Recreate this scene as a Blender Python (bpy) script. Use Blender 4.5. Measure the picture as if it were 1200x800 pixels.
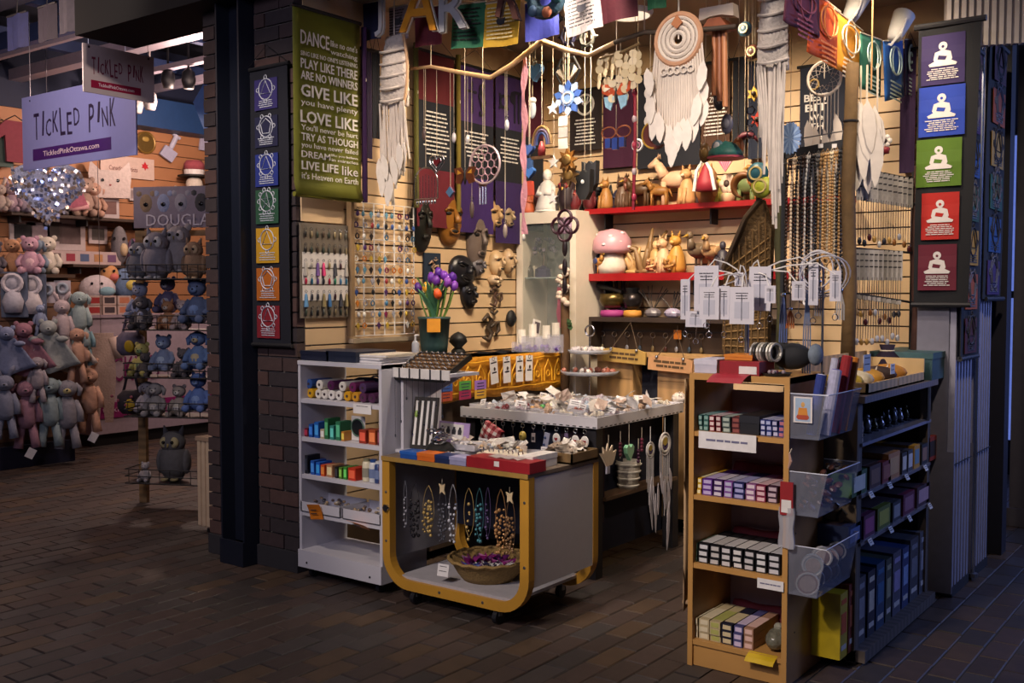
import bpy, math, random
from mathutils import Vector, Matrix
random.seed(7)
PI = math.pi
scene = bpy.context.scene
COL = scene.collection
for o in list(bpy.data.objects): bpy.data.objects.remove(o)

# ------------------------------------------------------------------ camera
EYE = Vector((0, 0, 1.55))
FPX = 1200.0
PITCH = math.atan(55 / 1200)
RIGHT = Vector((.8, .6, 0)); FLAT = Vector((-.6, .8, 0)); UPZ = Vector((0, 0, 1))
FWD = FLAT * math.cos(PITCH) - UPZ * math.sin(PITCH)
UPV = UPZ * math.cos(PITCH) + FLAT * math.sin(PITCH)
cam = bpy.data.cameras.new('camera'); cam.sensor_width = 36; cam.lens = 36; cam.clip_start = .05
camo = bpy.data.objects.new('camera', cam); COL.objects.link(camo)
camo.location = EYE; camo.rotation_euler = FWD.to_track_quat('-Z', 'Y').to_euler()
scene.camera = camo

# ------------------------------------------------------------------ world, lights, exposure
scene.view_settings.view_transform = 'Standard'
scene.view_settings.look = 'None'
scene.view_settings.gamma = 1
scene.view_settings.use_curve_mapping = False
scene.view_settings.exposure = 0.35
w = bpy.data.worlds.new('dim_market_air'); scene.world = w; w.use_nodes = True
bg = w.node_tree.nodes['Background']; bg.inputs[0].default_value = (.33, .36, .62, 1); bg.inputs[1].default_value = .05

def lamp(name, kind, loc, target, energy, color, size=.1, spot=None, blend=.6):
    l = bpy.data.lights.new(name, kind); l.energy = energy; l.color = color
    if kind == 'AREA': l.shape = 'DISK'; l.size = size
    else: l.shadow_soft_size = size
    if kind == 'SPOT': l.spot_size = math.radians(spot); l.spot_blend = blend
    o = bpy.data.objects.new(name, l); COL.objects.link(o); o.location = loc
    d = Vector(target) - Vector(loc); o.rotation_euler = d.to_track_quat('-Z', 'Y').to_euler()
    return o
WARM = (1.0, .8, .57); WHT = (1.0, .85, .72)
# ceiling track of the stall: spot heads along its front, turned on the two walls and the counters
for i, (lx, ly, tx, ty, tz, e, c) in enumerate([
        (-3.1, 4.5, -4.33, 4.5, 1.7, 85, WARM), (-3.0, 4.9, -4.33, 5.5, 1.9, 95, WARM),
        (-2.9, 4.75, -3.6, 6.2, 1.9, 105, WARM), (-2.55, 4.68, -2.6, 6.2, 1.8, 110, WARM),
        (-1.65, 4.75, -1.9, 6.2, 1.9, 60, WARM),
        (-2.9, 4.2, -3.3, 4.3, .7, 75, WHT), (-2.9, 4.4, -3.2, 5.1, .9, 85, WHT),
        (-2.2, 3.75, -1.85, 4.0, .8, 45, WHT), (-2.5, 4.2, -4.1, 3.9, 1.0, 40, WHT)]):
    lamp('stall_spot', 'SPOT', (lx, ly, 3.17), (tx, ty, tz), e, c, .05, 85, .8)
# added unseen fill spots over the aisle, brightening stall front, pillar and signs
for (lx, ly, tx, ty, tz, e, ang) in [(-3.0, .7, -3.2, 3.95, .55, 250, 30), (-1.9, .5, -1.75, 3.9, .95, 340, 36), (-4.2, 1.9, -4.7, 3.8, 1.7, 190, 52), (-4.6, 2.3, -7.3, 4.7, 3.0, 110, 40),
                                     (-3.2, 2.3, -3.7, 4.6, 2.3, 190, 44), (-2.0, 2.3, -2.3, 4.7, 2.2, 190, 44), (-.35, 3.3, -1.7, 5.2, 2.2, 170, 56)]:
    lamp('aisle_fill_spot', 'SPOT', (lx, ly, 3.75 if ly > 1.5 else 3.1), (tx, ty, tz), e, (1.0, .83, .68), .08, ang, .9)
# neighbouring shop: dim rosy ceiling lamps; the frontmost is an added fill for the toys
for (lx, ly, e) in [(-9.0, 6.6, 80), (-7.5, 5.7, 75), (-7.7, 3.3, 55), (-7.0, 7.0, 40)]:
    lamp('shop_lamp_or_fill', 'POINT', (lx, ly, 3.3), (lx, ly, 0), e, (1.0, .7, .58), .12)
# blue dusk daylight from the passage on the right
lamp('dusk_daylight', 'AREA', (2.4, 8.2, 3.2), (-.6, 4.6, 0), 100, (.32, .44, 1.0), 2.2)
lamp('soft_front_fill', 'AREA', (-2.5, -1.5, 4.3), (-3.8, 3.8, 1.2), 120, (.86, .8, 1.0), 2.5)  # added soft overhead fill, unseen, to brighten the pillar and front faces

# ------------------------------------------------------------------ geometry helpers
def pt(u, v, x=None, y=None, z=None):
    """world point where the sight line through photo pixel (u, v) meets the plane x, y or z = const"""
    d = FWD + RIGHT * ((u - 600) / FPX) - UPV * ((v - 400) / FPX)
    t = (x / d.x) if x is not None else (y / d.y) if y is not None else ((z - EYE.z) / d.z)
    return EYE + d * t
def dep(p): return (Vector(p) - EYE).dot(FWD)
def pxm(p): return dep(p) / FPX            # metres per photo pixel at p

def hexc(h):
    h = h.lstrip('#'); c = [int(h[i:i + 2], 16) / 255 for i in (0, 2, 4)]
    return tuple(x / 12.92 if x <= .04045 else ((x + .055) / 1.055) ** 2.4 for x in c)
MATS = {}
def mat(h, rough=.6, metal=0., noise=.16, scale=25., bump=0., alpha=1., emit=0., trans=0., wave=None, sheen=0.):
    key = (h, rough, metal, noise, scale, bump, alpha, emit, trans, wave)
    if key in MATS: return MATS[key]
    m = bpy.data.materials.new('paint_' + h.strip('#')); m.use_nodes = True
    nt = m.node_tree; b = nt.nodes['Principled BSDF']; c = hexc(h)
    b.inputs['Roughness'].default_value = rough; b.inputs['Metallic'].default_value = metal
    b.inputs['Alpha'].default_value = alpha; b.inputs['Transmission Weight'].default_value = trans
    if trans: b.inputs['IOR'].default_value = 1.3
    tc = nt.nodes.new('ShaderNodeTexCoord')
    if wave:
        n = nt.nodes.new('ShaderNodeTexWave'); n.inputs['Scale'].default_value = scale
        n.bands_direction = wave; n.inputs['Distortion'].default_value = 3.5; n.inputs['Detail'].default_value = 2
    else:
        n = nt.nodes.new('ShaderNodeTexNoise'); n.inputs['Scale'].default_value = scale; n.inputs['Detail'].default_value = 3
    nt.links.new(tc.outputs['Object'], n.inputs['Vector'])
    r = nt.nodes.new('ShaderNodeMix'); r.data_type = 'RGBA'
    r.inputs[6].default_value = tuple(x * (1 - noise) for x in c) + (1,)
    r.inputs[7].default_value = tuple(min(1, x * (1 + noise)) for x in c) + (1,)
    nt.links.new(n.outputs[1] if wave else n.outputs[0], r.inputs[0]); nt.links.new(r.outputs[2], b.inputs['Base Color'])
    if bump:
        bp = nt.nodes.new('ShaderNodeBump'); bp.inputs['Strength'].default_value = bump; bp.inputs['Distance'].default_value = .01
        nt.links.new(n.outputs[1] if wave else n.outputs[0], bp.inputs['Height']); nt.links.new(bp.outputs[0], b.inputs['Normal'])
    if emit:
        nt.links.new(r.outputs[2], b.inputs['Emission Color']); b.inputs['Emission Strength'].default_value = emit
    MATS[key] = m
    return m
def glass(h='dfe8ea', alpha=.22, rough=.08): return mat(h, rough, 0, .03, 5, alpha=alpha)

class MB:
    def __init__(s): s.v = []; s.f = []; s.mi = []; s.cur = 0; s.M = None
    def use(s, i): s.cur = i; return s
    def at(s, M): s.M = M; return s
    def add(s, vs, fs):
        n = len(s.v)
        s.v += [tuple(s.M @ Vector(p)) for p in vs] if s.M else [tuple(p) for p in vs]
        s.f += [tuple(n + i for i in f) for f in fs]; s.mi += [s.cur] * len(fs); return s
    def box(s, x0, x1, y0, y1, z0, z1):
        return s.add([(x0, y0, z0), (x1, y0, z0), (x1, y1, z0), (x0, y1, z0), (x0, y0, z1), (x1, y0, z1), (x1, y1, z1), (x0, y1, z1)],
                     [(3, 2, 1, 0), (4, 5, 6, 7), (0, 1, 5, 4), (1, 2, 6, 5), (2, 3, 7, 6), (3, 0, 4, 7)])
    def cb(s, c, d, rz=0, rx=0, ry=0):        # centred box, optionally turned
        old = s.M; T = Matrix.Translation(c) @ Matrix.Rotation(rz, 4, 'Z') @ Matrix.Rotation(ry, 4, 'Y') @ Matrix.Rotation(rx, 4, 'X')
        s.M = old @ T if old else T
        s.box(-d[0] / 2, d[0] / 2, -d[1] / 2, d[1] / 2, -d[2] / 2, d[2] / 2); s.M = old; return s
    def tube(s, pts, r, n=6, closed=False):
        pts = [Vector(p) for p in pts]; N = len(pts); rs = r if isinstance(r, (list, tuple)) else [r] * N
        vs = []; ref = None
        for i, p in enumerate(pts):
            a = pts[i - 1] if (i > 0 or closed) else p; b = pts[(i + 1) % N] if (i < N - 1 or closed) else p
            t = (b - a); t = t.normalized() if t.length > 1e-9 else Vector((0, 0, 1))
            if ref is None: ref = Vector((0, 0, 1)) if abs(t.z) < .9 else Vector((1, 0, 0))
            e1 = t.cross(ref)
            if e1.length < 1e-6: e1 = t.cross(Vector((0, 1, 0)))
            e1.normalize(); e2 = t.cross(e1); ref = -e2 if abs(e2.dot(t)) < .9 else ref
            ref = e1.cross(t)
            for k in range(n):
                an = 2 * PI * k / n; vs.append(p + (e1 * math.cos(an) + e2 * math.sin(an)) * rs[i])
        fs = []
        for i in range(N if closed else N - 1):
            j = (i + 1) % N
            for k in range(n): fs.append((i * n + k, i * n + (k + 1) % n, j * n + (k + 1) % n, j * n + k))
        if not closed: fs += [tuple(range(n - 1, -1, -1)), tuple((N - 1) * n + k for k in range(n))]
        return s.add(vs, fs)
    def cyl(s, p0, p1, r0, r1=None, n=12): return s.tube([p0, p1], [r0, r0 if r1 is None else r1], n)
    def sph(s, c, r, nu=10, nv=7):
        if not isinstance(r, (tuple, list)): r = (r, r, r)
        vs = [(c[0], c[1], c[2] - r[2])]
        for j in range(1, nv):
            a = -PI / 2 + PI * j / nv
            for i in range(nu):
                b = 2 * PI * i / nu; vs.append((c[0] + r[0] * math.cos(a) * math.cos(b), c[1] + r[1] * math.cos(a) * math.sin(b), c[2] + r[2] * math.sin(a)))
        vs.append((c[0], c[1], c[2] + r[2])); L = len(vs) - 1; fs = []
        for i in range(nu):
            fs.append((0, 1 + (i + 1) % nu, 1 + i)); fs.append((L, L - nu + i, L - nu + (i + 1) % nu))
            for j in range(nv - 2):
                a = 1 + j * nu; fs.append((a + i, a + (i + 1) % nu, a + nu + (i + 1) % nu, a + nu + i))
        return s.add(vs, fs)
    def lathe(s, prof, n=16, c=(0, 0, 0)):
        vs = []; N = len(prof)
        for r, z in prof:
            for k in range(n):
                a = 2 * PI * k / n; vs.append((c[0] + r * math.cos(a), c[1] + r * math.sin(a), c[2] + z))
        fs = [(i * n + k, i * n + (k + 1) % n, (i + 1) * n + (k + 1) % n, (i + 1) * n + k) for i in range(N - 1) for k in range(n)]
        if prof[0][0] > 1e-5: fs.append(tuple(range(n - 1, -1, -1)))
        if prof[-1][0] > 1e-5: fs.append(tuple((N - 1) * n + k for k in range(n)))
        return s.add(vs, fs)
    def prism(s, poly, y0, y1):               # outline in x,z extruded along y
        n = len(poly); vs = [(x, y0, z) for x, z in poly] + [(x, y1, z) for x, z in poly]
        fs = [tuple(range(n)), tuple(range(2 * n - 1, n - 1, -1))] + [(i, n + i, n + (i + 1) % n, (i + 1) % n) for i in range(n)]
        return s.add(vs, fs)
    def ring(s, c, R, r, n=20, k=6, sx=1, sz=1):   # torus in the x-z plane
        return s.tube([(c[0] + R * sx * math.cos(2 * PI * i / n), c[1], c[2] + R * sz * math.sin(2 * PI * i / n)) for i in range(n)], r, k, True)
    def sheet(s, fn, nx, nz, th=.003):        # cloth: fn(s,t) -> x,y,z, thickness along y
        vs = []
        for o in (0, th):
            for j in range(nz + 1):
                for i in range(nx + 1):
                    p = fn(i / nx, j / nz); vs.append((p[0], p[1] + o, p[2]))
        W = nx + 1; B = W * (nz + 1); fs = []
        for j in range(nz):
            for i in range(nx):
                a = j * W + i; fs.append((a, a + 1, a + W + 1, a + W)); fs.append((B + a, B + a + W, B + a + W + 1, B + a + 1))
        for i in range(nx):
            fs.append((i, B + i, B + i + 1, i + 1)); a = nz * W + i; fs.append((a, a + 1, B + a + 1, B + a))
        for j in range(nz):
            a = j * W; fs.append((a, a + W, B + a + W, B + a)); a += nx; fs.append((a, B + a, B + a + W, a + W))
        return s.add(vs, fs)
    def mesh(s, name, mats, smooth=False):
        me = bpy.data.meshes.new(name); me.from_pydata(s.v, [], s.f)
        for m in (mats if isinstance(mats, (list, tuple)) else [mats]): me.materials.append(m)
        if any(s.mi): me.polygons.foreach_set('material_index', s.mi)
        if smooth: me.polygons.foreach_set('use_smooth', [True] * len(me.polygons))
        me.update(); return me
    def build(s, name, mats, parent=None, smooth=False, loc=None, rz=0):
        o = bpy.data.objects.new(name, s.mesh(name, mats, smooth)); COL.objects.link(o)
        if parent: o.parent = parent
        if loc is not None: o.location = loc
        if rz: o.rotation_euler = (0, 0, rz)
        return o
def tag(o, label, cat, group=None):
    o['label'] = label; o['category'] = cat
    if group: o['group'] = group
    return o
def thing(name, label, cat, loc=(0, 0, 0), rz=0, group=None, rx=0, ry=0):
    o = bpy.data.objects.new(name, None); COL.objects.link(o); o.empty_display_size = .05
    o.location = loc; o.rotation_euler = (rx, ry, rz); return tag(o, label, cat, group)
def struct(o): o['kind'] = 'structure'; return o
def copy_tree(o, parent=None):
    c = o.copy(); COL.objects.link(c)
    if parent: c.parent = parent
    for ch in [x for x in bpy.data.objects if x.parent == o]: copy_tree(ch, c)
    return c
ORD = ['first', 'second', 'third', 'fourth', 'fifth', 'sixth', 'seventh', 'eighth', 'ninth', 'tenth', 'eleventh', 'twelfth', 'thirteenth',
       'fourteenth', 'fifteenth', 'sixteenth', 'seventeenth', 'eighteenth', 'nineteenth', 'twentieth', 'twenty-first', 'twenty-second', 'twenty-third', 'twenty-fourth',
       'twenty-fifth', 'twenty-sixth', 'twenty-seventh', 'twenty-eighth', 'twenty-ninth', 'thirtieth']
def text(s, m, parent, loc, w=None, h=None, size=.1, align='CENTER', ext=.0006, name='lettering', shear=0, rz=0, rot=0, bold=0):
    """flat lettering standing in the local x-z plane and facing -y; fitted to width w (and height h)"""
    cu = bpy.data.curves.new(name, 'FONT'); cu.body = s; cu.size = size; cu.align_x = align; cu.align_y = 'BOTTOM_BASELINE' if '\n' not in s else 'TOP'
    cu.extrude = ext; cu.resolution_u = 2; cu.shear = shear; cu.offset = bold * size * .55
    t = bpy.data.objects.new('tmp_text', cu)
    me = bpy.data.meshes.new_from_object(t)
    bpy.data.objects.remove(t); bpy.data.curves.remove(cu)
    xs = [v.co.x for v in me.vertices]; ys = [v.co.y for v in me.vertices]
    if not xs: return None
    x0, x1, y0, y1 = min(xs), max(xs), min(ys), max(ys)
    fx = w / (x1 - x0) if w else 1; fy = h / (y1 - y0) if h else fx
    if not w and h: fx = fy
    ox = (x0 + x1) / 2 if align == 'CENTER' else x0
    for v in me.vertices: v.co = Vector(((v.co.x - ox) * fx, -v.co.z, (v.co.y - (y0 + y1) / 2) * fy))
    me.materials.clear(); me.materials.append(m); me.name = name
    o = bpy.data.objects.new(name, me); COL.objects.link(o); o.parent = parent; o.location = loc
    o.rotation_euler = (0, rot, rz); return o
def lines(mb, x0, x1, z, n, dz, th, y, seed=0, ragged=.25, centre=True):   # rows of unreadably small print
    r = random.Random(seed)
    for i in range(n):
        k = (x1 - x0) * ragged * r.random() / 2
        a, b = (x0 + k, x1 - k) if centre else (x0, x1 - 2 * k)
        xx = a
        while xx < b:
            e = min(b, xx + (x1 - x0) * r.uniform(.08, .25)); mb.box(xx, e, y - .0008, y + .0004, z - i * dz - th, z - i * dz); xx = e + (x1 - x0) * .025
    return mb
WHITE = mat('d8d4d0', .55); PAPER = mat('dcd9d8', .7); BLACK = mat('0d0d10', .6); STEEL = mat('8a8a90', .3, .9); DARK = mat('17161b', .6)
CORD = mat('c9bda8', .8); INK = mat('2a2830', .8); CHROME = mat('b9bcc4', .22, 1.)
RZX = PI / 2      # turn for things that face +X (out of the left wall / out of the right shelf)
# ------------------------------------------------------------------ the setting
# floor of brick pavers: long side along Y
fl = struct(MB().box(-13, 3.2, .2, 11.5, -.06, -.007).build('floor', mat('2c2825', .9, noise=.3, scale=9)))
PW, PL = .12, .24
pav_mats = [mat('40322c', .62, noise=.4, scale=14, bump=.25), mat('322c2a', .6, noise=.4, scale=11, bump=.25), mat('483728', .6, noise=.45, scale=9, bump=.25),
            mat('392e29', .55, noise=.4, scale=17, bump=.25), mat('3c3634', .58, noise=.35, scale=12, bump=.25)]
paver_mesh = []
for m in pav_mats:
    g = .0035; a, b = PW / 2 - g, PL / 2 - g; k = .004
    mb = MB(); mb.add([(-a, -b, -.03), (a, -b, -.03), (a, b, -.03), (-a, b, -.03), (-a, -b, -k), (a, -b, -k), (a, b, -k), (-a, b, -k),
                       (-a + k, -b + k, 0), (a - k, -b + k, 0), (a - k, b - k, 0), (-a + k, b - k, 0)],
                      [(0, 1, 5, 4), (1, 2, 6, 5), (2, 3, 7, 6), (3, 0, 4, 7), (4, 5, 9, 8), (5, 6, 10, 9), (6, 7, 11, 10), (7, 4, 8, 11), (8, 9, 10, 11)])
    paver_mesh.append(mb.mesh('paver', m))
cells = []
rp = random.Random(3)
for ix in range(-108, 27):
    for iy in range(3, 47):
        x = ix * PW + .02; y = iy * PL + (PL / 2 if ix % 2 else 0)
        d = Vector((x, y, 0)) - EYE; f = d.dot(FWD)
        if f < 1.5: continue
        u = 600 + FPX * d.dot(RIGHT) / f; v = 400 - FPX * d.dot(UPV) / f
        if -160 < u < 1360 and v < 960:
            seen = 0 <= u <= 1200 and v <= 806 and not (350 < u < 690 and v < 690) and not (800 < u < 975)
            cells.append((0 if seen else 1, f, x, y))
cells.sort()
rest = MB()
for i, (s_, f, x, y) in enumerate(cells):
    k = rp.choice([0, 0, 1, 1, 2, 3, 3, 4]); dz = rp.uniform(-.003, 0)
    if i < 300:
        o = bpy.data.objects.new('paver', paver_mesh[k]); COL.objects.link(o); o.parent = fl; o.location = (x, y, dz); o.rotation_euler = (rp.uniform(-.006, .006), rp.uniform(-.01, .01), 0)
    else:
        rest.use(k).at(Matrix.Translation((x, y, dz))); a, b = PW / 2 - .0035, PL / 2 - .0035
        rest.add([(-a, -b, 0), (a, -b, 0), (a, b, 0), (-a, b, 0), (-a, -b, -.02), (a, -b, -.02), (a, b, -.02), (-a, b, -.02)],
                 [(0, 1, 2, 3), (4, 5, 1, 0), (5, 6, 2, 1), (6, 7, 3, 2), (7, 4, 0, 3)])
rest.M = None
o = rest.build('paver_field', pav_mats, fl); o['kind'] = 'stuff'

# slat walls of the stall
XL, YB, ZC = -4.33, 6.2, 3.24
SLAT = mat('ceb08a', .55, noise=.12, scale=4)
PLAINW = mat('bc9c74', .6, noise=.12, scale=3)
def slats(wall, along, a0, a1, z0, z1, pitch, pos, m):
    n = int((z1 - z0) / pitch); me = None
    for i in range(n):
        if me is None:
            mb = MB(); e = pitch - .009
            if along == 'y': mb.box(pos - .02, pos, a0, a1, 0, e)
            else: mb.box(a0, a1, pos, pos + .02, 0, e)
            me = mb.mesh('slat', m)
        o = bpy.data.objects.new('slat', me); COL.objects.link(o); o.parent = wall; o.location = (0, 0, z0 + i * pitch)
wl = struct(MB().box(XL - .08, XL - .02, 3.85, YB + .08, 0, ZC).build('wall_left', mat('4a3622', .7)))
slats(wl, 'y', 3.86, YB, .3, 2.84, .097, XL, SLAT)
MB().box(XL - .02, XL + .004, 3.86, YB, 2.82, ZC).build('fascia_panel', PLAINW, wl)
wb = struct(MB().box(XL - .02, -1.53, YB + .02, YB + .08, 0, ZC).build('wall_back', mat('4a3622', .7)))
slats(wb, 'x', XL, -1.53, .3, 2.84, .097, YB, SLAT)
MB().box(XL, -1.53, YB - .004, YB + .02, 2.82, ZC).build('fascia_panel', PLAINW, wb)
MB().box(XL, -1.53, YB - .02, YB - .004, 2.93, 2.95).build('ledge', PLAINW, wb)
struct(MB().box(XL - .1, -1.2, 4.05, YB + .1, ZC, ZC + .05).build('ceiling', mat('8b7a68', .8, noise=.1, scale=3)))
# dark steel header over the openings, and the market's dark soffit above it
struct(MB().box(-6.2, -1.5, 3.62, 4.05, 3.2, 3.62).build('trim_1', mat('08070b', .9)))
hd = struct(MB().box(-13, 3.2, -2.5, 11.5, 4.4, 4.5).build('ceiling_2', mat('101728', .8)))

# brick pillar with steel column
pil = struct(MB().box(-5.115, -4.345, 3.815, 4.15, 0, 3.25).build('wall_pillar', mat('6a6462', .9)))
bm_ = [mat('41302f', .8, noise=.3, scale=18, bump=.3), mat('382a2c', .8, noise=.3, scale=18, bump=.3), mat('4b3532', .8, noise=.3, scale=15, bump=.3), mat('2f272b', .8, noise=.3, scale=20, bump=.3)]
CH = .0835
def brick_mesh(w, m, d=.1):
    e = .004
    return MB().add([(0, 0, 0), (w, 0, 0), (w, 0, CH - .01), (0, 0, CH - .01), (-e * 0, .012, -.001), (w, d, 0), (w, d, CH - .01), (0, d, CH - .01)],
                    [(0, 1, 2, 3), (1, 5, 6, 2), (3, 2, 6, 7), (0, 3, 7, 4), (0, 4, 5, 1)]).mesh('brick', m)
bcache = {}
def brick(x, z, w, y=3.8):
    k = rp.randrange(4); key = (round(w, 3), k)
    if key not in bcache: bcache[key] = brick_mesh(w, bm_[k])
    o = bpy.data.objects.new('brick', bcache[key]); COL.objects.link(o); o.parent = pil; o.location = (x, y + rp.uniform(-.002, .002), z)
z = .12; i = 0
while z < 3.2:
    if i % 2: brick(-5.13, z, .105); brick(-5.015, z, .13)
    else: brick(-5.13, z, .245)
    a = -4.665
    if i % 2 == 0: ws = [.205, .118]
    else: ws = [.085, .238]
    for wv in ws: brick(a, z, wv); a += wv + .01
    z += CH; i += 1
MB().box(-5.13, -4.335, 3.79, 3.86, 0, .115).build('footing', mat('26242a', .85), pil)
st = struct(MB().box(-4.885, -4.872, 3.70, 3.95, 0, 3.25).box(-4.872, -4.69, 3.79, 3.8, 0, 3.25).box(-4.69, -4.677, 3.70, 3.95, 0, 3.25).box(-4.885, -4.677, 3.688, 3.70, 0, .14)
            .build('trim_2', mat('1c2130', .45, .3)))

# far end of the passage at the right: shutters and door frames, night-blue beyond
struct(MB().box(-1.385, -1.29, 6.58, 6.7, 0, 4.3).box(-1.42, -1.385, 6.6, 6.68, 0, 4.3).build('trim_3', mat('1d1b24', .5)))
struct(MB().box(-1.43, -1.0, 7.5, 7.8, 0, 4.3).box(-1.45, -.98, 7.45, 7.82, 0, .12).build('trim_4', mat('4a4652', .6)))
d1 = struct(MB().box(-3.0, 3.0, 9.6, 9.7, 0, 4.3).build('wall_far', mat('1c2233', .7)))
wn = struct(MB().box(-2.2, 1.6, 9.52, 9.55, .3, 2.9).build('window_1', mat('6478c8', .2, emit=.7)))
for x in (-2.2, -1.6, -.82, 0, .8, 1.58): MB().box(x - .03, x + .03, 9.48, 9.54, .25, 2.95).build('mullion', DARK, wn)
for z in (.28, 1.55, 2.92): MB().box(-2.23, 1.63, 9.485, 9.54, z - .03, z + .03).build('rail', DARK, wn)

# folding shutter stacks (ribbed metal) of the stall
def shutter(y0, y1, lab, cap):
    t = thing('folding_shutter', lab, 'shutter', (-1.34, y0, 0))
    L = y1 - y0; n = int(L / .055)
    MB().box(-.16, -.02, 0, L, .02, 2.9).build('core', mat('3b3942', .5), t)
    for k in range(n):
        a = k * L / n
        MB().add([(-.02, a, .05), (.03, a + .008, .05), (.03, a + L / n - .022, .05), (-.02, a + L / n - .012, .05),
                  (-.02, a, 2.9), (.03, a + .008, 2.9), (.03, a + L / n - .022, 2.9), (-.02, a + L / n - .012, 2.9)],
                 [(3, 2, 1, 0), (4, 5, 6, 7), (0, 1, 5, 4), (1, 2, 6, 5), (2, 3, 7, 6), (3, 0, 4, 7)]).build('slat', mat('9a98a6', .42, .35), t)
    MB().box(-.165, .035, -.012, 0, .02, .75).box(-.165, .0, -.012, 0, .75, 2.9).build('end_plate', mat('6e6c78', .5, .2), t)
    MB().box(-.16, .034, .01, L - .01, 0, .05).build('track_foot', DARK, t)
    MB().box(-.01, .034, 0, L, .68, .685).build('hinge_line', DARK, t)
shutter(5.49, 5.86, 'ribbed grey folding metal shutter stack beside the right hand shelf', 1)
shutter(5.9, 6.3, 'ribbed grey folding metal shutter stack behind the nearer one', 0)

# louvred blind at top right
t = thing('louvre_panel', 'white upright louvre slats above the black Buddha banner', 'louvre', pt(1110, 50, y=5.6))
for k in range(14):
    MB().cb((k * .033, k * .012, .12), (.022, .05, .3), rz=.5).build('slat', mat('b8aca4', .5), t)
MB().box(-.05, .5, .06, .2, .26, .34).build('head_rail', DARK, t)

# neighbouring shop shell
XT = -10.6
TW = mat('a8754f', .6, noise=.15, scale=4)
wt = struct(MB().box(XT - .1, XT - .02, 2.5, 9.6, 0, 4.4).build('wall_shop', mat('3a2618', .8)))
slats(wt, 'y', 2.6, 9.5, .35, 3.5, .15, XT, TW)
MB().box(XT - .02, XT + .03, 2.6, 9.5, 3.49, 4.4).build('fascia_panel', mat('121c38', .7), wt)
struct(MB().box(XT - .1, -4.45, 9.5, 9.6, 0, 4.4).build('wall_shop_end', mat('6a4e3c', .7)))
struct(MB().box(-4.62, -4.42, 4.16, 9.6, 0, 4.4).build('wall_partition', mat('3a2c28', .8)))
struct(MB().box(XT + .0, XT + .3, 6.2, 9.4, 3.45, 3.78).build('trim_5', mat('1b3a66', .5)))
beam_m = mat('8d8492', .5, .3); beam_d = mat('23335c', .6, .2)
for k, (y, z, hh, dd, m) in enumerate([(4.95, 3.78, .035, .05, beam_m), (5.0, 3.86, .16, .12, beam_d), (5.5, 3.76, .11, .14, beam_m), (6.3, 3.82, .05, .08, beam_m), (7.0, 3.86, .07, .1, beam_m), (7.8, 3.9, .07, .1, beam_d)]):
    struct(MB().box(-13, -4.7, y - dd / 2, y + dd / 2, z, z + hh).build('trim_%d' % (6 + k), m))
for k, x in enumerate((-10, -8.6, -7.4, -6.3)):
    struct(MB().box(x - .05, x + .05, 4.6, 9.4, 4.02, 4.14).build('trim_%d' % (12 + k), beam_d))
struct(MB().box(-13, -5.6, 4.1, 4.45, 3.95, 4.4).build('trim_16', mat('0e1730', .8)))
# ------------------------------------------------------------------ small builders
def xa(u, y): return pt(u, 400, y=y).x
def ya(u, x): return pt(u, 400, x=x).y
def carton(name, label, cat, loc, w, d, h, col, face=None, rz=0, group=None, lid=None, stripe=None):
    """box standing on loc (centre of its base): body, lid or band, printed end"""
    t = thing(name, label, cat, loc, rz, group)
    MB().box(-w / 2, w / 2, -d / 2, d / 2, 0, h).build('body', mat(col, .5), t)
    if face: MB().box(-w * .38, w * .38, -d / 2 - .0012, -d / 2, h * .18, h * .82).build('end_label', mat(face, .5), t)
    if lid: MB().box(-w / 2 - .002, w / 2 + .002, -d / 2 - .002, d / 2 + .002, h * .62, h + .002).build('lid', mat(lid, .5), t)
    if stripe: MB().box(-w / 2 - .0008, w / 2 + .0008, -d / 2 + d * .12, d / 2 - d * .35, h, h + .001).build('top_label', mat(stripe, .5), t)
    return t
def castor(parent, x, y, r=.03):
    o = MB().cyl((x - .012, y, r), (x + .012, y, r), r, n=12).build('castor', mat('101018', .5), parent)
    MB().box(x - .018, x + .018, y - .012, y + .012, r * 1.2, r * 2.2).build('bracket', STEEL, o)
def paper_card(name, label, cat, p, w, h, col='dcd9d8', rz=0, group=None, n=4, rx=0, pic=None, parent=None):
    t = thing(name, label, cat, p, rz, group, rx=rx)
    MB().box(-w / 2, w / 2, -.0008, .0008, -h / 2, h / 2).build('card', mat(col, .7, noise=.06), t)
    if pic: MB().box(-w * .3, w * .3, -.0016, -.0008, -h * .05, h * .35).build('picture', mat(pic, .6, noise=.5, scale=60), t)
    if n: lines(MB(), -w * .38, w * .38, (h * .32 if not pic else -h * .15), n, h * (.75 if not pic else .3) / n, h * .05, -.001, seed=int(abs(p[0] * 999))).build('print', INK, t)
    return t

# ------------------------------------------------------------------ white shelf unit beside the pillar
SY, SX0, SX1, SD = 3.76, -4.28, -3.65, .34
W_ = mat('c4c2ca', .45, noise=.05, scale=6)
ws = thing('white_shelf_unit', 'white open shelf unit on castors beside the brick pillar', 'shelf', (0, 0, 0))
SZ = [1.17, .983, .773, .569, .364, .155]
for x in (SX0, SX1 - .02): MB().box(x, x + .02, SY, SY + SD, .06, 1.19).build('side_panel', W_, ws)
MB().box(SX0, SX1, SY - .004, SY + SD, 1.17, 1.192).build('top_board', W_, ws)
for z in SZ[1:5]: MB().box(SX0 + .02, SX1 - .02, SY + .004, SY + SD, z - .022, z).build('shelf_board', W_, ws)
MB().box(SX0 + .02, SX1 - .02, SY, SY + SD, .14, .155).build('base_board', W_, ws)
kb = MB().box(SX0, SX1, SY - .012, SY - .001, .06, .155).build('kickboard', W_, ws)
for x in (SX0 + .07, SX1 - .08): MB().sph((x, SY - .013, .09), .006, 8, 5).build('screw', DARK, kb)
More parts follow.
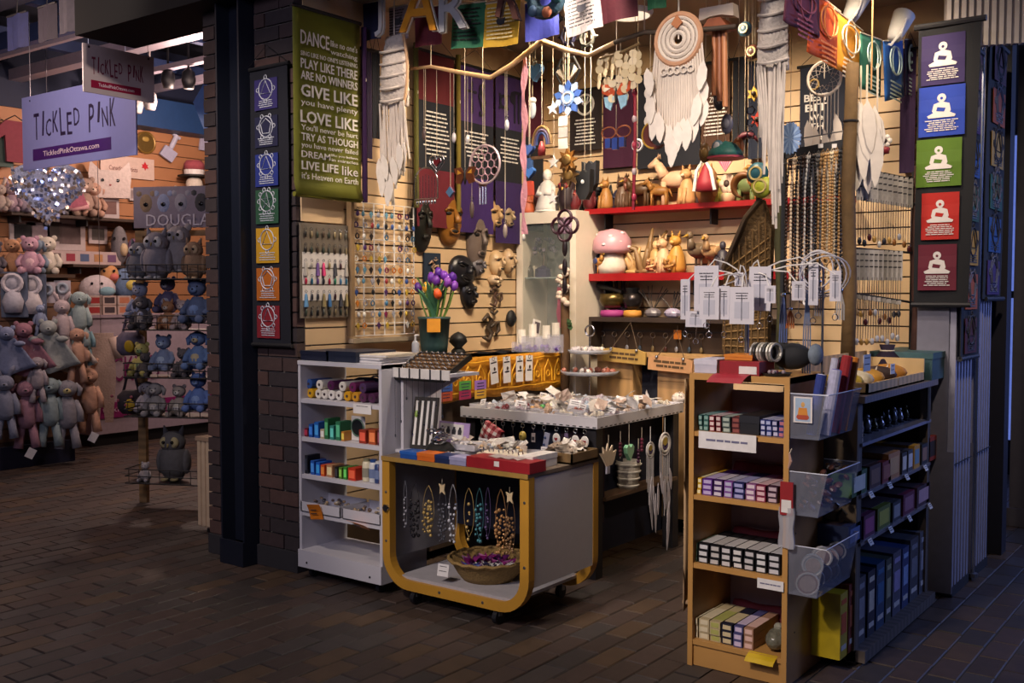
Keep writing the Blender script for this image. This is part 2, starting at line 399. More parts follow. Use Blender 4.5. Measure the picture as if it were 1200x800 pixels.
MB().box(SX0 + .36, SX0 + .46, SY + SD, SY + SD + .01, .16, 1.17).build('back_strip', mat('9c9aa8', .5), ws)
for x in (SX0 + .06, SX1 - .06):
    for y in (SY + .05, SY + SD - .05): castor(ws, x, y)
# rolls on its first shelf
rolls = [(316, 0, 'c99a1c'), (340, 0, 'd9d3c8'), (358, 0, 'ded8cf'), (378, 0, 'e2ddd6'), (400, 0, 'e0dcd4'), (424, 0, 'd09a22'), (448, 0, 'c08a2a'), (470, 0, '542a4a'), (496, 0, '472243'),
         (312, 1, '2c4f8e'), (343, 1, 'ddd8cf'), (376, 1, '54204e'), (410, 1, 'd9d4cb'), (440, 1, '6a2556'), (470, 1, '4a3358')]
nm = {'c99a1c': 'yellow', 'd9d3c8': 'cream', 'ded8cf': 'white', 'e2ddd6': 'white', 'e0dcd4': 'white', 'd09a22': 'yellow', 'c08a2a': 'ochre', '542a4a': 'plum', '472243': 'plum', '2c4f8e': 'blue', 'ddd8cf': 'cream', '54204e': 'purple', 'd9d4cb': 'cream', '6a2556': 'magenta', '4a3358': 'violet'}
cnt = [0, 0]
for (zx, row, c) in rolls:
    x = xa(240 + zx / 2.5, SY + .07); r = .026; cnt[row] += 1
    t = thing('candle_roll', '%s candle roll, %s from left, %s row of the white unit' % (nm[c], ORD[cnt[row] - 1], ('lower', 'upper')[row]), 'candle',
              (x, SY + .05, .985 + r + row * .05), 0, 'candle rolls on the white shelf unit')
    MB().tube([(0, 0, 0), (0, .16, 0)], r, 14).build('wrapper', mat(c, .5), t)
    MB().tube([(0, -.002, 0), (0, 0, 0)], r * .8, 14).build('end_disc', mat(c, .4, noise=.3), t)
    MB().tube([(0, -.004, 0), (0, -.002, 0)], r * .3, 10).build('core', mat('3a2a30', .8), t)
t = thing('rolled_scarf', 'dark blue rolled scarf lying behind the candle rolls', 'scarf', (-3.98, SY + .24, .985))
MB().tube([(-.16, 0, .05), (-.08, .01, .06), (.05, -.01, .06), (.17, 0, .05)], [.03, .05, .055, .03], 12).build('roll', mat('1e2a4c', .9, noise=.5, scale=40), t, True)
MB().ring((.05, 0, .06), .057, .005, 14, 5).build('tie', mat('4a4f66', .8), t).rotation_euler = (0, 0, PI / 2)
# second and third shelf: little boxes
def shelf_row(z, items, shelfname, group, sc=1.0):
    for i, (zx, wd, hh, c, nmv) in enumerate(items):
        x = xa(240 + zx / 2.5, SY + .05)
        carton('small_box', '%s box, %s from the left on the white unit\'s %s shelf' % (nmv, ORD[i], shelfname), 'box', (x, SY + .07, z + .001), wd, .09, hh, c, face='%02x%02x%02x' % tuple(min(255, int(int(c[k:k + 2], 16) * 1.5) + 30) for k in (0, 2, 4)), group=group)
shelf_row(.773, [(288, .033, .045, '5c1020', 'small maroon'), (304, .03, .045, '641224', 'small maroon'), (318, .03, .07, '1d4fa0', 'blue'), (335, .034, .085, '2260b4', 'tall blue'),
                 (352, .03, .05, 'b5a88a', 'tan'), (364, .028, .11, '2d6b42', 'tall green'), (380, .03, .075, '38857a', 'teal'), (398, .033, .1, '2f7352', 'green'), (412, .022, .05, 'c08030', 'amber'),
                 (470, .05, .07, '8e3020', 'brick red'), (498, .05, .075, 'a04a26', 'orange brown'), (520, .03, .08, '55242e', 'dark red')], 'second', 'little boxes on the white unit\'s second shelf')
t = thing('round_mirror', 'black round pocket mirror in a white card on the second shelf', 'mirror', (xa(240 + 446 / 2.5, SY + .07), SY + .07, .776))
MB().box(-.05, .05, .004, .008, 0, .13).build('backing_card', WHITE, t)
MB().tube([(0, 0, .07), (0, .004, .07)], .045, 18).build('disc', mat('1c1f22', .3), t); MB().ring((0, -.001, .07), .045, .004).build('rim', mat('4b6a5a', .4), t)
shelf_row(.569, [(296, .07, .1, '151822', 'black framed'), (322, .03, .075, '2458b0', 'blue'), (338, .03, .07, '1c62c8', 'bright blue'), (352, .03, .06, 'd0501c', 'orange'), (372, .045, .065, 'b58460', 'copper'),
                 (392, .022, .06, '1a1a1c', 'small black'), (404, .022, .06, '57802c', 'moss green'), (418, .024, .065, '3f8a38', 'green'), (438, .055, .065, 'b8341c', 'red orange')], 'third', 'little boxes on the white unit\'s third shelf')
for i, (zx, c, cp, hh) in enumerate([(468, 'cfc7ae', '8a8468', .12), (488, 'c4c6c8', '2a4a86', .12), (504, '2b3f70', 'c4c6c8', .115), (516, '5a1524', '2a0a10', .11)]):
    x = xa(240 + zx / 2.5, SY + .05)
    t = thing('salt_bottle', ['cream', 'white and blue', 'navy', 'dark red'][i] + ' bottle standing on the third shelf near the cart', 'bottle', (x, SY + .06, .57), 0, 'bottles on the white unit\'s third shelf')
    MB().lathe([(.022, 0), (.024, .005), (.024, hh * .8), (.018, hh * .88)], 12).build('bottle_body', mat(c, .35), t, True)
    MB().lathe([(.018, hh * .86), (.018, hh), (.0, hh)], 12).build('cap', mat(cp, .4), t)
    MB().lathe([(.0246, hh * .2), (.0246, hh * .6)], 12).build('label_band', mat('6a7aa0' if i else '8e8a7a', .6), t)
for i, (z0, z1) in enumerate([(284, 400), (408, 520)]):
    x0, x1 = xa(240 + z0 / 2.5, SY + .02), xa(240 + z1 / 2.5, SY + .02)
    t = thing('bead_tray', 'white card tray of small stones, %s on the fourth shelf' % ('left one' if i == 0 else 'right one'), 'tray', ((x0 + x1) / 2, SY + .1, .365), 0, 'stone trays on the fourth shelf')
    hw = (x1 - x0) / 2
    MB().box(-hw, hw, -.1, .1, 0, .004).box(-hw, hw, -.1, -.096, 0, .055).box(-hw, hw, .096, .1, 0, .07).box(-hw, -hw + .004, -.1, .1, 0, .06).box(hw - .004, hw, -.1, .1, 0, .06).build('tray_box', W_, t)
    for k in range(26):
        mb = MB().sph((0, 0, 0), (.012, .009, .008), 6, 4)
        mb.build('stone', mat(random.choice(['8a7a66', '5d4a44', 'b0a494', '4b4a55', '9a8060']), .4), t, True, (random.uniform(-hw + .02, hw - .02), random.uniform(-.08, .08), .04 + random.uniform(0, .02)))
for i, (zx, zy, rr) in enumerate([(320, 500, .25), (448, 541, -.9)]):
    p = pt(240 + zx / 2.5, 400 + zy / 2.5, y=SY - .02)
    t = thing('price_note', 'orange price note %s' % ['hanging from the left stone tray', 'curled over the right stone tray\'s edge'][i], 'price tag', p, 0, 'orange price notes', rx=.1 + i * .8)
    MB().sheet(lambda s, q: ((s - .5) * .1, .012 * math.sin(q * 2), (.5 - q) * (.085)), 4, 4, .001).build('note', mat('d0761a', .6), t); t.rotation_euler.y = -.12 + .2 * i
    lines(MB(), -.03, .03, .015, 2, .02, .005, -.002, i).build('handwriting', INK, t)
p = pt(240 + 461 / 2.5, 400 + 198 / 2.5, y=SY - .004)
paper_card('shelf_label', 'white handwritten label under the top shelf of the white unit', 'label', p, .13, .05, n=1)
# boxes and papers lying on top of the white unit
for i, (u0, u1, z0, hh, dd, c, nmv) in enumerate([(352, 385, 1.193, .05, .28, '161b30', 'navy'), (382, 417, 1.193, .055, .3, '1b2236', 'dark blue')]):
    x0, x1 = xa(u0, SY + .02), xa(u1, SY + .02)
    carton('jewellery_case', '%s flat case on top of the white shelf unit' % nmv, 'case', ((x0 + x1) / 2, SY + .02 + dd / 2, z0), x1 - x0 - .004, dd, hh, c, lid=c, group='flat cases on the white unit')
for k in range(3):
    o = MB().box(-.13, .13, -.14, .14, 0, .014).build('binder', mat(['c9c8cc', 'b9b8c0', 'cfc4b4'][k], .5)); o.location = (-3.84 + .01 * k, SY + .19, 1.193 + .0155 * k); o.rotation_euler.z = [.05, -.04, .08][k]
    tag(o, 'flat pale binder, %s of the pile on the white shelf unit' % ['lowest', 'middle one', 'topmost'][k], 'binder', 'binders on the white unit')
    MB().box(-.131, .131, -.141, -.12, .004, .01).build('page_edge', PAPER, o)

# ------------------------------------------------------------------ white ring display next to it (tray, backboard, pendant cards)
rd = thing('ring_display', 'narrow white display stand with hanging chains between shelf unit and yellow cloth', 'display stand', (-3.63, 4.1, 0))
G_ = mat('a9a5aa', .5, noise=.06)
MB().prism([(.018, 0), (.3, 0), (.018, -.14)][::-1], -.06, -.045).build('bracket', G_, rd, loc=(0, 0, 1.14))
MB().box(0, .018, -.22, .08, .735, 1.14).build('side_panel', W_, rd)
MB().box(-.02, .3, -.24, .02, .735, .75).build('lower_shelf', W_, rd)
MB().box(-.03, .36, -.25, -.02, 1.14, 1.155).build('upper_shelf', W_, rd)
MB().box(-.03, .36, -.256, -.25, 1.125, 1.175).build('price_rail', WHITE, rd)
for k in range(5): MB().box(.02 + k * .07, .03 + k * .07, -.258, -.256, 1.125, 1.175).build('rail_tick', INK, rd)
for k in range(9):
    x = .0 + k * .04; L = random.uniform(.1, .3)
    o = MB().tube([(0, 0, 0), (0, 0, -L)], .0014, 4).build('chain', CHROME); o.location = (-3.63 + x, 4.1 - .262, 1.13)
    MB().sph((0, 0, -L - .008), (.006, .004, .01), 6, 4).build('pendant', CHROME, o)
    tag(o, 'thin silver chain, %s from the left on the ring display rail' % ORD[k], 'necklace', 'chains hanging from the ring display rail')
rt = thing('ring_tray', 'sloping black ring tray with rows of silver rings above the white rail', 'ring tray', (-3.5, 3.97, 1.165), 0, rx=.45)
MB().box(-.16, .18, -.12, .12, 0, .02).build('tray_base', mat('15130f', .7), rt)
MB().box(-.165, .185, -.125, -.115, 0, .03).box(-.165, .185, .115, .125, 0, .03).box(-.165, -.155, -.12, .12, 0, .03).box(.175, .185, -.12, .12, 0, .03).build('tray_rim', mat('1b1815', .5), rt)
for r_ in range(6):
    MB().box(-.15, .17, -.095 + r_ * .037, -.075 + r_ * .037, .02, .027).build('ring_roll', mat('6a4a26', .8), rt)
    for k in range(8):
        ln = thing('finger_ring', 'silver ring, %s in the %s row of the sloping tray' % (ORD[k], ORD[r_]), 'ring', Vector((-3.5, 3.97, 1.165)) + Matrix.Rotation(.45, 3, 'X') @ Vector((-.135 + k * .04, -.085 + r_ * .037, .034)), 0, 'rings in the sloping tray', rx=.45)
        MB().ring((0, 0, 0), .011, .003, 8, 4).build('band', CHROME, ln); MB().sph((0, 0, .012), (.006, .005, .004), 6, 4).build('setting', mat('d9d3c4', .2, .6), ln)
# black stand with white pendant strips, leaning
pb = thing('pendant_board', 'black leaning board with white pendant strips on the white display shelf', 'display board', (-3.6, 3.92, .752), .2, rx=-.2)
MB().box(-.005, .14, 0, .01, 0, .27).build('board', mat('1e1712', .6), pb)
for k in range(4): MB().box(.01 + k * .033, .024 + k * .033, -.004, 0, .02, .25).build('white_strip', WHITE, pb)
MB().sph((.02, -.008, .18), (.01, .006, .02), 8, 5).build('green_pendant', mat('7c9a3a', .4), pb)
# black bust with bracelets and the small card of stones
bb = thing('bracelet_pad', 'black pad heaped with silver bracelets on the white display shelf', 'bracelet pad', (-3.38, 3.9, .752))
MB().lathe([(.07, 0), (.075, .02), (.05, .05), (0, .06)], 16).build('pad', mat('14130f', .8), bb, True)
for k in range(10): 
    o = MB().ring((0, 0, 0), .035, .004, 14, 5).build('bracelet', CHROME, bb); o.location = (random.uniform(-.03, .03), random.uniform(-.03, .03), .06 + k * .006); o.rotation_euler = (PI / 2 + random.uniform(-.4, .4), random.uniform(-.4, .4), 0)

# ------------------------------------------------------------------ jewellery cart with bent wood frames
CX0, CX1, CY0, CY1, CZ0, CZ1 = -3.63, -2.71, 3.74, 4.335, .07, .715
cart = thing('jewellery_cart', 'rolling jewellery cart with bent oak frames and white side panel', 'cart')
OAK = mat('b5852f', .4, noise=.2, scale=5)
def uframe(y):
    R = .17; t = .05; outer = []; inner = []
    for sgn, cx in ((-1, CX0 + R), (1, CX1 - R)):
        angs = [PI + PI / 2 * k / 8 for k in range(9)] if sgn < 0 else [1.5 * PI + PI / 2 * k / 8 for k in range(9)]
        for a in angs:
            outer.append((cx + R * math.cos(a), CZ0 + R + R * math.sin(a))); inner.append((cx + (R - t) * math.cos(a), CZ0 + R + (R - t) * math.sin(a)))
    outer = [(CX0, CZ1)] + outer + [(CX1, CZ1)]; inner = [(CX0 + t, CZ1)] + inner + [(CX1 - t, CZ1)]
    n = len(outer); vs = []
    for yy in (y, y + .045):
        vs += [(x, yy, z) for x, z in outer] + [(x, yy, z) for x, z in inner]
    fs = []
    for i in range(n - 1):
        fs += [(i, i + 1, n + i + 1, n + i), (2 * n + i, 3 * n + i, 3 * n + i + 1, 2 * n + i + 1), (i, 2 * n + i, 2 * n + i + 1, i + 1), (n + i, n + i + 1, 3 * n + i + 1, 3 * n + i)]
    fs += [(0, n, 3 * n, 2 * n), (n - 1, 3 * n - 1, 4 * n - 1, 2 * n - 1)]
    f = MB().add(vs, fs).build('bent_frame', OAK, cart)
    if y < 4:
        for (x, z) in [(CX0 + .025, .55), (CX0 + .025, .3), (CX1 - .025, .6), (CX1 - .025, .3), (-3.25, CZ0 + .025), (-2.98, CZ0 + .025)]: MB().sph((x, y, z), (.008, .003, .008), 8, 4).build('screw', STEEL, f)
    return f
uframe(CY0); uframe(CY1 - .045)
MB().box(CX0, CX1, CY0 - .005, CY1, CZ1, CZ1 + .018).build('top_board', mat('6e5f50', .5), cart)
MB().box(CX0 + .0, CX1, CY0 - .008, CY0 - .005, CZ1 - .004, CZ1 + .018).build('front_edge', mat('9a7a3c', .5), cart)
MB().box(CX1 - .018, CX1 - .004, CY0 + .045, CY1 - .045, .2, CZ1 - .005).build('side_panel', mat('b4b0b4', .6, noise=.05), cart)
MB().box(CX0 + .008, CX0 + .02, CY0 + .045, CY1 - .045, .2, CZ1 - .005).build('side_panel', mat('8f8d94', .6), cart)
MB().box(CX0 + .1, CX1 - .1, CY0 + .02, CY1 - .02, CZ0 + .05, CZ0 + .065).build('bottom_shelf', mat('aaa7ac', .5), cart)
MB().box(CX0 + .05, CX1 - .05, CY1 - .07, CY1 - .06, .3, CZ1).build('back_panel', mat('2a2c38', .8), cart)
MB().cyl((CX0 + .03, CY0 - .012, .47), (CX0 + .03, CY0, .47), .02, n=6).build('lock', CHROME, cart)
for x in (CX0 + .2, CX1 - .2):
    for y in (CY0 + .03, CY1 - .04): castor(cart, x, y, .034)
# wicker basket with gift bows, price card
bk = thing('wicker_basket', 'round shallow wicker basket on the cart\'s bottom shelf', 'basket', (-3.13, 3.98, CZ0 + .066))
WK = mat('8f7444', .8, noise=.4, scale=90, bump=.6)
MB().lathe([(.13, 0), (.155, .03), (.19, .09), (.2, .1), (.19, .1), (.148, .035), (.12, .01), (0, .01)], 24).build('bowl', WK, bk, True)
MB().tube([(.2 * math.cos(a * PI / 16), .2 * math.sin(a * PI / 16), .1 + .006 * (a % 2)) for a in range(32)], .009, 6, True).build('rim', WK, bk)
for k in range(16):
    a = random.uniform(0, 2 * PI); r_ = .14 * math.sqrt(random.random()); c = random.choice(['7a1f66', '8e2170', '5a1a5c', '30488a', '3a1850', '1f1a3a'] if k > 3 else ['b9b3ac', '30488a'])
    nmv = {'7a1f66': 'magenta', '8e2170': 'bright magenta', '5a1a5c': 'purple', '30488a': 'blue', '3a1850': 'violet', '1f1a3a': 'dark violet', 'b9b3ac': 'silver'}[c]
    b = thing('gift_bow', '%s pointed gift bow, %s of those heaped in the wicker basket' % (nmv, ORD[k]), 'bow', (-3.13 + r_ * math.cos(a), 3.98 + r_ * math.sin(a), CZ0 + .1 + random.uniform(0, .03)), a, 'bows in the wicker basket')
    for j in range(7):
        an = j * 2 * PI / 7; MB().add([(0, 0, 0), (.03 * math.cos(an), .03 * math.sin(an), .012), (.03 * math.cos(an + .5), .03 * math.sin(an + .5), .012), (.052 * math.cos(an + .25), .052 * math.sin(an + .25), .04), (.01 * math.cos(an + .25), .01 * math.sin(an + .25), .03)],
                                      [(0, 2, 1), (1, 2, 3), (0, 1, 4), (4, 1, 3), (0, 4, 2), (4, 3, 2)]).build('loop', mat(c, .35), b)
paper_card('price_card', 'white price card tied to the wicker basket', 'price tag', (-3.25, CY0 + .03, .2), .065, .06, n=2, rz=.1, rx=-.2)
# necklaces hanging inside the cart
def necklace(u, v, y, L, wd, c, beads, nmv, i, ball=.006, fan=1, parent=None, group='necklaces hanging in the cart'):
    p = pt(u, v, y=y)
    t = thing('necklace', nmv, 'necklace', p, 0, group)
    pts = [(-wd / 2 * math.sin(PI * k / 8) ** .6 if k < 8 else 0, 0, -L * k / 8) for k in range(9)]
    MB().tube(pts, .0015, 4).tube([(-x, .003, z) for x, _, z in pts], .0015, 4).build('cord', mat(c, .4, .4), t)
    mb = MB(); r_ = random.Random(i)
    for f in range(fan):
        for k in range(beads):
            q = k / max(1, beads - 1)
            mb.sph(((f - (fan - 1) / 2) * wd / max(1, fan) + r_.uniform(-.008, .008), r_.uniform(-.008, 0), -L * (.35 + .65 * q) + r_.uniform(-.01, .01)), ball * r_.uniform(.7, 1.3), 6, 4)
    mb.build('beads', mat(c, .25, .2, noise=.4, scale=90), t, True)
    return t
for i, (zx, zy, L, wd, c, b, fan, nmv) in enumerate([
        (155, 150, .24, .02, '8d8d96', 9, 1, 'silver drop necklace nearest the cart\'s left frame'), (195, 160, .27, .06, '17161c', 10, 3, 'black bead cluster necklace in the cart'),
        (250, 170, .24, .07, 'b59a5c', 9, 3, 'golden bead cluster necklace in the cart'), (308, 170, .27, .05, '55565e', 10, 3, 'charcoal bead cluster necklace in the cart'),
        (350, 165, .28, .05, 'c9ccd4', 8, 2, 'silver white strand necklace in the cart\'s middle'), (415, 180, .24, .06, 'cfae6a', 7, 1, 'gold loop necklace with white knot in the cart'),
        (458, 180, .25, .045, '4f8b94', 9, 2, 'turquoise bead necklace in the cart'), (492, 178, .24, .03, '6a5a86', 10, 1, 'violet bead necklace in the cart'),
        (545, 185, .3, .06, 'b98b5a', 12, 3, 'copper bead necklace with thick fringe at the cart\'s right frame'), (585, 215, .27, .05, '8a6a4a', 12, 3, 'bronze bead fringe necklace furthest right in the cart')]):
    necklace(430 + zx / 3.48, 520 + zy / 3.48, CY0 + .09, L, wd, c, b, nmv, i, .008 if fan > 1 else .007, fan)
for i, (zx, zy) in enumerate([(305, 180), (580, 215)]):
    p = pt(430 + zx / 3.48, 520 + zy / 3.48, y=CY0 - .012)
    t = thing('shell_charm', 'cream shell charm hung over the cart edge, %s one' % ['left', 'right'][i], 'charm', p, 0, 'shell charms on the cart edge')
    MB().prism([(-.02, .02), (0, .012), (.02, .024), (.014, -.01), (.02, -.03), (0, -.018), (-.014, -.03), (-.012, 0)], 0, .006).build('shell', mat('c9b48e', .5), t); MB().tube([(0, .003, .014), (0, .003, .045)], .001, 4).build('thread', CORD, t)

# goods on the cart's top
TZ = CZ1 + .019
def cart_box(u0, u1, y0, d, h, c, lab, lid=None, z=TZ, face=None):
    x0, x1 = xa(u0, y0), xa(u1, y0)
    return carton('gift_box', lab, 'box', ((x0 + x1) / 2, y0 + d / 2, z), x1 - x0 - .003, d, h, c, face=face, lid=lid, group='boxes along the cart front')
cart_box(468, 488, CY0 + .0, .09, .034, '1c4a96', 'blue flat box at the left end of the cart front', '2458a8')
cart_box(488, 509, CY0 + .0, .09, .036, 'c8611c', 'orange flat box beside the blue one on the cart front', 'd06a22')
cart_box(509, 526, CY0 + .0, .09, .036, '17264e', 'navy flat box right of the orange one on the cart front', '1c2e5c')
cart_box(526, 546, CY0 + .0, .09, .036, '8f8fb0', 'lilac flat box left of the red box on the cart front', '9a9abc')
rb = cart_box(546, 621, CY0 - .002, .13, .05, '8e1620', 'long bright red box on the front of the cart')
MB().box(-.018, .012, -.067, -.0655, .018, .042).build('price_sticker', WHITE, rb); MB().sheet(lambda s, q: ((s - .5) * .2, (q - .5) * .08, .052 + .008 * math.sin(9 * s) ** 2), 8, 3, .001).build('tissue', mat('d8c9c4', .8), rb)
carton('gift_box', 'white cardboard box between red box and packet tray on the cart', 'box', (-2.80, CY0 + .2, TZ), .08, .2, .06, 'c9c4bc', lid='d4cfc8')
tr = thing('packet_tray', 'dark wooden tray heaped with clear packets at the cart\'s right', 'tray', (-2.79, 4.18, TZ))
MB().box(-.1, .09, -.1, .14, 0, .008).box(-.1, .09, -.1, -.092, 0, .05).box(-.1, .09, .132, .14, 0, .05).box(.082, .09, -.1, .14, 0, .05).box(-.1, -.092, -.1, .14, 0, .05).build('tray_box', mat('6a5230', .6, wave='X', scale=8), tr)
def packets(prefix, cx, cy, z, n, sx, sy, cols, group, where, hz=.04, sz=.045):
    r_ = random.Random(int(abs(cx * 1000)) + n)
    for k in range(n):
        o = MB().sheet(lambda s, q: ((s - .5) * sz * 1.5, (q - .5) * sz, .006 * math.sin(s * 7 + k) * math.cos(q * 5)), 3, 3, .002).build(prefix, mat(cols[k % len(cols)], .35, noise=.3, scale=70))
        o.data.transform(Matrix.Rotation(PI / 2, 4, 'X') @ Matrix.Identity(4)) if r_.random() < .15 else None
        o.location = (cx + r_.uniform(-sx, sx), cy + r_.uniform(-sy, sy), z + .012 + hz * r_.random()); o.rotation_euler = (r_.uniform(-.6, .6), r_.uniform(-.6, .6), r_.uniform(0, 6))
        tag(o, '%s %s, %s in the heap %s' % ('small clear', prefix.replace('_', ' '), ORD[k % 30], where), prefix.split('_')[-1], group)
packets('foil_packet', -2.8, 4.19, TZ + .03, 26, .07, .09, ['b7aa9a', '9c8d7e', 'd0c6b8', '8a7a6a', 'c7bfb6'], 'packets in the dark tray', 'in the dark wooden tray')
# pale ring cushions, stones and cards spread on the top
pads = thing('ring_cushion', 'long cream ring cushion behind the red box on the cart', 'cushion', (-3.03, 3.99, TZ))
MB().lathe([(0, 0), (.5, .01), (.5, .6), (.35, .95), (0, 1)], 20).build('cushion', mat('cfc3ac', .8), pads, True).scale = (.34, .18, .045)
for k in range(9):
    o = thing('gemstone', 'polished stone ring, %s of those on the cream cushion' % ORD[k], 'ring', (-3.15 + (k % 5) * .06, 3.95 + (k // 5) * .06, TZ + .05), 0, 'rings on the cream cushion')
    MB().ring((0, 0, 0), .014, .003, 10, 5).build('band', CHROME, o); MB().sph((0, 0, .016), (.011, .011, .007), 8, 5).build('stone', mat(['c9a77a', '9aa0a8', '8a6a50', 'd2cdc0'][k % 4], .2), o)
for i, (x, y, w_, d_, lab) in enumerate([(-3.42, 3.88, .13, .06, 'white fabric bracelet pad on the left of the cart'), (-3.28, 3.86, .1, .05, 'second white bracelet pad on the cart, behind the lilac box')]):
    t = thing('bracelet_pad', lab, 'pad', (x, y, TZ)); MB().sph((0, 0, .015), (w_ / 2, d_ / 2, .022), 14, 7).build('pad', mat('c8c0b4', .8), t, True); MB().ring((0, 0, .0), .012, .003, 10, 5).build('bracelet', CHROME, t).location = (0, -.01, .03)
for i, (x, y, z, w_, d_, h_, c) in enumerate([(-3.34, 4.0, 0, .2, .14, .03, 'a9a3b4'), (-3.3, 4.02, .03, .17, .12, .03, 'b7b1bd'), (-3.12, 4.12, 0, .18, .12, .03, 'b9b3ac'), (-2.96, 4.13, 0, .14, .12, .035, 'c4beb6')]):
    t = thing('acrylic_case', 'clear lidded case of rings, %s from the left on the cart' % ORD[i], 'case', (x, y, TZ + z), .1 * i, 'clear cases on the cart')
    MB().box(-w_ / 2, w_ / 2, -d_ / 2, d_ / 2, 0, .004).build('base', mat(c, .5), t)
    MB().box(-w_ / 2, w_ / 2, -d_ / 2, -d_ / 2 + .003, 0, h_).box(-w_ / 2, w_ / 2, d_ / 2 - .003, d_ / 2, 0, h_).box(-w_ / 2, -w_ / 2 + .003, -d_ / 2, d_ / 2, 0, h_).box(w_ / 2 - .003, w_ / 2, -d_ / 2, d_ / 2, 0, h_).build('walls', glass('cfd0d8', .45), t)
    for k in range(10): MB().sph((random.uniform(-w_ * .4, w_ * .4), random.uniform(-d_ * .4, d_ * .4), .014), .011, 6, 4).build('stone', mat(random.choice(['6d6070', 'a79c90', '8b7b6b', 'c9c2bd']), .3), t, True)
t = thing('jar_picture_card', 'lilac card with drawn dark jars standing at the back of the cart', 'card', pt(535, 535, y=4.14), -.05, rx=-.15); t.location.z = TZ + .09
MB().box(-.13, .09, 0, .004, -.06, .05).build('card', mat('a88fc0', .6), t); MB().box(-.12, .05, -.002, 0, -.04, .04).build('white_panel', WHITE, t)
for k in range(4): MB().prism([(-.012, -.02), (.012, -.02), (.014, 0), (.007, .012), (.007, .02), (-.007, .02), (-.007, .012), (-.014, 0)], -.004, -.002).build('jar_print', INK, t, loc=(-.1 + k * .042, 0, .005))
for i, (zx, zy, w_, h_) in enumerate([(505, 610, .06, .06), (690, 600, .035, .07), (795, 610, .05, .05), (620, 615, .06, .03)]):
    p = pt(440 + zx / 4, 380 + zy / 4, y=4.2)
    paper_card('price_card', 'small white price card, %s from the left at the back of the cart top' % ORD[i], 'price tag', p, w_, h_, n=2, group='price cards at the cart\'s back').location.z = TZ + h_ / 2
# ------------------------------------------------------------------ oak bookcase with incense
BX0, BX1, BY0, BY1 = -1.95, -1.52, 3.83, 4.21
WD = mat('9c7040', .45, noise=.25, scale=5, wave='X', bump=.04); WDE = mat('b98a4c', .45, noise=.15, scale=7)
bc = thing('oak_bookcase', 'narrow oak bookcase filled with incense boxes at the front', 'bookcase')
for x, nmp in ((BX0, 'l'), (BX1 - .02, 'r')):
    o = MB().box(x, x + .02, BY0, BY1, 0, 1.225).build('side_panel', WD, bc)
    MB().box(x - .001, x + .021, BY0 - .003, BY0, 0, 1.225).build('edge_strip', WDE, o)
MB().box(BX0 + .0, BX1, BY0 - .004, BY1, 1.2, 1.226).build('top_board', WDE, bc)
BZ = [.985, .72, .433, .11]
for z in BZ: MB().box(BX0 + .02, BX1 - .02, BY0 + .002, BY1 - .01, z - .02, z).build('shelf_board', WDE, bc)
MB().box(BX0 + .02, BX1 - .02, BY0 + .012, BY0 + .028, 0, .09).build('plinth', WDE, bc)
MB().box(BX0 + .02, BX1 - .02, BY1 - .01, BY1, .09, 1.13).build('back_panel', mat('8f7478', .6), bc)
for k in range(10): MB().cyl((BX1 - .0005, BY0 + .08, .2 + k * .1), (BX1 + .0012, BY0 + .08, .2 + k * .1), .004, n=6).build('peg_hole', DARK, bc) if k in (0, 4, 9) else None
def incense_grid(z, zs_, y, cols, hbox, n, shelf, dep_=.25, oy=420):
    for ci, (a, b, c, fc, nmv) in enumerate(cols):
        x0, x1 = xa(780 + a / 4, y), xa(780 + b / 4, y)
        x0 = max(x0, BX0 + .024); x1 = min(x1, BX1 - .024)
        for k in range(n):
            lv = ('bottom', 'second', 'top')[k] if n == 3 else ('bottom', 'top')[k] if n == 2 else 'single'
            carton('incense_box', '%s incense box, %s of the stack on the bookcase\'s %s shelf' % (nmv, lv, shelf), 'incense box', ((x0 + x1) / 2 + random.uniform(-.0006, .0006), y + dep_ / 2 + random.uniform(0, .01), z + .0005 + k * (hbox + .0008)),
                   x1 - x0 - .003, dep_, hbox, c, face=fc, group='incense boxes on the bookcase', stripe=(fc if k == n - 1 else None))
incense_grid(.985, 0, BY0 + .03, [(150, 175, '2f5a58', '8aa8a0', 'teal'), (177, 202, '35625c', '7fa39a', 'second teal'), (206, 232, '7a1c2c', 'd8c8c4', 'red'), (234, 260, '6a1a28', 'cbb8b4', 'second red'), (266, 306, '4a5a58', 'a8b4a8', 'grey-green'),
                               (310, 350, '4a1820', '8a4a44', 'dark maroon'), (444, 470, '1c2a6e', 'b8bcd8', 'first blue'), (472, 500, '21307a', 'a8b0d4', 'second blue'), (502, 530, '1a2864', 'b4b4d0', 'third blue'), (532, 560, '263074', 'b06a7a', 'fourth blue')], .021, 3, 'first', .2)
t = carton('incense_box', 'large plain black box on the bookcase\'s first shelf', 'box', ((xa(780 + 355 / 4, BY0 + .03) + xa(780 + 440 / 4, BY0 + .03)) / 2, BY0 + .15, .9855), .082, .24, .075, '14151c', lid='1a1b24')
incense_grid(.72, 0, BY0 + .02, [(120, 172, 'c59a1e', 'e2d8b0', 'yellow'), (175, 224, '5a2a86', 'b8a8d0', 'purple'), (227, 272, '43245e', 'c8c0cc', 'violet'), (276, 318, '7a4a96', 'b0b0c8', 'lilac'), (321, 375, '20245a', '9a9ac8', 'dark blue'),
                              (378, 426, '8a5a88', 'd4c4cc', 'mauve'), (429, 477, '7a2040', 'd4b0b4', 'crimson'), (480, 530, '3a1c30', 'b8a4ac', 'plum')], .0215, 3, 'second', .27)
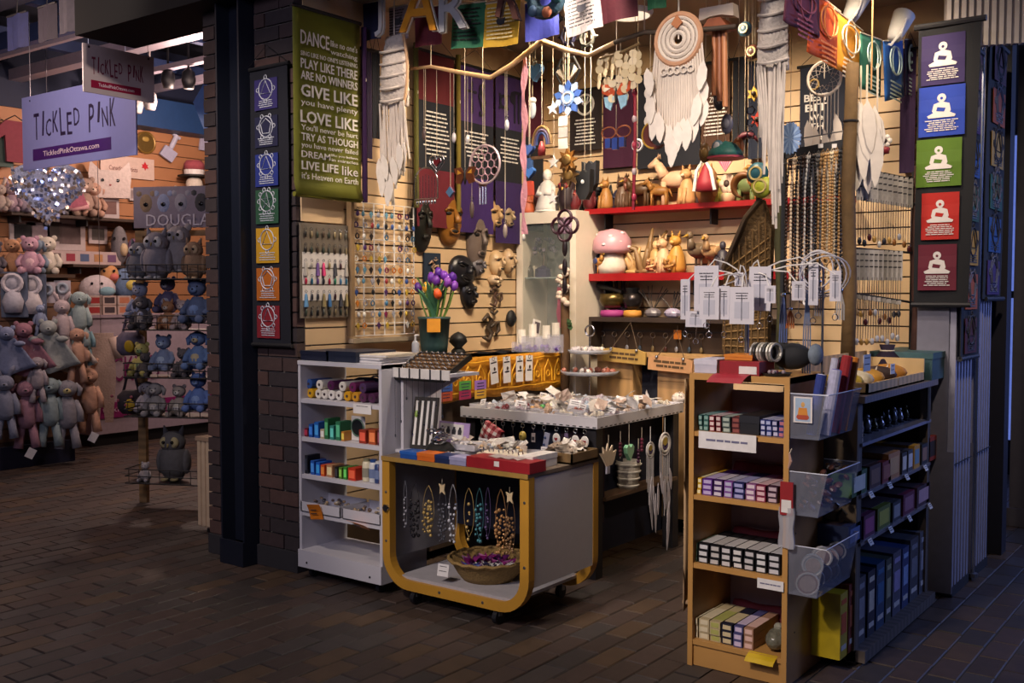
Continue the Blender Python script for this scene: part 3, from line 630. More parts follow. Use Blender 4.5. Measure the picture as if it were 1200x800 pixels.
incense_grid(.433, 0, BY0 + .02, [(115, 155, '2c4436', '6a8a72', 'green'), (158, 208, '101014', 'c8c8c8', 'first black'), (212, 262, '141418', 'b8b4b0', 'second black'), (266, 316, '121216', 'c4c0c0', 'third black'), (320, 370, '15141a', 'd0ccc8', 'fourth black'),
                               (374, 426, '111115', 'bcb8b8', 'fifth black'), (430, 484, '141318', 'd0d0d0', 'sixth black'), (488, 548, '121218', 'c0c0c4', 'seventh black')], .026, 3, 'third', .27)
incense_grid(.11, 0, BY0 + .02, [(110, 160, 'b5a680', 'd8ccae', 'first cream'), (163, 213, 'bcac86', 'd4c8a8', 'second cream'), (216, 268, 'b8a87e', 'a8a85c', 'third cream'), (271, 325, '1c1e30', 'c8b890', 'navy'), (329, 374, '4a4876', 'c8b8d0', 'violet'), (377, 425, 'a07a64', 'd8b4a8', 'peach')], .028, 3, 'bottom', .26)
for i, z in enumerate((.72, .433, .11)):
    t = thing('folded_cloth', 'dark red folded cloth behind the incense on the %s shelf' % ('second', 'third', 'bottom')[i], 'cloth', (BX0 + .23, BY1 - .06, z), 0, 'red cloths in the bookcase')
    MB().sheet(lambda s, q: ((s - .5) * .34, .03 * math.cos(q * PI) + .004 * math.sin(s * 20), .1 * math.sin(q * PI) + .003 + .004 * math.sin(s * 13)), 12, 8, .006).build('fold', mat('5c0f1c', .8, noise=.3), t, True)
    MB().box(-.16, .16, -.02, .02, 0, .05).build('padding', mat('4a0c16', .8), t)
t = thing('plastic_bag', 'crumpled clear bag of grey sachets on the bookcase\'s bottom shelf', 'bag', (-1.595, BY0 + .1, .111))
MB().sph((0, 0, .045), (.046, .08, .045), 12, 8).build('bag', mat('6a685a', .25, noise=.6, scale=45, bump=.8), t, True); MB().sph((0, .0, .09), (.02, .02, .02), 8, 5).build('knot', mat('8a887a', .3), t)
o = MB().sheet(lambda s, q: ((s - .5) * .12, (q - .5) * .06, .004 * math.sin(q * 4)), 3, 3, .001).build('yellow_leaflet', mat('c9a818', .6)); o.location = (-1.62, BY0 - .015, .1); o.rotation_euler = (.5, 0, 0)
tag(o, 'yellow leaflet hanging over the bookcase\'s bottom shelf edge', 'leaflet')
for i, (zx0, zx1, zy, oy, hh, yy, s_) in enumerate([(155, 425, 390, 420, .07, BY0 - .012, ''), (430, 553, 340, 600, .04, BY0 - .012, '')]):
    a = pt(780 + zx0 / 4, oy + zy / 4, y=yy); b = pt(780 + zx1 / 4, oy + zy / 4, y=yy)
    t = thing('shelf_note', 'white handwritten note taped to the %s' % ['first shelf\'s front edge', 'third shelf\'s front edge'][i], 'note', ((a.x + b.x) / 2, yy, (a.z + b.z) / 2 + .0), 0)
    MB().box(-(b.x - a.x) / 2, (b.x - a.x) / 2, -.0006, .0006, -hh / 2, hh / 2).build('paper', PAPER, t); lines(MB(), -(b.x - a.x) * .4, (b.x - a.x) * .4, hh * .08, 1, .01, hh * .12, -.001, i, .1).build('handwriting', mat('6a6a86', .8), t)
# acrylic bins screwed to its side
AC = glass('aab0c4', .15, .1)
def bin_(z0, z1, lab):
    t = thing('acrylic_bin', lab, 'bin', (BX1 + .001, BY0 + .005, z0), 0, 'clear bins on the bookcase side')
    L, D, h = .38, .15, z1 - z0; s = .035
    MB().add([(0, 0, 0), (D - s, 0, 0), (D - s, L, 0), (0, L, 0), (0, 0, .004), (D - s, 0, .004), (D - s, L, .004), (0, L, .004)], [(3, 2, 1, 0), (4, 5, 6, 7), (0, 1, 5, 4), (1, 2, 6, 5), (2, 3, 7, 6), (3, 0, 4, 7)]).build('floor_sheet', AC, t)
    MB().add([(D - s, 0, 0), (D, 0, h), (D, L, h), (D - s, L, 0), (D - s - .004, 0, 0), (D - .004, 0, h), (D - .004, L, h), (D - s - .004, L, 0)], [(0, 3, 2, 1), (4, 5, 6, 7), (0, 1, 5, 4), (1, 2, 6, 5), (2, 3, 7, 6), (3, 0, 4, 7)]).build('front_sheet', AC, t)
    for y in (0, L - .003): MB().add([(0, y, 0), (D - s, y, 0), (D, y, h), (0, y, h), (0, y + .003, 0), (D - s, y + .003, 0), (D, y + .003, h), (0, y + .003, h)], [(0, 1, 2, 3), (7, 6, 5, 4), (0, 4, 5, 1), (1, 5, 6, 2), (2, 6, 7, 3), (3, 7, 4, 0)]).build('end_sheet', AC, t)
    MB().tube([(0, 0, h), (D, 0, h), (D, L, h), (0, L, h)], .0025, 5).build('bright_rim', mat('c8ccd8', .2), t)
    return t
b1 = bin_(.99, 1.165, 'upper clear acrylic bin on the bookcase side, holding cloth rolls')
b2 = bin_(.69, .86, 'middle clear acrylic bin on the bookcase side, full of dark packets')
b3 = bin_(.375, .57, 'lower clear acrylic bin on the bookcase side, holding round tins')
for i, (x, y, c, c2, tl, r_) in enumerate([(.05, .1, '24357e', 'b8b8d0', .24, .02), (.095, .13, 'a9a9c4', '5a5a96', .26, .022), (.06, .2, 'b0b0c4', '8a8aa0', .3, .016), (.1, .22, '8e1c24', 'b02a30', .31, .022), (.07, .27, '20222a', '3a3c44', .3, .02), (.1, .31, 'c07020', 'd88c2c', .3, .02), (.05, .33, '8a3a2a', 'a85a3a', .25, .018)]):
    nmv = ['blue and white', 'lavender dotted', 'pale lilac', 'bright red', 'black', 'orange', 'rust'][i]
    t = thing('cloth_roll', '%s rolled cloth sticking out of the upper clear bin' % nmv, 'roll', (BX1 + x, BY0 + y, .997), 0, 'cloth rolls in the upper bin', rx=-.12, ry=.12)
    MB().tube([(0, 0, 0), (0, 0, tl)], r_, 12).build('roll', mat(c, .8, noise=.3, scale=60), t); MB().ring((0, 0, 0), r_ * .7, .003, 10, 4).build('spiral_end', mat(c2, .8), t).matrix_local = Matrix.Translation((0, 0, tl)) @ Matrix.Rotation(PI / 2, 4, 'X')
t = paper_card('picture_card', 'small card with a seated figure in orange on the upper bin\'s end', 'card', (BX1 + .055, BY0 - .003, 1.105), .075, .1, 'd8d0cc', n=0)
MB().prism([(-.022, -.02), (.022, -.02), (.026, -.03), (.018, -.038), (-.018, -.038), (-.026, -.03)], -.0024, -.001).build('robe_print', mat('a8442a', .6), t); MB().sph((0, -.001, .02), (.009, .0015, .011), 8, 5).build('head_print', mat('c99a58', .6), t); MB().prism([(-.016, .008), (.016, .008), (.02, -.02), (-.02, -.02)], -.0022, -.001).build('torso_print', mat('c9822c', .6), t)
MB().box(-.03, .03, -.0014, -.001, -.045, .045).build('frame_print', mat('9ab0c8', .6), t)
for k in range(34):
    r_ = random.Random(k)
    o = MB().sph((0, 0, 0), (r_.uniform(.014, .024), r_.uniform(.012, .02), r_.uniform(.006, .012)), 7, 5).build('sachet', mat(r_.choice(['3a1c24', '4a2a24', '2c2228', '5c3428', '3c3040', '6a4a2c']), .4, noise=.5, scale=70))
    o.location = (BX1 + .03 + r_.random() * .09, BY0 + .03 + r_.random() * .33, .705 + (k / 34) * .15); o.rotation_euler = (r_.uniform(-1, 1), r_.uniform(-1, 1), r_.uniform(0, 3))
    tag(o, 'little dark sachet heaped in the middle clear bin', 'sachet', 'sachets in the middle bin')
for i, (y, x, z, r_, c) in enumerate([(.04, .065, .42, .045, '4a2024'), (.08, .07, .485, .042, '6a7680'), (.12, .06, .42, .042, '5a5a62'), (.17, .075, .5, .04, 'b8b4b4'), (.2, .06, .425, .042, '7a6a50'), (.25, .07, .48, .042, '8a7a80'), (.29, .06, .42, .042, '3a4858'), (.32, .08, .495, .038, '22262c')]):
    t = thing('incense_tin', '%s round tin, %s from the front in the lower clear bin' % (['red brown', 'grey blue', 'grey', 'white', 'olive', 'mauve', 'slate', 'black'][i], ORD[i]), 'tin', (BX1 + x, BY0 + y, z), .5, 'round tins in the lower bin')
    MB().tube([(0, -.012, 0), (0, .014, 0)], r_, 16).build('tin', mat(c, .35), t); MB().ring((0, -.013, 0), r_ * .95, .004, 16, 5).build('lid_rim', mat('a8aab0', .3, .5), t); MB().tube([(0, -.0145, 0), (0, -.012, 0)], r_ * .7, 14).build('paper_label', mat('6a5a58', .6, noise=.5, scale=60), t)
t = thing('cellophane_pouch', 'red topped cellophane pouch hanging at the bookcase\'s right edge', 'pouch', (BX1 + .0, BY0 - .02, .72))
MB().sheet(lambda s, q: ((s - .5) * .06 * (1 + .1 * math.sin(q * 9)), .008 * math.sin(s * 6), -.16 * q), 4, 8, .012).build('pouch', glass('c4c4cc', .5, .15), t); MB().box(-.026, .026, 0, .01, -.03, .1).build('header_card', mat('8e1a20', .5), t); MB().box(-.02, .02, -.002, 0, -.02, .03).build('label', WHITE, t)
for v, lab in ((540, 'upper'), (635, 'lower')):
    p = pt(925, v, y=BY0 - .01); t = thing('fluff_tag', 'pinkish frayed thread tag on the bookcase edge, %s one' % lab, 'tag', p, 0, 'thread tags'); 
    MB().tube([(0, 0, .03), (.006, 0, 0), (-.004, 0, -.03)], [.004, .007, .003], 6).build('thread', mat('b08a78', .8), t); MB().tube([(0, 0, .03), (.01, 0, .05)], .002, 4).build('loop', CORD, t)
# cream garment bag strip hung along the left side
t = thing('muslin_strip', 'long cream muslin strip hanging down the bookcase\'s left side', 'cloth', (BX0 - .012, BY0 + .02, 0))
MB().sheet(lambda s, q: (-.012 - .016 * math.sin(q * 7) * s - .02 * max(0, q - .85) * 6 * s, .0 + .11 * s - .02, 1.2 - .98 * q), 5, 16, .01).build('strip', mat('b89a74', .8, noise=.15), t, True)
MB().sph((-.015, .02, .25), (.022, .02, .012), 8, 5).build('knot', mat('a08464', .8), t)
# on the bookcase top
BT = 1.227
carton('white_box', 'white card box on the bookcase\'s left corner', 'box', (-1.89, BY0 + .1, BT), .1, .16, .055, 'b9b8c8', lid='c8c6d4')
t = carton('red_box', 'open bright red box with white label on the bookcase top', 'box', (-1.73, BY0 + .07, BT), .17, .15, .055, '8c1420'); MB().box(.0, .075, -.077, -.0752, .006, .036).build('label', WHITE, t)
MB().sheet(lambda s, q: (-.1 + .15 * s, -.075 - .09 * q, .004 - .03 * q * q), 3, 3, .003).build('flap', mat('98162a', .5), t)
carton('orange_box', 'flat orange box lying on the red box', 'box', (-1.755, BY0 + .1, BT + .057), .12, .12, .02, 'c4741c', lid='cc7a20')
t = thing('bangle_stack', 'striped silver bangles on the red box beside the black bag', 'bangles', (-1.665, BY0 + .08, BT + .06))
for k in range(7): o = MB().ring((0, 0, 0), .035, .006, 16, 5).build('bangle', mat(['b0aca4', '3a3838', 'c4c0b4'][k % 3], .3, .4), t); o.location = (.012 * k - .03, .004 * k, .03); o.rotation_euler = (0, .5, PI / 2 - .3)
t = thing('fabric_pouch', 'black fabric pouch with gold band lying on the bookcase top', 'pouch', (-1.6, BY0 + .22, BT))
MB().sph((0, 0, .07), (.085, .06, .055), 16, 9).build('pouch', mat('14161c', .8), t, True); MB().ring((.05, 0, .07), .05, .008, 16, 6).build('gold_band', mat('c09a3a', .4, .4), t).rotation_euler = (0, 0, PI / 2); MB().sph((.1, .0, .08), (.03, .04, .045), 10, 7).build('grey_gather', mat('6a7684', .8, noise=.4, scale=40), t, True)
t = thing('bead_dish', 'dark dish of beads at the bookcase top\'s right corner', 'dish', (-1.6, BY0 + .06, BT))
MB().lathe([(.05, 0), (.06, .012), (.055, .012), (.045, .004), (0, .004)], 16).build('dish', mat('23262c', .4), t)
for k in range(9): MB().sph((0, 0, 0), .009, 6, 4).build('bead', mat(random.choice(['5a3040', '8a7a80', '33404a', 'b09a90']), .3), t, True, (random.uniform(-.03, .03), random.uniform(-.03, .03), .014))

# ------------------------------------------------------------------ right hand display shelf facing the passage
RX, RY0, RY1 = -1.38, 4.28, 5.33
def zr(v): return pt(1060, v, x=RX).z
rs = thing('incense_shelf', 'dark wooden shelf stand facing the passage beside the oak bookcase', 'shelf')
GW = mat('4d443f', .6, noise=.3, scale=6, wave='Y', bump=.1); MT = mat('8c8a94', .35, .6)
RZ = [zr(452), zr(502), zr(556), zr(606), zr(716)]
for y in (RY0 - .02, RY1 - .02):
    for x in (RX - .05, RX - .34): MB().box(x, x + .04, y, y + .045, 0, RZ[0] if x > RX - .2 else RZ[0] + .02).build('post', GW, rs)
MB().box(RX - .34, RX + .02, RY0 - .04, RY1 + .04, RZ[0] - .028, RZ[0]).build('top_board', mat('6a5f5c', .5, wave='Y', scale=8), rs)
for z in RZ[1:4]: MB().box(RX - .32, RX, RY0, RY1, z - .014, z).build('shelf_board', MT, rs)
MB().box(RX - .34, RX + .03, RY0 - .02, RY1 + .02, RZ[4] - .05, RZ[4]).build('bottom_board', GW, rs)
MB().box(RX - .34, RX - .33, RY0, RY1, RZ[4], RZ[0]).build('back_panel', mat('1c1a1e', .8), rs)
MB().cyl((RX + .005, RY1 - .08, RZ[1]), (RX + .005, RY1 - .08, RZ[0] - .03), .008, n=8).build('chrome_upright', CHROME, rs)
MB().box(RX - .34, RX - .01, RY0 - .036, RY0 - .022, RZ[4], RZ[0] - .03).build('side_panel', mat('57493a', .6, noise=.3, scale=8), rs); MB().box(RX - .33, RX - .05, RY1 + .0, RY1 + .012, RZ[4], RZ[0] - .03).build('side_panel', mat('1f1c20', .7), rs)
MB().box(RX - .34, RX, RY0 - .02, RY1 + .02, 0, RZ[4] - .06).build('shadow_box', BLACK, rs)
t = thing('folded_umbrella', 'black folded umbrella leaning between bookcase and shelf stand', 'umbrella', (-1.47, 4.245, 0)); MB().tube([(0, 0, .0), (0, 0, .04), (0, 0, .35), (.0, 0, .52)], [.008, .018, .024, .01], 8).build('canopy', BLACK, t); MB().tube([(0, 0, .5), (0, 0, .62), (.02, 0, .65), (.04, 0, .63)], .007, 6).build('handle', DARK, t)
def rit(u): return ya(u, RX)
# goods on it
t = thing('wooden_crate', 'low pale wooden crate of yellow sachets on the shelf stand\'s top', 'crate', (RX - .14, 0, RZ[0]))
ca, cb = rit(1018), rit(1084)
for (x0, x1, y0, y1, z0, z1) in [(-.15, .14, ca, cb, .0, .008), (.13, .14, ca, (ca + cb) / 2 - .003, 0, .045), (.13, .14, (ca + cb) / 2 + .003, cb, 0, .045), (-.15, -.14, ca, cb, 0, .14), (-.15, .14, ca, ca + .01, 0, .05), (-.15, .14, cb - .01, cb, 0, .11)]:
    MB().box(x0, x1, y0, y1, z0, z1).build('plank', mat('b79a6c', .6, wave='Y', scale=5, noise=.2), t)
t = thing('teal_keepsake_box', 'worn teal box with an amber oval on the shelf stand\'s far corner', 'box', (RX - .14, (rit(1088) + rit(1119)) / 2, RZ[0]), RZX)
w2 = (rit(1119) - rit(1088)) / 2; MB().box(-w2, w2, -.16, .14, 0, .13).build('body', mat('2b4a4e', .6, noise=.5, scale=18), t); MB().box(-w2 - .004, w2 + .004, -.164, .144, .105, .135).build('lid', mat('35565a', .6, noise=.5, scale=18), t); MB().sph((0, -.162, .055), (.022, .006, .03), 10, 6).build('amber_inset', mat('b07a2a', .25), t)
for i, u in enumerate((1022, 1034, 1046, 1060, 1072)):
    t = thing('herb_bundle', '%s sachet bundle, %s from the front in the pale crate' % (['yellow', 'cream', 'golden', 'dark', 'amber'][i], ORD[i]), 'bundle', (RX - .12, rit(u), RZ[0] + .01), 0, 'bundles in the pale crate')
    MB().sph((0, 0, .04), (.09, .03, .04), 10, 6).build('bundle', mat(['b89a30', 'c9bca0', 'b4822a', '3a2622', 'a87024'][i], .7, noise=.5, scale=40, bump=.5), t, True); MB().ring((0, 0, .04), .036, .004, 10, 4).build('tie', CORD, t).rotation_euler = (0, 0, PI / 2)
for i, (u, v, w_, h_) in enumerate([(1016, 425, .09, .07), (1046, 432, .06, .045)]):
    p = pt(u, v, x=RX + .01); paper_card('price_card', 'white price card standing in the pale crate, %s one' % ['nearer', 'farther'][i], 'price tag', p, w_, h_, rz=RZX, n=2)
# pewter figures and boxes of shelf 2..4
for i in range(9):
    y = RY0 + .14 + i * .098
    t = thing('pewter_figure', 'small pewter figure, %s from the front on the stand\'s upper shelf' % ORD[i], 'figurine', (RX - .09, y, RZ[1]), RZX, 'pewter figures on the shelf stand')
    c = mat(['3a3c40', '60626a', '8a8c94', '46422c', '787a82'][i % 5], .3, .7, noise=.4, scale=60); h = random.uniform(.055, .085)
    MB().lathe([(.025, 0), (.026, .008), (.012, .012)], 10).build('base', DARK, t); MB().lathe([(.016, .01), (.02, h * .4), (.012, h * .7), (.006, h * .8)], 8).build('robe', c, t, True); MB().sph((0, 0, h * .9), h * .14, 8, 5).build('head', c, t, True)
    if i % 2: MB().prism([(.012, h * .7), (.045, h), (.04, h * .5)], .004, .008).prism([(-.012, h * .7), (-.045, h), (-.04, h * .5)], .004, .008).build('wings', c, t)
t = carton('dotted_box', 'cream box with dark dots at the front of the stand\'s upper shelf', 'box', (RX - .08, rit(1016), RZ[1]), .06, .12, .085, 'a08a78', rz=RZX)
for k in range(12): MB().box(-.002, .002, -.062, -.06, 0, .004).build('dot', INK, t, loc=(-.02 + (k % 4) * .013, 0, .015 + (k // 4) * .02))
open_b = [(1003, 1022, .1, '3c5a34', 'cfd0c4', 'green'), (1024, 1038, .1, '4a2c24', '7a5a48', 'brown'), (1039, 1050, .095, '7a2a24', '9a5a48', 'brick red'), (1046, 1060, .12, 'b07a4a', 'c49a68', 'tan'), (1062, 1068, .1, '2c2a2c', 'c8c4bc', 'black'), (1069, 1075, .1, '3a3c44', 'c8c8cc', 'slate'),
          (1076, 1083, .11, 'b8862a', '6a8aa0', 'yellow and blue'), (1085, 1092, .1, '22242a', '8a6a5a', 'dark'), (1093, 1103, .12, '8e2c1c', '2a1c1c', 'tall red')]
for i, (u0, u1, h, c, fc, nmv) in enumerate(open_b):
    y0, y1 = rit(u0), rit(u1); 
    carton('gift_carton', '%s carton, %s from the front on the stand\'s middle shelf' % (nmv, ORD[i]), 'box', (RX - .13, (y0 + y1) / 2, RZ[2]), (y1 - y0) * .92, .24, h, c, face=fc, rz=RZX, group='cartons on the middle shelf', stripe='3a2c26')
for i, (u0, u1, h, c, fc, nmv) in enumerate([(1000, 1016, .09, '1c2a50', '5a6a9a', 'navy'), (1018, 1032, .1, '54163c', '9a4a7a', 'magenta'), (1034, 1050, .1, '58641c', 'a0a040', 'olive'), (1052, 1062, .09, '2a2c34', '8a8a90', 'black'), (1064, 1078, .1, '5a1a38', '8a5a70', 'wine'), (1080, 1096, .1, '3a2430', 'a88a98', 'dark plum')]):
    y0, y1 = rit(u0), rit(u1); carton('gift_carton', '%s carton, %s from the front on the stand\'s lower shelf' % (nmv, ORD[i]), 'box', (RX - .13, (y0 + y1) / 2, RZ[3]), (y1 - y0) * .92, .24, h, c, face=fc, rz=RZX, group='cartons on the lower shelf', stripe='30242a')
for i, (u, zi) in enumerate([(1020, 2), (1042, 2), (1062, 2), (1084, 2), (1106, 2), (1020, 3), (1044, 3), (1066, 3), (1090, 3)]):
    o = MB().box(-.024, .024, -.001, .001, -.028, .0).build('shelf_tag', mat('c4c0bc', .6)); o.location = (RX + .008, rit(u), RZ[zi] + .004); o.rotation_euler = (-.5, 0, RZX)
    lines(MB(), -.018, .018, -.006, 2, .009, .003, -.0012, i).build('print', INK, o)
    tag(o, 'small white shelf tag, %s from the front on the stand\'s %s shelf' % (ORD[i % 5], 'middle' if zi == 2 else 'lower'), 'price tag', 'shelf tags on the stand')
for i, (u0, u1, h, c, fc, nmv) in enumerate([(995, 1004, .34, 'a8921c', 'b84a1c', 'yellow'), (1005, 1012, .36, '6a2418', '9a4a2a', 'rust'), (1013, 1025, .36, '3a3c48', '7a7c88', 'slate'), (1027, 1036, .36, '181c30', 'b8b0a0', 'black'), (1037, 1047, .37, '1c3a5c', '2a5a86', 'blue'), (1048, 1055, .36, '3a4038', '8a8a70', 'grey-green'),
                                           (1056, 1066, .37, '4a4a5c', '8a80a8', 'lilac grey'), (1067, 1075, .36, '2a3a66', '7a90b8', 'dark blue'), (1076, 1086, .38, '40424c', '6a6c78', 'charcoal'), (1087, 1097, .39, '50525e', '8a8c98', 'tall grey')]):
    y0, y1 = rit(u0), rit(u1)
    t = thing('boxed_book_set', '%s boxed set, %s from the front on the stand\'s bottom' % (nmv, ORD[i]), 'book set', (RX - .02, (y0 + y1) / 2, RZ[4]), RZX, 'upright book sets on the shelf stand\'s bottom')
    w2 = (y1 - y0) * .46; MB().box(-w2, w2, 0, .24, 0, h * .8).build('case', mat(c, .35, noise=.35, scale=15), t); MB().box(-w2 * .7, w2 * .7, -.0015, 0, h * .3, h * .55).build('cover_picture', mat(fc, .4, noise=.5, scale=30), t); MB().box(-w2 * .7, w2 * .7, -.0015, 0, h * .1, h * .16).build('title_strip', mat('b0aca8', .5), t); MB().box(-w2 * .7, w2 * .7, -.0015, 0, h * .66, h * .72).build('top_strip', mat(fc, .5), t)
# ------------------------------------------------------------------ tray table in the middle
TX0, TX1, TY0, TY1, TTZ = -3.86, -2.92, 4.65, 5.63, .855
tt = thing('tray_table', 'white rimmed display table crowded with stone trays behind the cart', 'table')
WR = mat('cfccd0', .45, noise=.05)
MB().box(TX0, TX1, TY0, TY1, TTZ - .02, TTZ).build('table_top', WR, tt)
MB().box(TX0, TX1, TY0 - .012, TY0, TTZ - .025, TTZ + .035).build('rim', WR, tt); MB().box(TX1, TX1 + .012, TY0 - .012, TY1, TTZ - .025, TTZ + .035).build('rim', WR, tt); MB().box(TX0, TX1, TY1, TY1 + .012, TTZ - .025, TTZ + .035).build('rim', WR, tt)
for k in range(22): MB().box(TX0 + .02 + k * .043, TX0 + .042 + k * .043, TY0 - .0135, TY0 - .012, TTZ - .021, TTZ - .016).build('slot', DARK, tt)
for k in range(20): MB().box(TX1 + .012, TX1 + .0135, TY0 + .02 + k * .048, TY0 + .044 + k * .048, TTZ - .021, TTZ - .016).build('slot', DARK, tt)
for x, y in ((TX1 - .05, TY0 + .02), (TX1 - .05, TY1 - .08), (TX0 + .05, TY0 + .02), (TX0 + .05, TY1 - .08)): MB().box(x - .035, x + .035, y, y + .07, 0, TTZ - .02).build('leg', mat('1c1a20', .6), tt)
MB().box(TX0 + .02, TX1 - .3, TY0 + .1, TY0 + .115, .1, TTZ - .02).build('cloth_panel', mat('131a30', .85), tt); MB().box(TX1 - .3, TX1 - .02, TY0 + .1, TY0 + .115, .3, TTZ - .02).build('cloth_panel', mat('2a1620', .85), tt)
MB().box(TX1 - .12, TX1 - .105, TY0 + .1, TY1 - .05, .1, TTZ - .02).build('cloth_panel', mat('10162c', .85), tt)
MB().box(TX1 - .12, TX1 + .0, TY0 + .1, TY1 - .05, .42, .44).build('lower_shelf', mat('5a4430', .6), tt)
r5 = random.Random(55)
cols5 = ['8a4a3e', 'b9a594', 'cfc8c0', '9a8f98', 'c9bfae', '6a3038', 'a8b0bc', 'd4cdc0', '7a6a70', 'b89a80']
names5 = {'8a4a3e': 'brick red', 'b9a594': 'beige', 'cfc8c0': 'white', '9a8f98': 'mauve', 'c9bfae': 'cream', '6a3038': 'garnet', 'a8b0bc': 'pale blue', 'd4cdc0': 'ivory', '7a6a70': 'smoky', 'b89a80': 'peach'}
idx = 0
stone_mesh = {}
def stone(parent, c, loc, s, rot):
    if c not in stone_mesh: stone_mesh[c] = MB().sph((0, 0, 0), (1, .8, .65), 6, 4).mesh('stone', mat(c, .3, noise=.35, scale=3))
    o = bpy.data.objects.new('stone', stone_mesh[c]); COL.objects.link(o); o.parent = parent; o.location = loc; o.scale = (s, s, s); o.rotation_euler = (rot, rot * .7, rot * 2)
for iy in range(6):
    for ix in range(6):
        x = TX0 + .1 + ix * .152 + r5.uniform(-.01, .01); y = TY0 + .09 + iy * .158 + r5.uniform(-.01, .01)
        if x > TX1 - .07: continue
        c = r5.choice(cols5); w_, d_, h_ = .125, .125, r5.uniform(.03, .05)
        t = thing('stone_tray', 'clear tray of %s stones, row %s, %s from the yellow cloth' % (names5[c], ['one', 'two', 'three', 'four', 'five', 'six'][iy], ORD[ix]), 'tray', (x, y, TTZ + .001), r5.uniform(-.1, .1), 'stone trays on the white table')
        for a in ((-w_ / 2, w_ / 2, -d_ / 2, d_ / 2, 0, .003),): MB().box(*a).build('tray_floor', glass('d8d8dc', .5), t)
        MB().box(-w_ / 2, w_ / 2, -d_ / 2, -d_ / 2 + .003, 0, h_).box(-w_ / 2, w_ / 2, d_ / 2 - .003, d_ / 2, 0, h_).box(-w_ / 2, -w_ / 2 + .003, -d_ / 2, d_ / 2, 0, h_).box(w_ / 2 - .003, w_ / 2, -d_ / 2, d_ / 2, 0, h_).build('tray_walls', glass('d4d4da', .35), t)
        for k in range(9): stone(t, c, (r5.uniform(-.045, .045), r5.uniform(-.045, .045), .015 + .03 * r5.random()), r5.uniform(.014, .022), r5.uniform(0, 3))
        if r5.random() < .55:
            o = MB().box(-.035, .035, -.0008, .0008, 0, .045).build('price_card', PAPER); o.location = (x + r5.uniform(-.02, .02), y - .03, TTZ + h_ * .7); o.rotation_euler = (-.35, r5.uniform(-.2, .2), r5.uniform(-.5, .3))
            lines(MB(), -.026, .026, .034, 2, .012, .004, -.001, idx).build('print', INK, o); idx += 1
            tag(o, 'white price card on the %s stone tray, row %s, %s from the cloth' % (names5[c], ['one', 'two', 'three', 'four', 'five', 'six'][iy], ORD[ix]), 'price tag', 'price cards among the stone trays')
for i, (u, v, s_, c, nmv) in enumerate([(796, 467, .05, 'd4c8bc', 'large white crystal cluster at the table\'s right end'), (745, 470, .038, 'd8d0c4', 'white crystal lump in the table\'s middle'), (668, 466, .04, 'd4cdc0', 'white crystal pile near the tiered stand'), (690, 476, .035, 'b4c0cc', 'pale blue crystal lump behind the rim'), (640, 468, .036, 'd9cfb8', 'cream crystal lump beside the yellow cloth'),
                                        (636, 484, .018, '4f9a4a', 'green glass egg on the tray rim'), (646, 483, .02, 'd8dcc0', 'white glass egg on the tray rim'), (624, 486, .018, 'd09a50', 'orange glass egg on the tray rim')]):
    p = pt(u, v, z=TTZ + .05) if i < 5 else pt(u, v - 8, z=TTZ + .03); o = MB().sph((0, 0, 0), (s_, s_ * .9, s_ * .8), 9, 6).build('crystal', mat(c, .35, noise=.3, scale=30, bump=.9), None, i > 4); o.location = p
    if i < 5:
        for k in range(7):
            q = MB().cyl((0, 0, 0), (0, 0, s_ * 1.1), s_ * .3, .002, 5).build('point', mat(c, .3), o); q.rotation_euler = (random.uniform(-1, 1), random.uniform(-1, 1), 0)
    else: MB().sph((0, 0, s_ * .7), (s_ * .3, s_ * .3, s_ * .15), 6, 4).build('cap', mat('d8d8d8', .3), o)
    tag(o, nmv, 'crystal')
# two-tier tray stand
t = thing('tiered_tray', 'two tier wire handled tray stand with stones at the table\'s back', 'tray stand', (0, 0, 0))
p = pt(684, 470, z=TTZ); bx, by = p.x - .05, p.y + .15
t.location = (bx, by, TTZ)
MB().cyl((0, 0, 0), (0, 0, .42), .006, n=8).build('stem', CHROME, t); MB().ring((0, 0, .455), .035, .006, 18, 6).build('handle_ring', CHROME, t); MB().lathe([(.05, 0), (.05, .01), (.01, .02)], 14).build('foot', CHROME, t)
for z, r_, c in ((.16, .2, '9a5a48'), (.3, .15, 'b8b0b4')):
    pl = MB().lathe([(.02, 0), (r_ * .9, .004), (r_, .03), (r_ * .98, .03), (r_ * .88, .01), (.02, .008)], 22).build('tier', glass('b8bcc8', .55), t, True); pl.location.z = z
    for k in range(22): stone(pl, c if k % 3 else 'cfc8c0', (r5.uniform(-.7, .7) * r_, r5.uniform(-.6, .6) * r_, .03), .024, r5.random() * 3)
# things hanging from the front rim
HY = TY0 - .03
def hang_root(name, lab, cat, u, v, y=None, x=None, group=None):
    p = pt(u, v, y=y) if y is not None else pt(u, v, x=x)
    return thing(name, lab, cat, p, 0 if y is not None else RZX, group)
t = hang_root('gingham_pouch', 'red and white gingham pouch hanging under the white rim', 'pouch', 574, 510, y=HY - .03)
t.rotation_euler = (0, .45, 0)
mb = MB(); mb.sheet(lambda s, q: ((s - .5) * .13, -.02 * math.sin(s * PI) * math.sin(q * PI), (.5 - q) * .12), 6, 6, .03)
gm = [mat('e0dad8', .8, noise=.05), mat('7c1422', .8, noise=.05), mat('b86a70', .8, noise=.05)]
o = mb.build('pouch', gm, t)
for f, pg in enumerate(o.data.polygons):
    c = pg.center; i_, j_ = int((c.x + .065) / .0217), int((c.z + .06) / .02); pg.material_index = [0, 2, 1][(i_ % 2) + (j_ % 2)]
MB().tube([(-.02, 0, .06), (0, 0, .1), (.02, 0, .06)], .002, 5).build('drawstring', CORD, t)
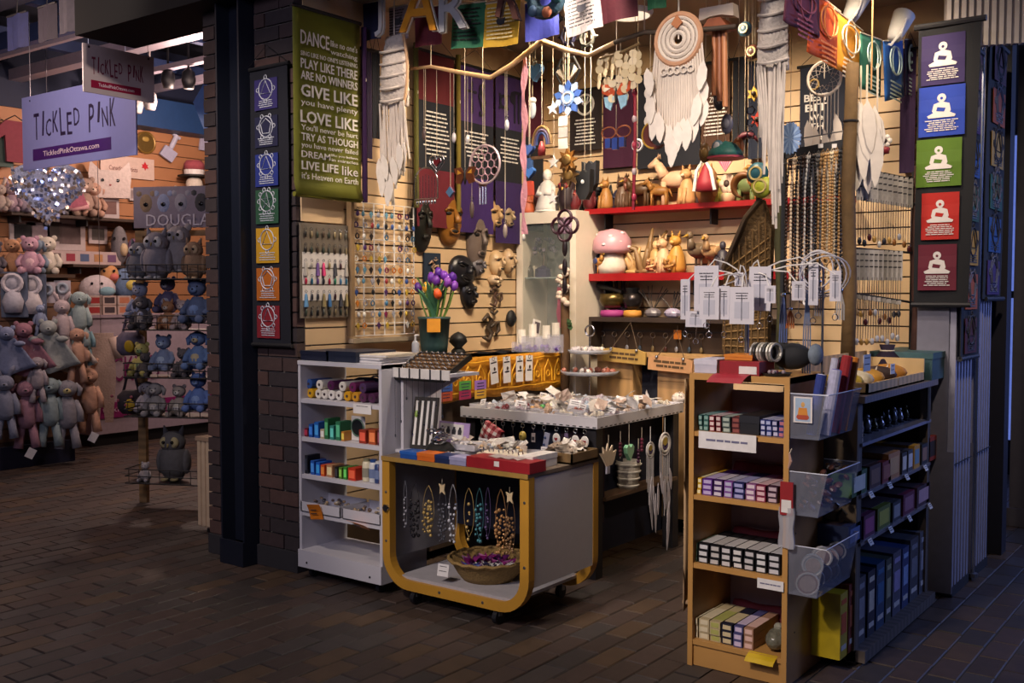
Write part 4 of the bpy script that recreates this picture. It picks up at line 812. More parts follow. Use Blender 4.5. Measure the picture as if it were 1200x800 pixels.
for i, (zx, L, c, kd, nmv) in enumerate([(598, .12, '7a7076', 'drop', 'long grey drop key ring beside the gingham pouch'), (645, .13, '8a6a50', 'drop', 'brown bead key ring under the rim'), (690, .07, 'c0a850', 'egg', 'yellow egg key ring under the rim'), (740, .08, 'a09494', 'tag', 'small silver tag key ring under the rim'),
                                         (790, .16, '9a9cb0', 'strip', 'clear strip of pins hanging under the rim'), (848, .06, 'd0cdc8', 'disc', 'white oval disc with red heart, single one under the rim'), (937, .06, 'd6d2cc', 'disc', 'white oval disc with red heart, left of the pair'), (981, .06, 'd2cec8', 'disc', 'white oval disc with red heart, right of the pair'),
                                         (895, .05, '6a5a7a', 'tag', 'violet tag key ring between the heart discs'), (500, .09, '7a9a8a', 'drop', 'pale green drop behind the gingham pouch')]):
    t = hang_root('key_ring', nmv, 'key ring', 440 + zx / 4, 380 + (455 + .1 * (zx - 600)) / 4, y=HY, group='key rings under the front rim')
    MB().ring((0, 0, -.012), .012, .0018, 12, 4).build('split_ring', CHROME, t); MB().tube([(0, 0, -.024), (0, 0, -L * .6)], .0018, 4).build('chain', CHROME, t); z = -L * .6
    if kd == 'drop': MB().sph((0, 0, z - .02), (.011, .009, .024), 8, 6).sph((0, 0, z - .055), (.007, .006, .014), 7, 5).build('drop', mat(c, .3), t, True); MB().box(-.012, .012, -.001, .001, z - .12, z - .07).build('tag', mat('8a8a94', .5), t)
    elif kd == 'egg': MB().sph((0, 0, z - .03), (.022, .02, .03), 12, 8).build('egg', mat(c, .35), t, True); MB().sph((0, -.018, z - .025), (.008, .006, .008), 6, 4).build('spot', mat('8a7a3a', .4), t)
    elif kd == 'tag': MB().box(-.012, .012, -.002, .002, z - .05, z).build('tag', mat(c, .4), t); MB().box(-.009, .009, -.003, -.002, z - .04, z - .02).build('tag_print', INK, t)
    elif kd == 'strip': MB().cb((0, 0, z - .06), (.035, .003, .24), ry=.2).build('strip', mat(c, .3), t); [MB().sph((.02 - k * .008 - .01, -.004, z + .03 - k * .04), .008, 6, 4).build('pin', mat('30406a', .3), t) for k in range(5)]
    else:
        MB().sph((0, 0, z - .03), (.026, .004, .032), 14, 8).build('disc', mat(c, .5), t, True); MB().prism([(0, -.012), (.011, 0), (.008, .008), (0, .004), (-.008, .008), (-.011, 0)], -.006, -.003).build('heart', mat('8a1c28', .5), t, loc=(0, 0, z - .03))
# hanging from the right rim
RXF = TX1 + .03
t = hang_root('wooden_hand', 'pale flat wooden hand hanging from the right rim', 'ornament', 714, 535, x=RXF)
MB().prism([(-.07, .0), (-.1, .03), (-.06, .025), (-.07, .06), (-.035, .03), (-.02, .075), (-.005, .03), (.03, .06), (.03, .02), (.07, .03), (.05, -.02), (.03, -.045), (-.03, -.05)], -.004, .004).build('hand', mat('cbb89e', .6), t); MB().tube([(-.01, 0, .05), (-.01, 0, .12)], .0015, 4).build('cord', CORD, t); MB().box(-.03, .0, -.005, .005, -.09, -.05).build('tag', mat('9a98a8', .6), t)
t = hang_root('glass_heart', 'mint green glass heart hanging from the right rim', 'ornament', 737, 530, x=RXF)
MB().prism([(0, -.045), (.035, 0), (.04, .03), (.022, .045), (0, .03), (-.022, .045), (-.04, .03), (-.035, 0)], -.012, .012).build('heart', mat('7fb48e', .3), t); MB().tube([(0, 0, .035), (0, 0, .16)], .0015, 4).build('cord', CORD, t)
for i, (u, v, L, c) in enumerate([(727, 520, .08, '4a1424'), (748, 528, .08, '3a1030'), (752, 515, .07, '5a1a30')]):
    t = hang_root('bead_charm', 'dark red bead charm, %s from the left under the right rim' % ORD[i], 'charm', u, v, x=RXF, group='dark bead charms'); MB().tube([(0, 0, .07), (0, 0, -L)], .0015, 4).build('cord', CORD, t); [MB().sph((0, 0, -.02 * k), .011, 7, 5).build('bead', mat(c, .35), t, True) for k in range(4)]
t = thing('white_basket', 'small white wicker basket on the low shelf under the right rim', 'basket', (TX1 - .05, pt(745, 560, x=TX1).y, .441))
MB().lathe([(.055, 0), (.068, .12), (.072, .16), (.066, .16), (.052, .01), (0, .01)], 18).build('bowl', mat('b5ac9c', .8, noise=.4, scale=70, bump=.6), t, True); [MB().ring((0, 0, 0), .06 + .0045 * k, .006, 18, 5).build('weave_band', mat('c4bcac', .8), t).__setattr__('matrix_local', Matrix.Translation((0, 0, .02 + .04 * k)) @ Matrix.Rotation(PI / 2, 4, 'X')) for k in range(4)]
def feather(mb, x, y, z, L, w, a=0.):
    old = mb.M; mb.M = Matrix.Translation((x, y - random.uniform(0, .03), z)) @ Matrix.Rotation(a, 4, 'Y')
    mb.prism([(0, 0), (w * .5, -L * .3), (w * .55, -L * .6), (w * .2, -L * .92), (0, -L), (-w * .3, -L * .85), (-w * .5, -L * .5), (-w * .4, -L * .2)], -.0012, .0012); mb.M = old
def dreamcatcher(t, R, feath, c='cdc6c0', web=True, disc=None, fl=(.1, .2), seed=1, frc=None):
    r_ = random.Random(seed); m = mat(c, .8, noise=.1)
    MB().ring((0, 0, 0), R, R * .09, 26, 6).build('hoop', m, t)
    if web:
        mb = MB(); n = 12; P0 = [(R * math.cos(2 * PI * k / n), R * math.sin(2 * PI * k / n)) for k in range(n)]
        for lv in range(3):
            P1 = [((P0[k][0] + P0[(k + 1) % n][0]) * .38, (P0[k][1] + P0[(k + 1) % n][1]) * .38) for k in range(n)]
            for k in range(n): mb.tube([(P0[k][0], 0, P0[k][1]), (P1[k][0], 0, P1[k][1]), (P0[(k + 1) % n][0], 0, P0[(k + 1) % n][1])], R * .014, 4)
            P0 = P1
        mb.build('web', m, t)
    if disc: MB().tube([(0, -.004, R * .3), (0, 0, R * .3)], R * .42, 16).build('disc', mat(disc, .5), t)
    for k in range(feath):
        x = (k / max(1, feath - 1) - .5) * 1.7 * R; z0 = -math.sqrt(max(0, R * R - x * x)); L = r_.uniform(*fl) * (1.25 - abs(x) / R * .5)
        o = MB().tube([(x, 0, z0), (x, 0, z0 - L)], R * .022 + .001, 4).build('cord', m, t)
        mb = MB(); feather(mb, x, -.004, z0 - L * .75, L * .75 + R * .3, R * .5, r_.uniform(-.15, .15)); mb.build('feather', mat(frc or c, .85, noise=.12), o)
for i, (u, v, R, d, seed) in enumerate([(762, 527, .045, 'a08a30', 3), (779, 520, .065, 'b09838', 4)]):
    t = hang_root('small_dreamcatcher', ['narrow white dreamcatcher with ochre moon under the right rim', 'round white dreamcatcher with ochre disc at the rim\'s right end'][i], 'dreamcatcher', u, v, x=RXF + .01)
    dreamcatcher(t, R, 7, 'bdb6b4', False, d, (.16, .3), seed, 'b0aab0'); MB().ring((0, -.001, 0), R * .7, R * .12, 20, 5).build('inner_ring', mat('d4cec4', .8), t); MB().prism([(R * .5 * math.cos(a), R * .5 * math.sin(a)) for a in [PI + PI * k / 8 for k in range(9)]] + [(R * .3 * math.cos(a), R * .3 * math.sin(a)) for a in [2 * PI - PI * k / 8 for k in range(9)]], -.006, -.003).build('moon', mat('3a2a5a', .6), t); MB().tube([(0, 0, R), (0, 0, R + .09)], .002, 4).build('hanger', WHITE, t)

# ------------------------------------------------------------------ bench along the left wall with yellow cloth
BEX = -3.92; BEZ = 1.165
bn = thing('wall_bench', 'raised wooden ledge along the slat wall under the yellow cloth', 'counter')
MB().box(XL + .005, BEX, 4.42, 5.78, BEZ - .03, BEZ).build('top_board', mat('6a5032', .6), bn)
MB().box(XL + .005, BEX - .02, 4.45, 5.75, .05, BEZ - .03).build('cabinet_body', mat('4a3a2c', .7), bn)
yc = thing('yellow_cloth', 'golden yellow embroidered cloth draped over the ledge front', 'cloth', (BEX, 4.45, BEZ + .004), RZX)
GOLD = mat('b97c10', .65, noise=.35, scale=45, bump=.5)
L_ = 1.33
MB().sheet(lambda s, q: (s * L_, -.012 - .012 * math.sin(s * 31) * max(0, q - .25) - (.05 * max(0, s - .9) * 10 * q), -.31 * max(0, q - .2) * (1 + .04 * math.sin(s * 17)) if q > .2 else 0) if q > .2 else (s * L_, .25 - .262 * q / .2, .001), 60, 10, .004).build('drape', GOLD, yc, True)
BR = mat('d9a024', .5, noise=.2)
for z in (-.03, -.205): MB().tube([(s * L_ / 40, -.027, z + .003 * math.sin(s)) for s in range(41)], .004, 5).build('braid', BR, yc)
for k in range(11):
    x = .06 + k * .12; MB().tube([(x - .045, -.028, -.19), (x - .04, -.028, -.11), (x, -.028, -.05), (x + .04, -.028, -.11), (x + .045, -.028, -.19)], .005, 5).build('arch_embroidery', BR, yc); MB().ring((x, -.028, -.14), .02, .004, 12, 5).build('medallion', BR, yc)
for i, (u, v, r_) in enumerate([(579, 434, -.12), (594, 433, -.03), (609, 432, .0), (620, 431, .03)]):
    t = paper_card('earring_card', 'white earring card, %s from the left on the yellow cloth' % ORD[i], 'card', pt(u, v, x=BEX + .04), .075, .165, rz=RZX, n=2, group='earring cards on the yellow cloth'); t.rotation_euler.y = r_
    MB().sph((0, -.006, .01), (.009, .004, .012), 8, 5).build('earring', mat('4a3a34', .3, .4), t); MB().ring((0, -.002, .075), .012, .002, 10, 4).build('hook', CHROME, t)
for i, (u, v, c1, c2, n1) in enumerate([(523, 459, '3560b0', 'c0502c', 'blue and orange'), (545, 457, '4f9a40', '9a2450', 'green and pink'), (563, 456, '9a70c0', 'd0a030', 'lilac and yellow')]):
    t = thing('chakra_card', '%s printed card clipped to the yellow cloth' % n1, 'card', pt(u, v, x=BEX + .045), RZX, 'coloured cards on the yellow cloth')
    MB().box(-.055, .055, -.001, .001, 0, .055).build('upper_half', mat(c1, .6), t); MB().box(-.055, .055, -.001, .001, -.055, 0).build('lower_half', mat(c2, .6), t); lines(MB(), -.04, .04, .04, 5, .018, .005, -.0015, i).build('print', mat('2a2a50', .7), t)
# bucket of tulips
fp = thing('tulip_bucket', 'dark green bucket of purple, yellow and orange tulips on the ledge', 'flower bucket', pt(508, 419, z=BEZ))
fp.location = pt(509, 419, z=BEZ); fp.location.y = max(fp.location.y, 4.5)
MB().lathe([(.075, 0), (.085, .08), (.098, .25), (.102, .25), (.1, .235), (.088, .23), (0, .225)], 22).build('bucket', mat('2c4442', .45, noise=.25, scale=12), fp, True)
o = MB().box(-.04, .04, -.002, .0, -.04, .04).build('price_note', mat('d08a1c', .6), fp); o.location = (.075, -.09, .2); o.rotation_euler = (0, 0, .6)
rf = random.Random(8)
tul = [(-.1, -.02, .2, '4a1a78'), (-.04, .03, .26, '5a2090'), (0, .05, .29, '4c1a86'), (.04, .06, .27, '6a2a9a'), (-.02, -.05, .2, 'd0921c'), (.07, -.04, .16, 'd0521c'), (.1, .0, .23, '7a3aa0'), (.06, .05, .25, '5a2090'), (.13, .03, .21, '6a3096'), (-.07, .06, .25, '4a1a78'), (.02, 0, .24, '5c2488'), (.1, .06, .26, '4c1a86')]
for i, (x, y, z, c) in enumerate(tul):
    fo = MB().tube([(x * .4, y * .4, .22), (x * .8, y * .8, .22 + z * .5), (x, y, .2 + z)], .005, 6).build('stem', mat('5a7a2c', .6), fp)
    fl_ = MB().lathe([(.004, -.005), (.022, .012), (.026, .03), (.02, .05), (.008, .062)], 9).build('tulip_head', mat(c, .5, noise=.3, scale=40), fo, True); fl_.location = (x, y, .2 + z); fl_.rotation_euler = (-y * 3, x * 3, i)
for i in range(14):
    a = i * 2.4; L = rf.uniform(.2, .3); sp = rf.uniform(.07, .15)
    lf = MB().sheet(lambda s, q: ((s - .5) * .05 * math.sin(PI * (.15 + q * .85)) ** .7, -sp * q * q - .012 * math.cos((s - .5) * 2.6), .2 + L * q), 2, 6, .002).build('leaf', mat(rf.choice(['3d6a4c', '4a7c5a', '35604e', '567f3c']), .5), fp, True); lf.rotation_euler = (0, 0, a)
t = thing('dark_bust', 'small black velvet bust on the ledge beside the tulips', 'bust', pt(537, 416, z=BEZ)); MB().lathe([(.05, 0), (.045, .03), (.025, .05), (.06, .085), (.05, .12), (.025, .14), (.0, .15)], 14).build('torso', BLACK, t, True); MB().lathe([(.055, 0), (.055, .012), (0, .012)], 14).build('foot', DARK, t)
o = MB().sheet(lambda s, q: ((s - .5) * .3, (q - .5) * .1, .012 + .01 * math.sin(s * 9)), 8, 3, .008).build('dark_mat', mat('15131a', .8)); p = pt(582, 415, z=BEZ); o.location = (p.x, p.y, BEZ); o.rotation_euler.z = RZX; tag(o, 'dark folded mat lying on the ledge behind the yellow cloth', 'mat')
for i, (u, w_, d_, h_) in enumerate([(615, .09, .09, .07), (628, .11, .1, .11), (644, .1, .1, .1), (655, .05, .1, .12)]):
    p = pt(u, 413, z=BEZ); t = thing('amethyst_box', 'clear box of violet amethyst, %s from the left on the ledge' % ORD[i], 'box', (p.x - .03, p.y, BEZ), RZX, 'amethyst boxes on the ledge')
    MB().box(-w_ / 2, w_ / 2, -d_ / 2, d_ / 2, 0, h_).build('clear_box', glass('d4d2e0', .3), t)
    for k in range(12): stone(t, '4a3078', (rf.uniform(-w_ * .38, w_ * .38), rf.uniform(-d_ * .38, d_ * .38), .015 + .025 * rf.random()), .018, rf.random() * 3)
    o = MB().sheet(lambda s, q: ((s - .5) * .07, .01 * math.sin(s * 5), .09 * q), 4, 4, .003).build('tissue', mat('d4cec4', .8), t); o.location = (0, 0, h_ * .9)
t = thing('leaning_picture', 'small leaning white framed picture above the amethyst boxes', 'picture frame', pt(629, 385, x=BEX - .1), RZX); t.rotation_euler.y = .2; MB().box(-.04, .04, 0, .01, -.06, .06).build('frame', WHITE, t); MB().box(-.028, .028, -.002, 0, -.03, .045).build('picture', mat('5a5058', .6, noise=.5, scale=60), t)
t = thing('spray_bottle', 'small clear bottle with white pump beside the tulip bucket', 'bottle', (-4.0, 4.36, 1.15)); p = pt(487, 416, x=-4.02); t.location = p; MB().lathe([(.02, 0), (.022, .004), (.022, .07), (.01, .085)], 12).build('bottle_body', glass('c8ccd4', .5), t, True); MB().cyl((0, 0, .085), (0, 0, .12), .006, n=8).build('pump', WHITE, t); MB().cyl((0, 0, .115), (.025, 0, .118), .005, n=6).build('nozzle', WHITE, t)
packets('tissue_packet', -3.28, 5.1, TTZ + .05, 28, .42, .36, ['d8d2c8', 'c9c0b4', 'dcd8d4', 'b8a090'], 'tissue packets on the white table', 'on the white table', .03, .06)
packets('ring_packet', -3.2, 4.1, TZ + .03, 18, .26, .1, ['cfc8be', 'b4aca4', 'd8d4cc', '9a8c80'], 'packets on the cart top', 'on the cart top', .02, .05)
# ------------------------------------------------------------------ glass display cabinet in the corner
cx0, cx1, cy0, cy1, cz1 = XL + .02, -3.81, 5.8, 6.17, 2.1
gc = thing('glass_cabinet', 'white framed glass display cabinet in the stall\'s corner', 'cabinet')
CW = mat('cfc4b4', .5, noise=.05)
for x in (cx0, cx1 - .05): MB().box(x, x + .05, cy0, cy0 + .03, .05, cz1).build('door_stile', CW, gc)
for z in (.05, cz1 - .06): MB().box(cx0 + .05, cx1 - .05, cy0, cy0 + .03, z, z + .06).build('door_rail', CW, gc)
MB().box(cx1 - .012, cx1, cy0 + .03, cy1, .05, cz1).build('side_panel', CW, gc); MB().box(cx0, cx0 + .012, cy0 + .03, cy1, .05, cz1).build('side_panel', CW, gc)
MB().box(cx0, cx1, cy0, cy1, cz1, cz1 + .02).build('top_panel', CW, gc); MB().box(cx0, cx1, cy1 - .01, cy1, .05, cz1).build('back_panel', mat('9a968a', .5), gc)
MB().box(cx0 + .05, cx1 - .05, cy0 + .012, cy0 + .016, .11, cz1 - .06).build('pane', glass('a8b4b2', .09), gc)
zsh = pt(630, 325, y=cy0 + .1).z
for z in (zsh, zsh - .52): MB().box(cx0 + .012, cx1 - .012, cy0 + .04, cy1 - .01, z - .008, z).build('glass_shelf', glass('b8c8c4', .5), gc)
def in_cab(name, lab, cat, u, y=5.95): return thing(name, lab, cat, (xa(u, y), y, zsh))
for i, u in enumerate((613, 620)):
    t = in_cab('dark_bell', 'dark glass bell, %s one on the cabinet shelf' % ['left', 'right'][i], 'bell', u); MB().lathe([(.035, 0), (.035, .05), (.02, .085), (0, .095)], 14).build('bell', mat('4a4440', .2), t, True); MB().lathe([(.037, 0), (.037, .006)], 14).build('rim', mat('6a6258', .3), t)
t = in_cab('crystal_tree', 'dark purple gem tree on the cabinet shelf', 'gem tree', 636); MB().lathe([(.06, 0), (.055, .06), (.0, .09)], 12).build('base', mat('2c2440', .3), t); MB().tube([(0, 0, .05), (.01, 0, .14), (0, 0, .2)], .008, 6).build('trunk', mat('4a3a30', .5), t)
for k in range(26): a = random.uniform(0, 6.3); r_ = .1 * random.random() ** .5; stone(t, random.choice(['4a4450', '6a6068', '342c44']), (r_ * math.cos(a), r_ * math.sin(a) * .6, .17 + random.uniform(0, .1)), .022, a)
t = thing('carved_totem', 'tall carved brown totem with white flowers beside the cabinet', 'totem', (-3.78, 5.72, 0)); p = pt(662, 470, y=5.72); t.location = (p.x, 5.72, 1.0 if False else p.z)
MB().tube([(0, 0, 0), (.004, 0, .3), (0, 0, .62), (.006, 0, .86)], [.03, .034, .03, .022], 9).build('pole', mat('5a4026', .7, noise=.4, scale=20, bump=.6), t, True)
for k in range(12): a = k * 1.3; MB().sph((.035 * math.cos(a), -.03, .66 + .022 * k), (.026, .02, .02), 7, 5).build('flower', mat('c9b8a8', .7), t, True)
for k in range(3): o = MB().prism([(0, 0), (.03, .02), (.045, .0), (.03, -.02)], -.002, .002).build('leaf', mat('3a5a34', .6), t); o.location = (.03, -.02, .5 + .03 * k); o.rotation_euler = (0, k * .5, 0)
t = thing('pink_ribbon', 'long pink paper twist hanging in front of the cabinet', 'ribbon', pt(614, 60, y=4.5))
MB().sheet(lambda s, q: ((s - .5) * .035 * (.6 + .4 * abs(math.sin(q * 14))) + .006 * math.sin(q * 20), .006 * math.sin(q * 30 + s * 3), -.98 * q), 2, 40, .003).build('twist', mat('c98a92', .7), t); MB().sph((0, 0, -1.0), (.012, .01, .02), 7, 5).build('bell', mat('c8c0b4', .3), t, True)
t = thing('rose_strip', 'short pink strip at the cabinet door edge', 'strip', pt(655, 360, y=cy0 - .02)); MB().sheet(lambda s, q: ((s - .5) * .03 * (1 + .3 * math.sin(q * 12)), .004 * math.sin(q * 9), -.28 * (q - .5)), 2, 14, .004).build('strip', mat('c0707e', .7), t); MB().sph((0, 0, .145), .01, 6, 4).build('knob', WHITE, t)

# ------------------------------------------------------------------ figurines
def fig(kind, lab, loc, h, c, rz=0, group=None, c2=None, name=None, cat='figurine'):
    t = thing(name or kind + '_figurine', lab, cat, loc, rz, group); m = mat(c, .5, noise=.35, scale=14, bump=.25); m2 = mat(c2 or c, .5, noise=.2); B = lambda nme, mb, mm=m: mb.build(nme, mm, t, True)
    if kind == 'cat':
        B('body', MB().lathe([(h * .2, 0), (h * .24, h * .12), (h * .2, h * .4), (h * .11, h * .62), (h * .08, h * .66)], 12)); B('head', MB().sph((0, -h * .05, h * .76), (h * .15, h * .15, h * .13), 10, 7)); B('muzzle', MB().sph((0, -h * .19, h * .72), (h * .06, h * .06, h * .045), 7, 5), m2)
        for s in (-1, 1): B('ear', MB().cyl((s * h * .09, -h * .03, h * .84), (s * h * .12, -h * .03, h), h * .05, .001, 6)); B('foreleg', MB().tube([(s * h * .07, -h * .17, h * .4), (s * h * .08, -h * .22, 0)], [h * .06, h * .05], 7))
    elif kind == 'horse':
        B('trunk', MB().sph((0, 0, h * .5), (h * .34, h * .13, h * .16), 12, 8)); B('neck', MB().tube([(-h * .25, 0, h * .55), (-h * .38, 0, h * .8)], [h * .12, h * .08], 9)); B('head', MB().tube([(-h * .36, 0, h * .86), (-h * .55, 0, h * .74)], [h * .09, h * .05], 8))
        for s in (-1, 1):
            for q in (-1, 1): B('leg', MB().tube([(q * h * .24, s * h * .07, h * .45), (q * h * .25, s * h * .08, h * .2), (q * h * .24, s * h * .08, 0)], [h * .06, h * .04, h * .045], 7))
            B('ear', MB().cyl((-h * .36, s * h * .05, h * .9), (-h * .35, s * h * .06, h), h * .03, .001, 5))
        B('tail', MB().tube([(h * .33, 0, h * .55), (h * .44, 0, h * .3)], [h * .04, h * .02], 6))
    elif kind == 'elephant':
        B('trunk_body', MB().sph((0, 0, h * .55), (h * .42, h * .26, h * .3), 12, 8)); B('head', MB().sph((-h * .42, 0, h * .7), (h * .2, h * .18, h * .2), 10, 7)); B('trunk', MB().tube([(-h * .56, 0, h * .66), (-h * .66, 0, h * .4), (-h * .6, 0, h * .15)], [h * .08, h * .06, h * .04], 8))
        for s in (-1, 1):
            for q in (-1, 1): B('leg', MB().tube([(q * h * .24, s * h * .14, h * .4), (q * h * .24, s * h * .14, 0)], h * .09, 8))
            B('ear', MB().sph((-h * .36, s * h * .2, h * .68), (h * .13, h * .03, h * .18), 8, 6))
    elif kind == 'owl':
        B('body', MB().lathe([(h * .2, 0), (h * .28, h * .25), (h * .26, h * .6), (h * .27, h * .8), (h * .18, h * .95), (0, h)], 14))
        for s in (-1, 1): B('eye', MB().sph((s * h * .11, -h * .23, h * .76), (h * .09, h * .04, h * .09), 9, 6), m2); B('pupil', MB().sph((s * h * .11, -h * .27, h * .76), h * .035, 6, 4), BLACK); B('wing', MB().sph((s * h * .26, 0, h * .42), (h * .06, h * .16, h * .27), 8, 6)); B('ear_tuft', MB().cyl((s * h * .16, -h * .05, h * .9), (s * h * .2, -h * .05, h * 1.08), h * .06, .001, 6))
        B('beak', MB().cyl((0, -h * .25, h * .7), (0, -h * .3, h * .6), h * .045, .001, 6), mat('b08a3a', .5))
    elif kind == 'sage':
        B('robe', MB().lathe([(h * .26, 0), (h * .28, h * .1), (h * .2, h * .4), (h * .16, h * .66), (h * .07, h * .74)], 12)); B('head', MB().sph((0, 0, h * .86), (h * .11, h * .11, h * .14), 10, 7), m2)
        for s in (-1, 1): B('arm', MB().tube([(s * h * .16, 0, h * .6), (s * h * .22, -h * .08, h * .4), (s * h * .05, -h * .2, h * .42)], [h * .07, h * .06, h * .045], 7))
        B('base', MB().lathe([(h * .3, -.0), (h * .3, h * .04)], 12), m2)
    elif kind == 'bird':
        B('body', MB().sph((0, 0, h * .55), (h * .2, h * .38, h * .2), 12, 8)); B('neck', MB().tube([(0, -h * .3, h * .6), (0, -h * .38, h * .85)], [h * .12, h * .07], 8)); B('head', MB().sph((0, -h * .4, h * .92), h * .1, 9, 6)); B('beak', MB().cyl((0, -h * .46, h * .92), (0, -h * .68, h * .86), h * .05, .002, 6), mat('b08a3a', .5)); B('tail', MB().cyl((0, h * .3, h * .55), (0, h * .62, h * .5), h * .1, h * .02, 7))
        for s in (-1, 1): B('leg', MB().tube([(s * h * .08, 0, h * .4), (s * h * .08, 0, 0)], h * .03, 5)); B('wing', MB().sph((s * h * .19, h * .05, h * .58), (h * .05, h * .3, h * .14), 8, 6), m2)
    elif kind == 'dragon':
        B('coil', MB().tube([(h * .3 * math.cos(a), h * .2 * math.sin(a), h * .12 + a * h * .06) for a in [k * .6 for k in range(14)]], [h * .03 + h * .08 * math.sin(PI * k / 13) for k in range(14)], 8)); B('head', MB().sph((0, -h * .2, h * .8), (h * .13, h * .2, h * .11), 9, 6))
        for s in (-1, 1): B('wing', MB().prism([(0, h * .5), (s * h * .4, h), (s * h * .5, h * .6), (s * h * .3, h * .45)][::s], h * .05, h * .08)); B('horn', MB().cyl((s * h * .06, -h * .1, h * .88), (s * h * .1, 0, h * 1.02), h * .03, .001, 5))
    elif kind == 'flower':
        B('pot', MB().lathe([(h * .2, 0), (h * .24, h * .25), (h * .2, h * .3)], 12), m2)
        for k in range(6): B('petal', MB().sph((h * .2 * math.cos(k * PI / 3), -h * .05, h * .62 + h * .2 * math.sin(k * PI / 3)), (h * .15, h * .07, h * .15), 8, 6))
        B('core', MB().sph((0, -h * .1, h * .62), (h * .12, h * .08, h * .12), 8, 6), mat('3a2a24', .5))
    elif kind == 'driftwood':
        r_ = random.Random(lab)
        for k in range(7): a = r_.uniform(-.9, .9); L = h * r_.uniform(.6, 1.1); B('branch', MB().tube([(r_.uniform(-.1, .1) * h, r_.uniform(-.1, .1) * h, 0), (math.sin(a) * L * .4, r_.uniform(-.1, .1) * h, L * .55), (math.sin(a) * L * .9, r_.uniform(-.15, .1) * h, L * math.cos(a))], [h * .1, h * .07, h * .03], 7))
        B('foot', MB().sph((0, 0, h * .05), (h * .3, h * .2, h * .08), 9, 6))
    return t

# red shelves on the back wall
FY = 5.96
RED = mat('8c0e14', .4, noise=.08)
zA = pt(780, 240, y=FY).z; zB = pt(750, 320, y=FY).z; zD = pt(745, 372, y=FY).z
for (u0, u1, z, th, lab) in ((684, 985, zA, .03, 'upper glossy red wall shelf carrying carved animals'), (684, 940, zB, .045, 'lower glossy red wall shelf with mushroom and driftwood')):
    x0, x1 = xa(u0, FY), xa(u1, FY); t = thing('red_shelf', lab, 'shelf', (x0, FY, z)); MB().box(0, x1 - x0, .004, YB - FY - .002, -th, 0).build('board', RED, t); MB().box(0, x1 - x0, 0, .004, -th - .004, .001).build('front_edge', RED, t)
    for x in (.1, (x1 - x0) * .5, x1 - x0 - .1): MB().prism([(0, 0), (.012, 0), (.012, -.1), (0, -.1)], .1, .2).build('bracket', DARK, t, loc=(x, 0, -th))
x0, x1 = xa(690, FY), xa(905, FY); t = thing('dark_shelf', 'dark brown wall shelf with key hooks under the singing bowl', 'shelf', (x0, FY, zD)); MB().box(0, x1 - x0, 0, YB - FY - .002, -.03, 0).build('board', mat('2a1c14', .6), t); MB().box(0, x1 - x0, .15, .16, -.24, -.03).build('hook_board', mat('3a2a1c', .7), t); MB().box(0, .02, .0, YB - FY - .002, -.26, -.03).build('end_panel', mat('241a12', .6), t)
MB().box(0, x1 - x0, .145, .15, -.1, -.09).build('hook_rail', mat('1c1612', .5), t)
ups = [('owl', 693, .13, '5a1a20', 'a0503c', 'dark red owl'), ('dragon', 703, .15, '1a1c22', None, 'black dragon'), ('cat', 712, .19, '9a6a34', 'c9a060', 'honey brown cat'), ('sage', 722, .16, '2a2c44', '8a6a50', 'dark blue robed sage'), ('cat', 731, .2, '5a4232', None, 'dark brown dog'), ('bird', 738, .17, '6a3a2c', '3a2018', 'reddish brown bird'),
       ('horse', 750, .2, '4a3018', None, 'dark brown horse'), ('elephant', 762, .16, '7a5428', None, 'golden brown elephant'), ('horse', 774, .17, '8a5c26', None, 'amber horse'), ('horse', 790, .3, 'd0a888', 'd8b8a0', 'large pale horse'), ('cat', 806, .22, 'c09060', 'e0c8a8', 'tan and white dog'), ('sage', 818, .17, '3a2a28', 'c07a5a', 'dark carved figure'),
       ('owl', 829, .2, 'b07a4a', 'd8c090', 'ochre owl'), ('cat', 840, .15, 'a8a040', 'd0c868', 'yellow green frog'), ('flower', 854, .16, 'd4b8a4', 'c0a080', 'pale blossom'), ('elephant', 872, .17, '6a7a4a', None, 'mossy tortoise'), ('bird', 888, .18, 'b8763c', 'd09a5a', 'orange brown bird')]
for i, (k, u, h, c, c2, nmv) in enumerate(ups):
    fig(k, 'carved %s on the upper red shelf, %s from the left' % (nmv, ORD[i]), (xa(u, 6.06), 6.06 + (.03 if i % 2 else -.03), zA), h * 1.18, c, random.uniform(-.4, .4), 'carvings on the upper red shelf', c2, name=('carved_' + k))
lows = [('owl', 699, .14, '1c2a4c', 'd0d0d4', 'blue and white penguin'), ('driftwood', 742, .24, 'a88454', None, 'pale twisted driftwood'), ('driftwood', 758, .3, '7a5c38', None, 'tall twisted driftwood'), ('sage', 768, .22, 'b8905a', 'd0a878', 'golden carved figure'), ('cat', 777, .26, 'c8a27c', None, 'pale pink cat'), ('cat', 792, .28, 'c08a3c', 'd8a860', 'golden seated bear'),
        ('bird', 818, .26, '6a5844', None, 'grey driftwood bird'), ('bird', 833, .24, 'a8845c', None, 'tan bird'), ('sage', 846, .2, '2c2832', None, 'black figure'), ('dragon', 762, .1, 'c49068', None, 'small coiled pink lizard'), ('dragon', 783, .1, 'a87a44', None, 'small coiled brown lizard')]
for i, (k, u, h, c, c2, nmv) in enumerate(lows):
    yy = 6.08 if i < 9 else 6.0
    fig(k, 'carved %s on the lower red shelf' % nmv, (xa(u, yy), yy, zB), h, c, random.uniform(-.3, .3), 'carvings on the lower red shelf', c2, name='carved_' + k)
t = thing('mushroom_lamp', 'white mushroom ornament with pink spotted cap on the lower red shelf', 'ornament', (xa(717, 6.05), 6.05, zB))
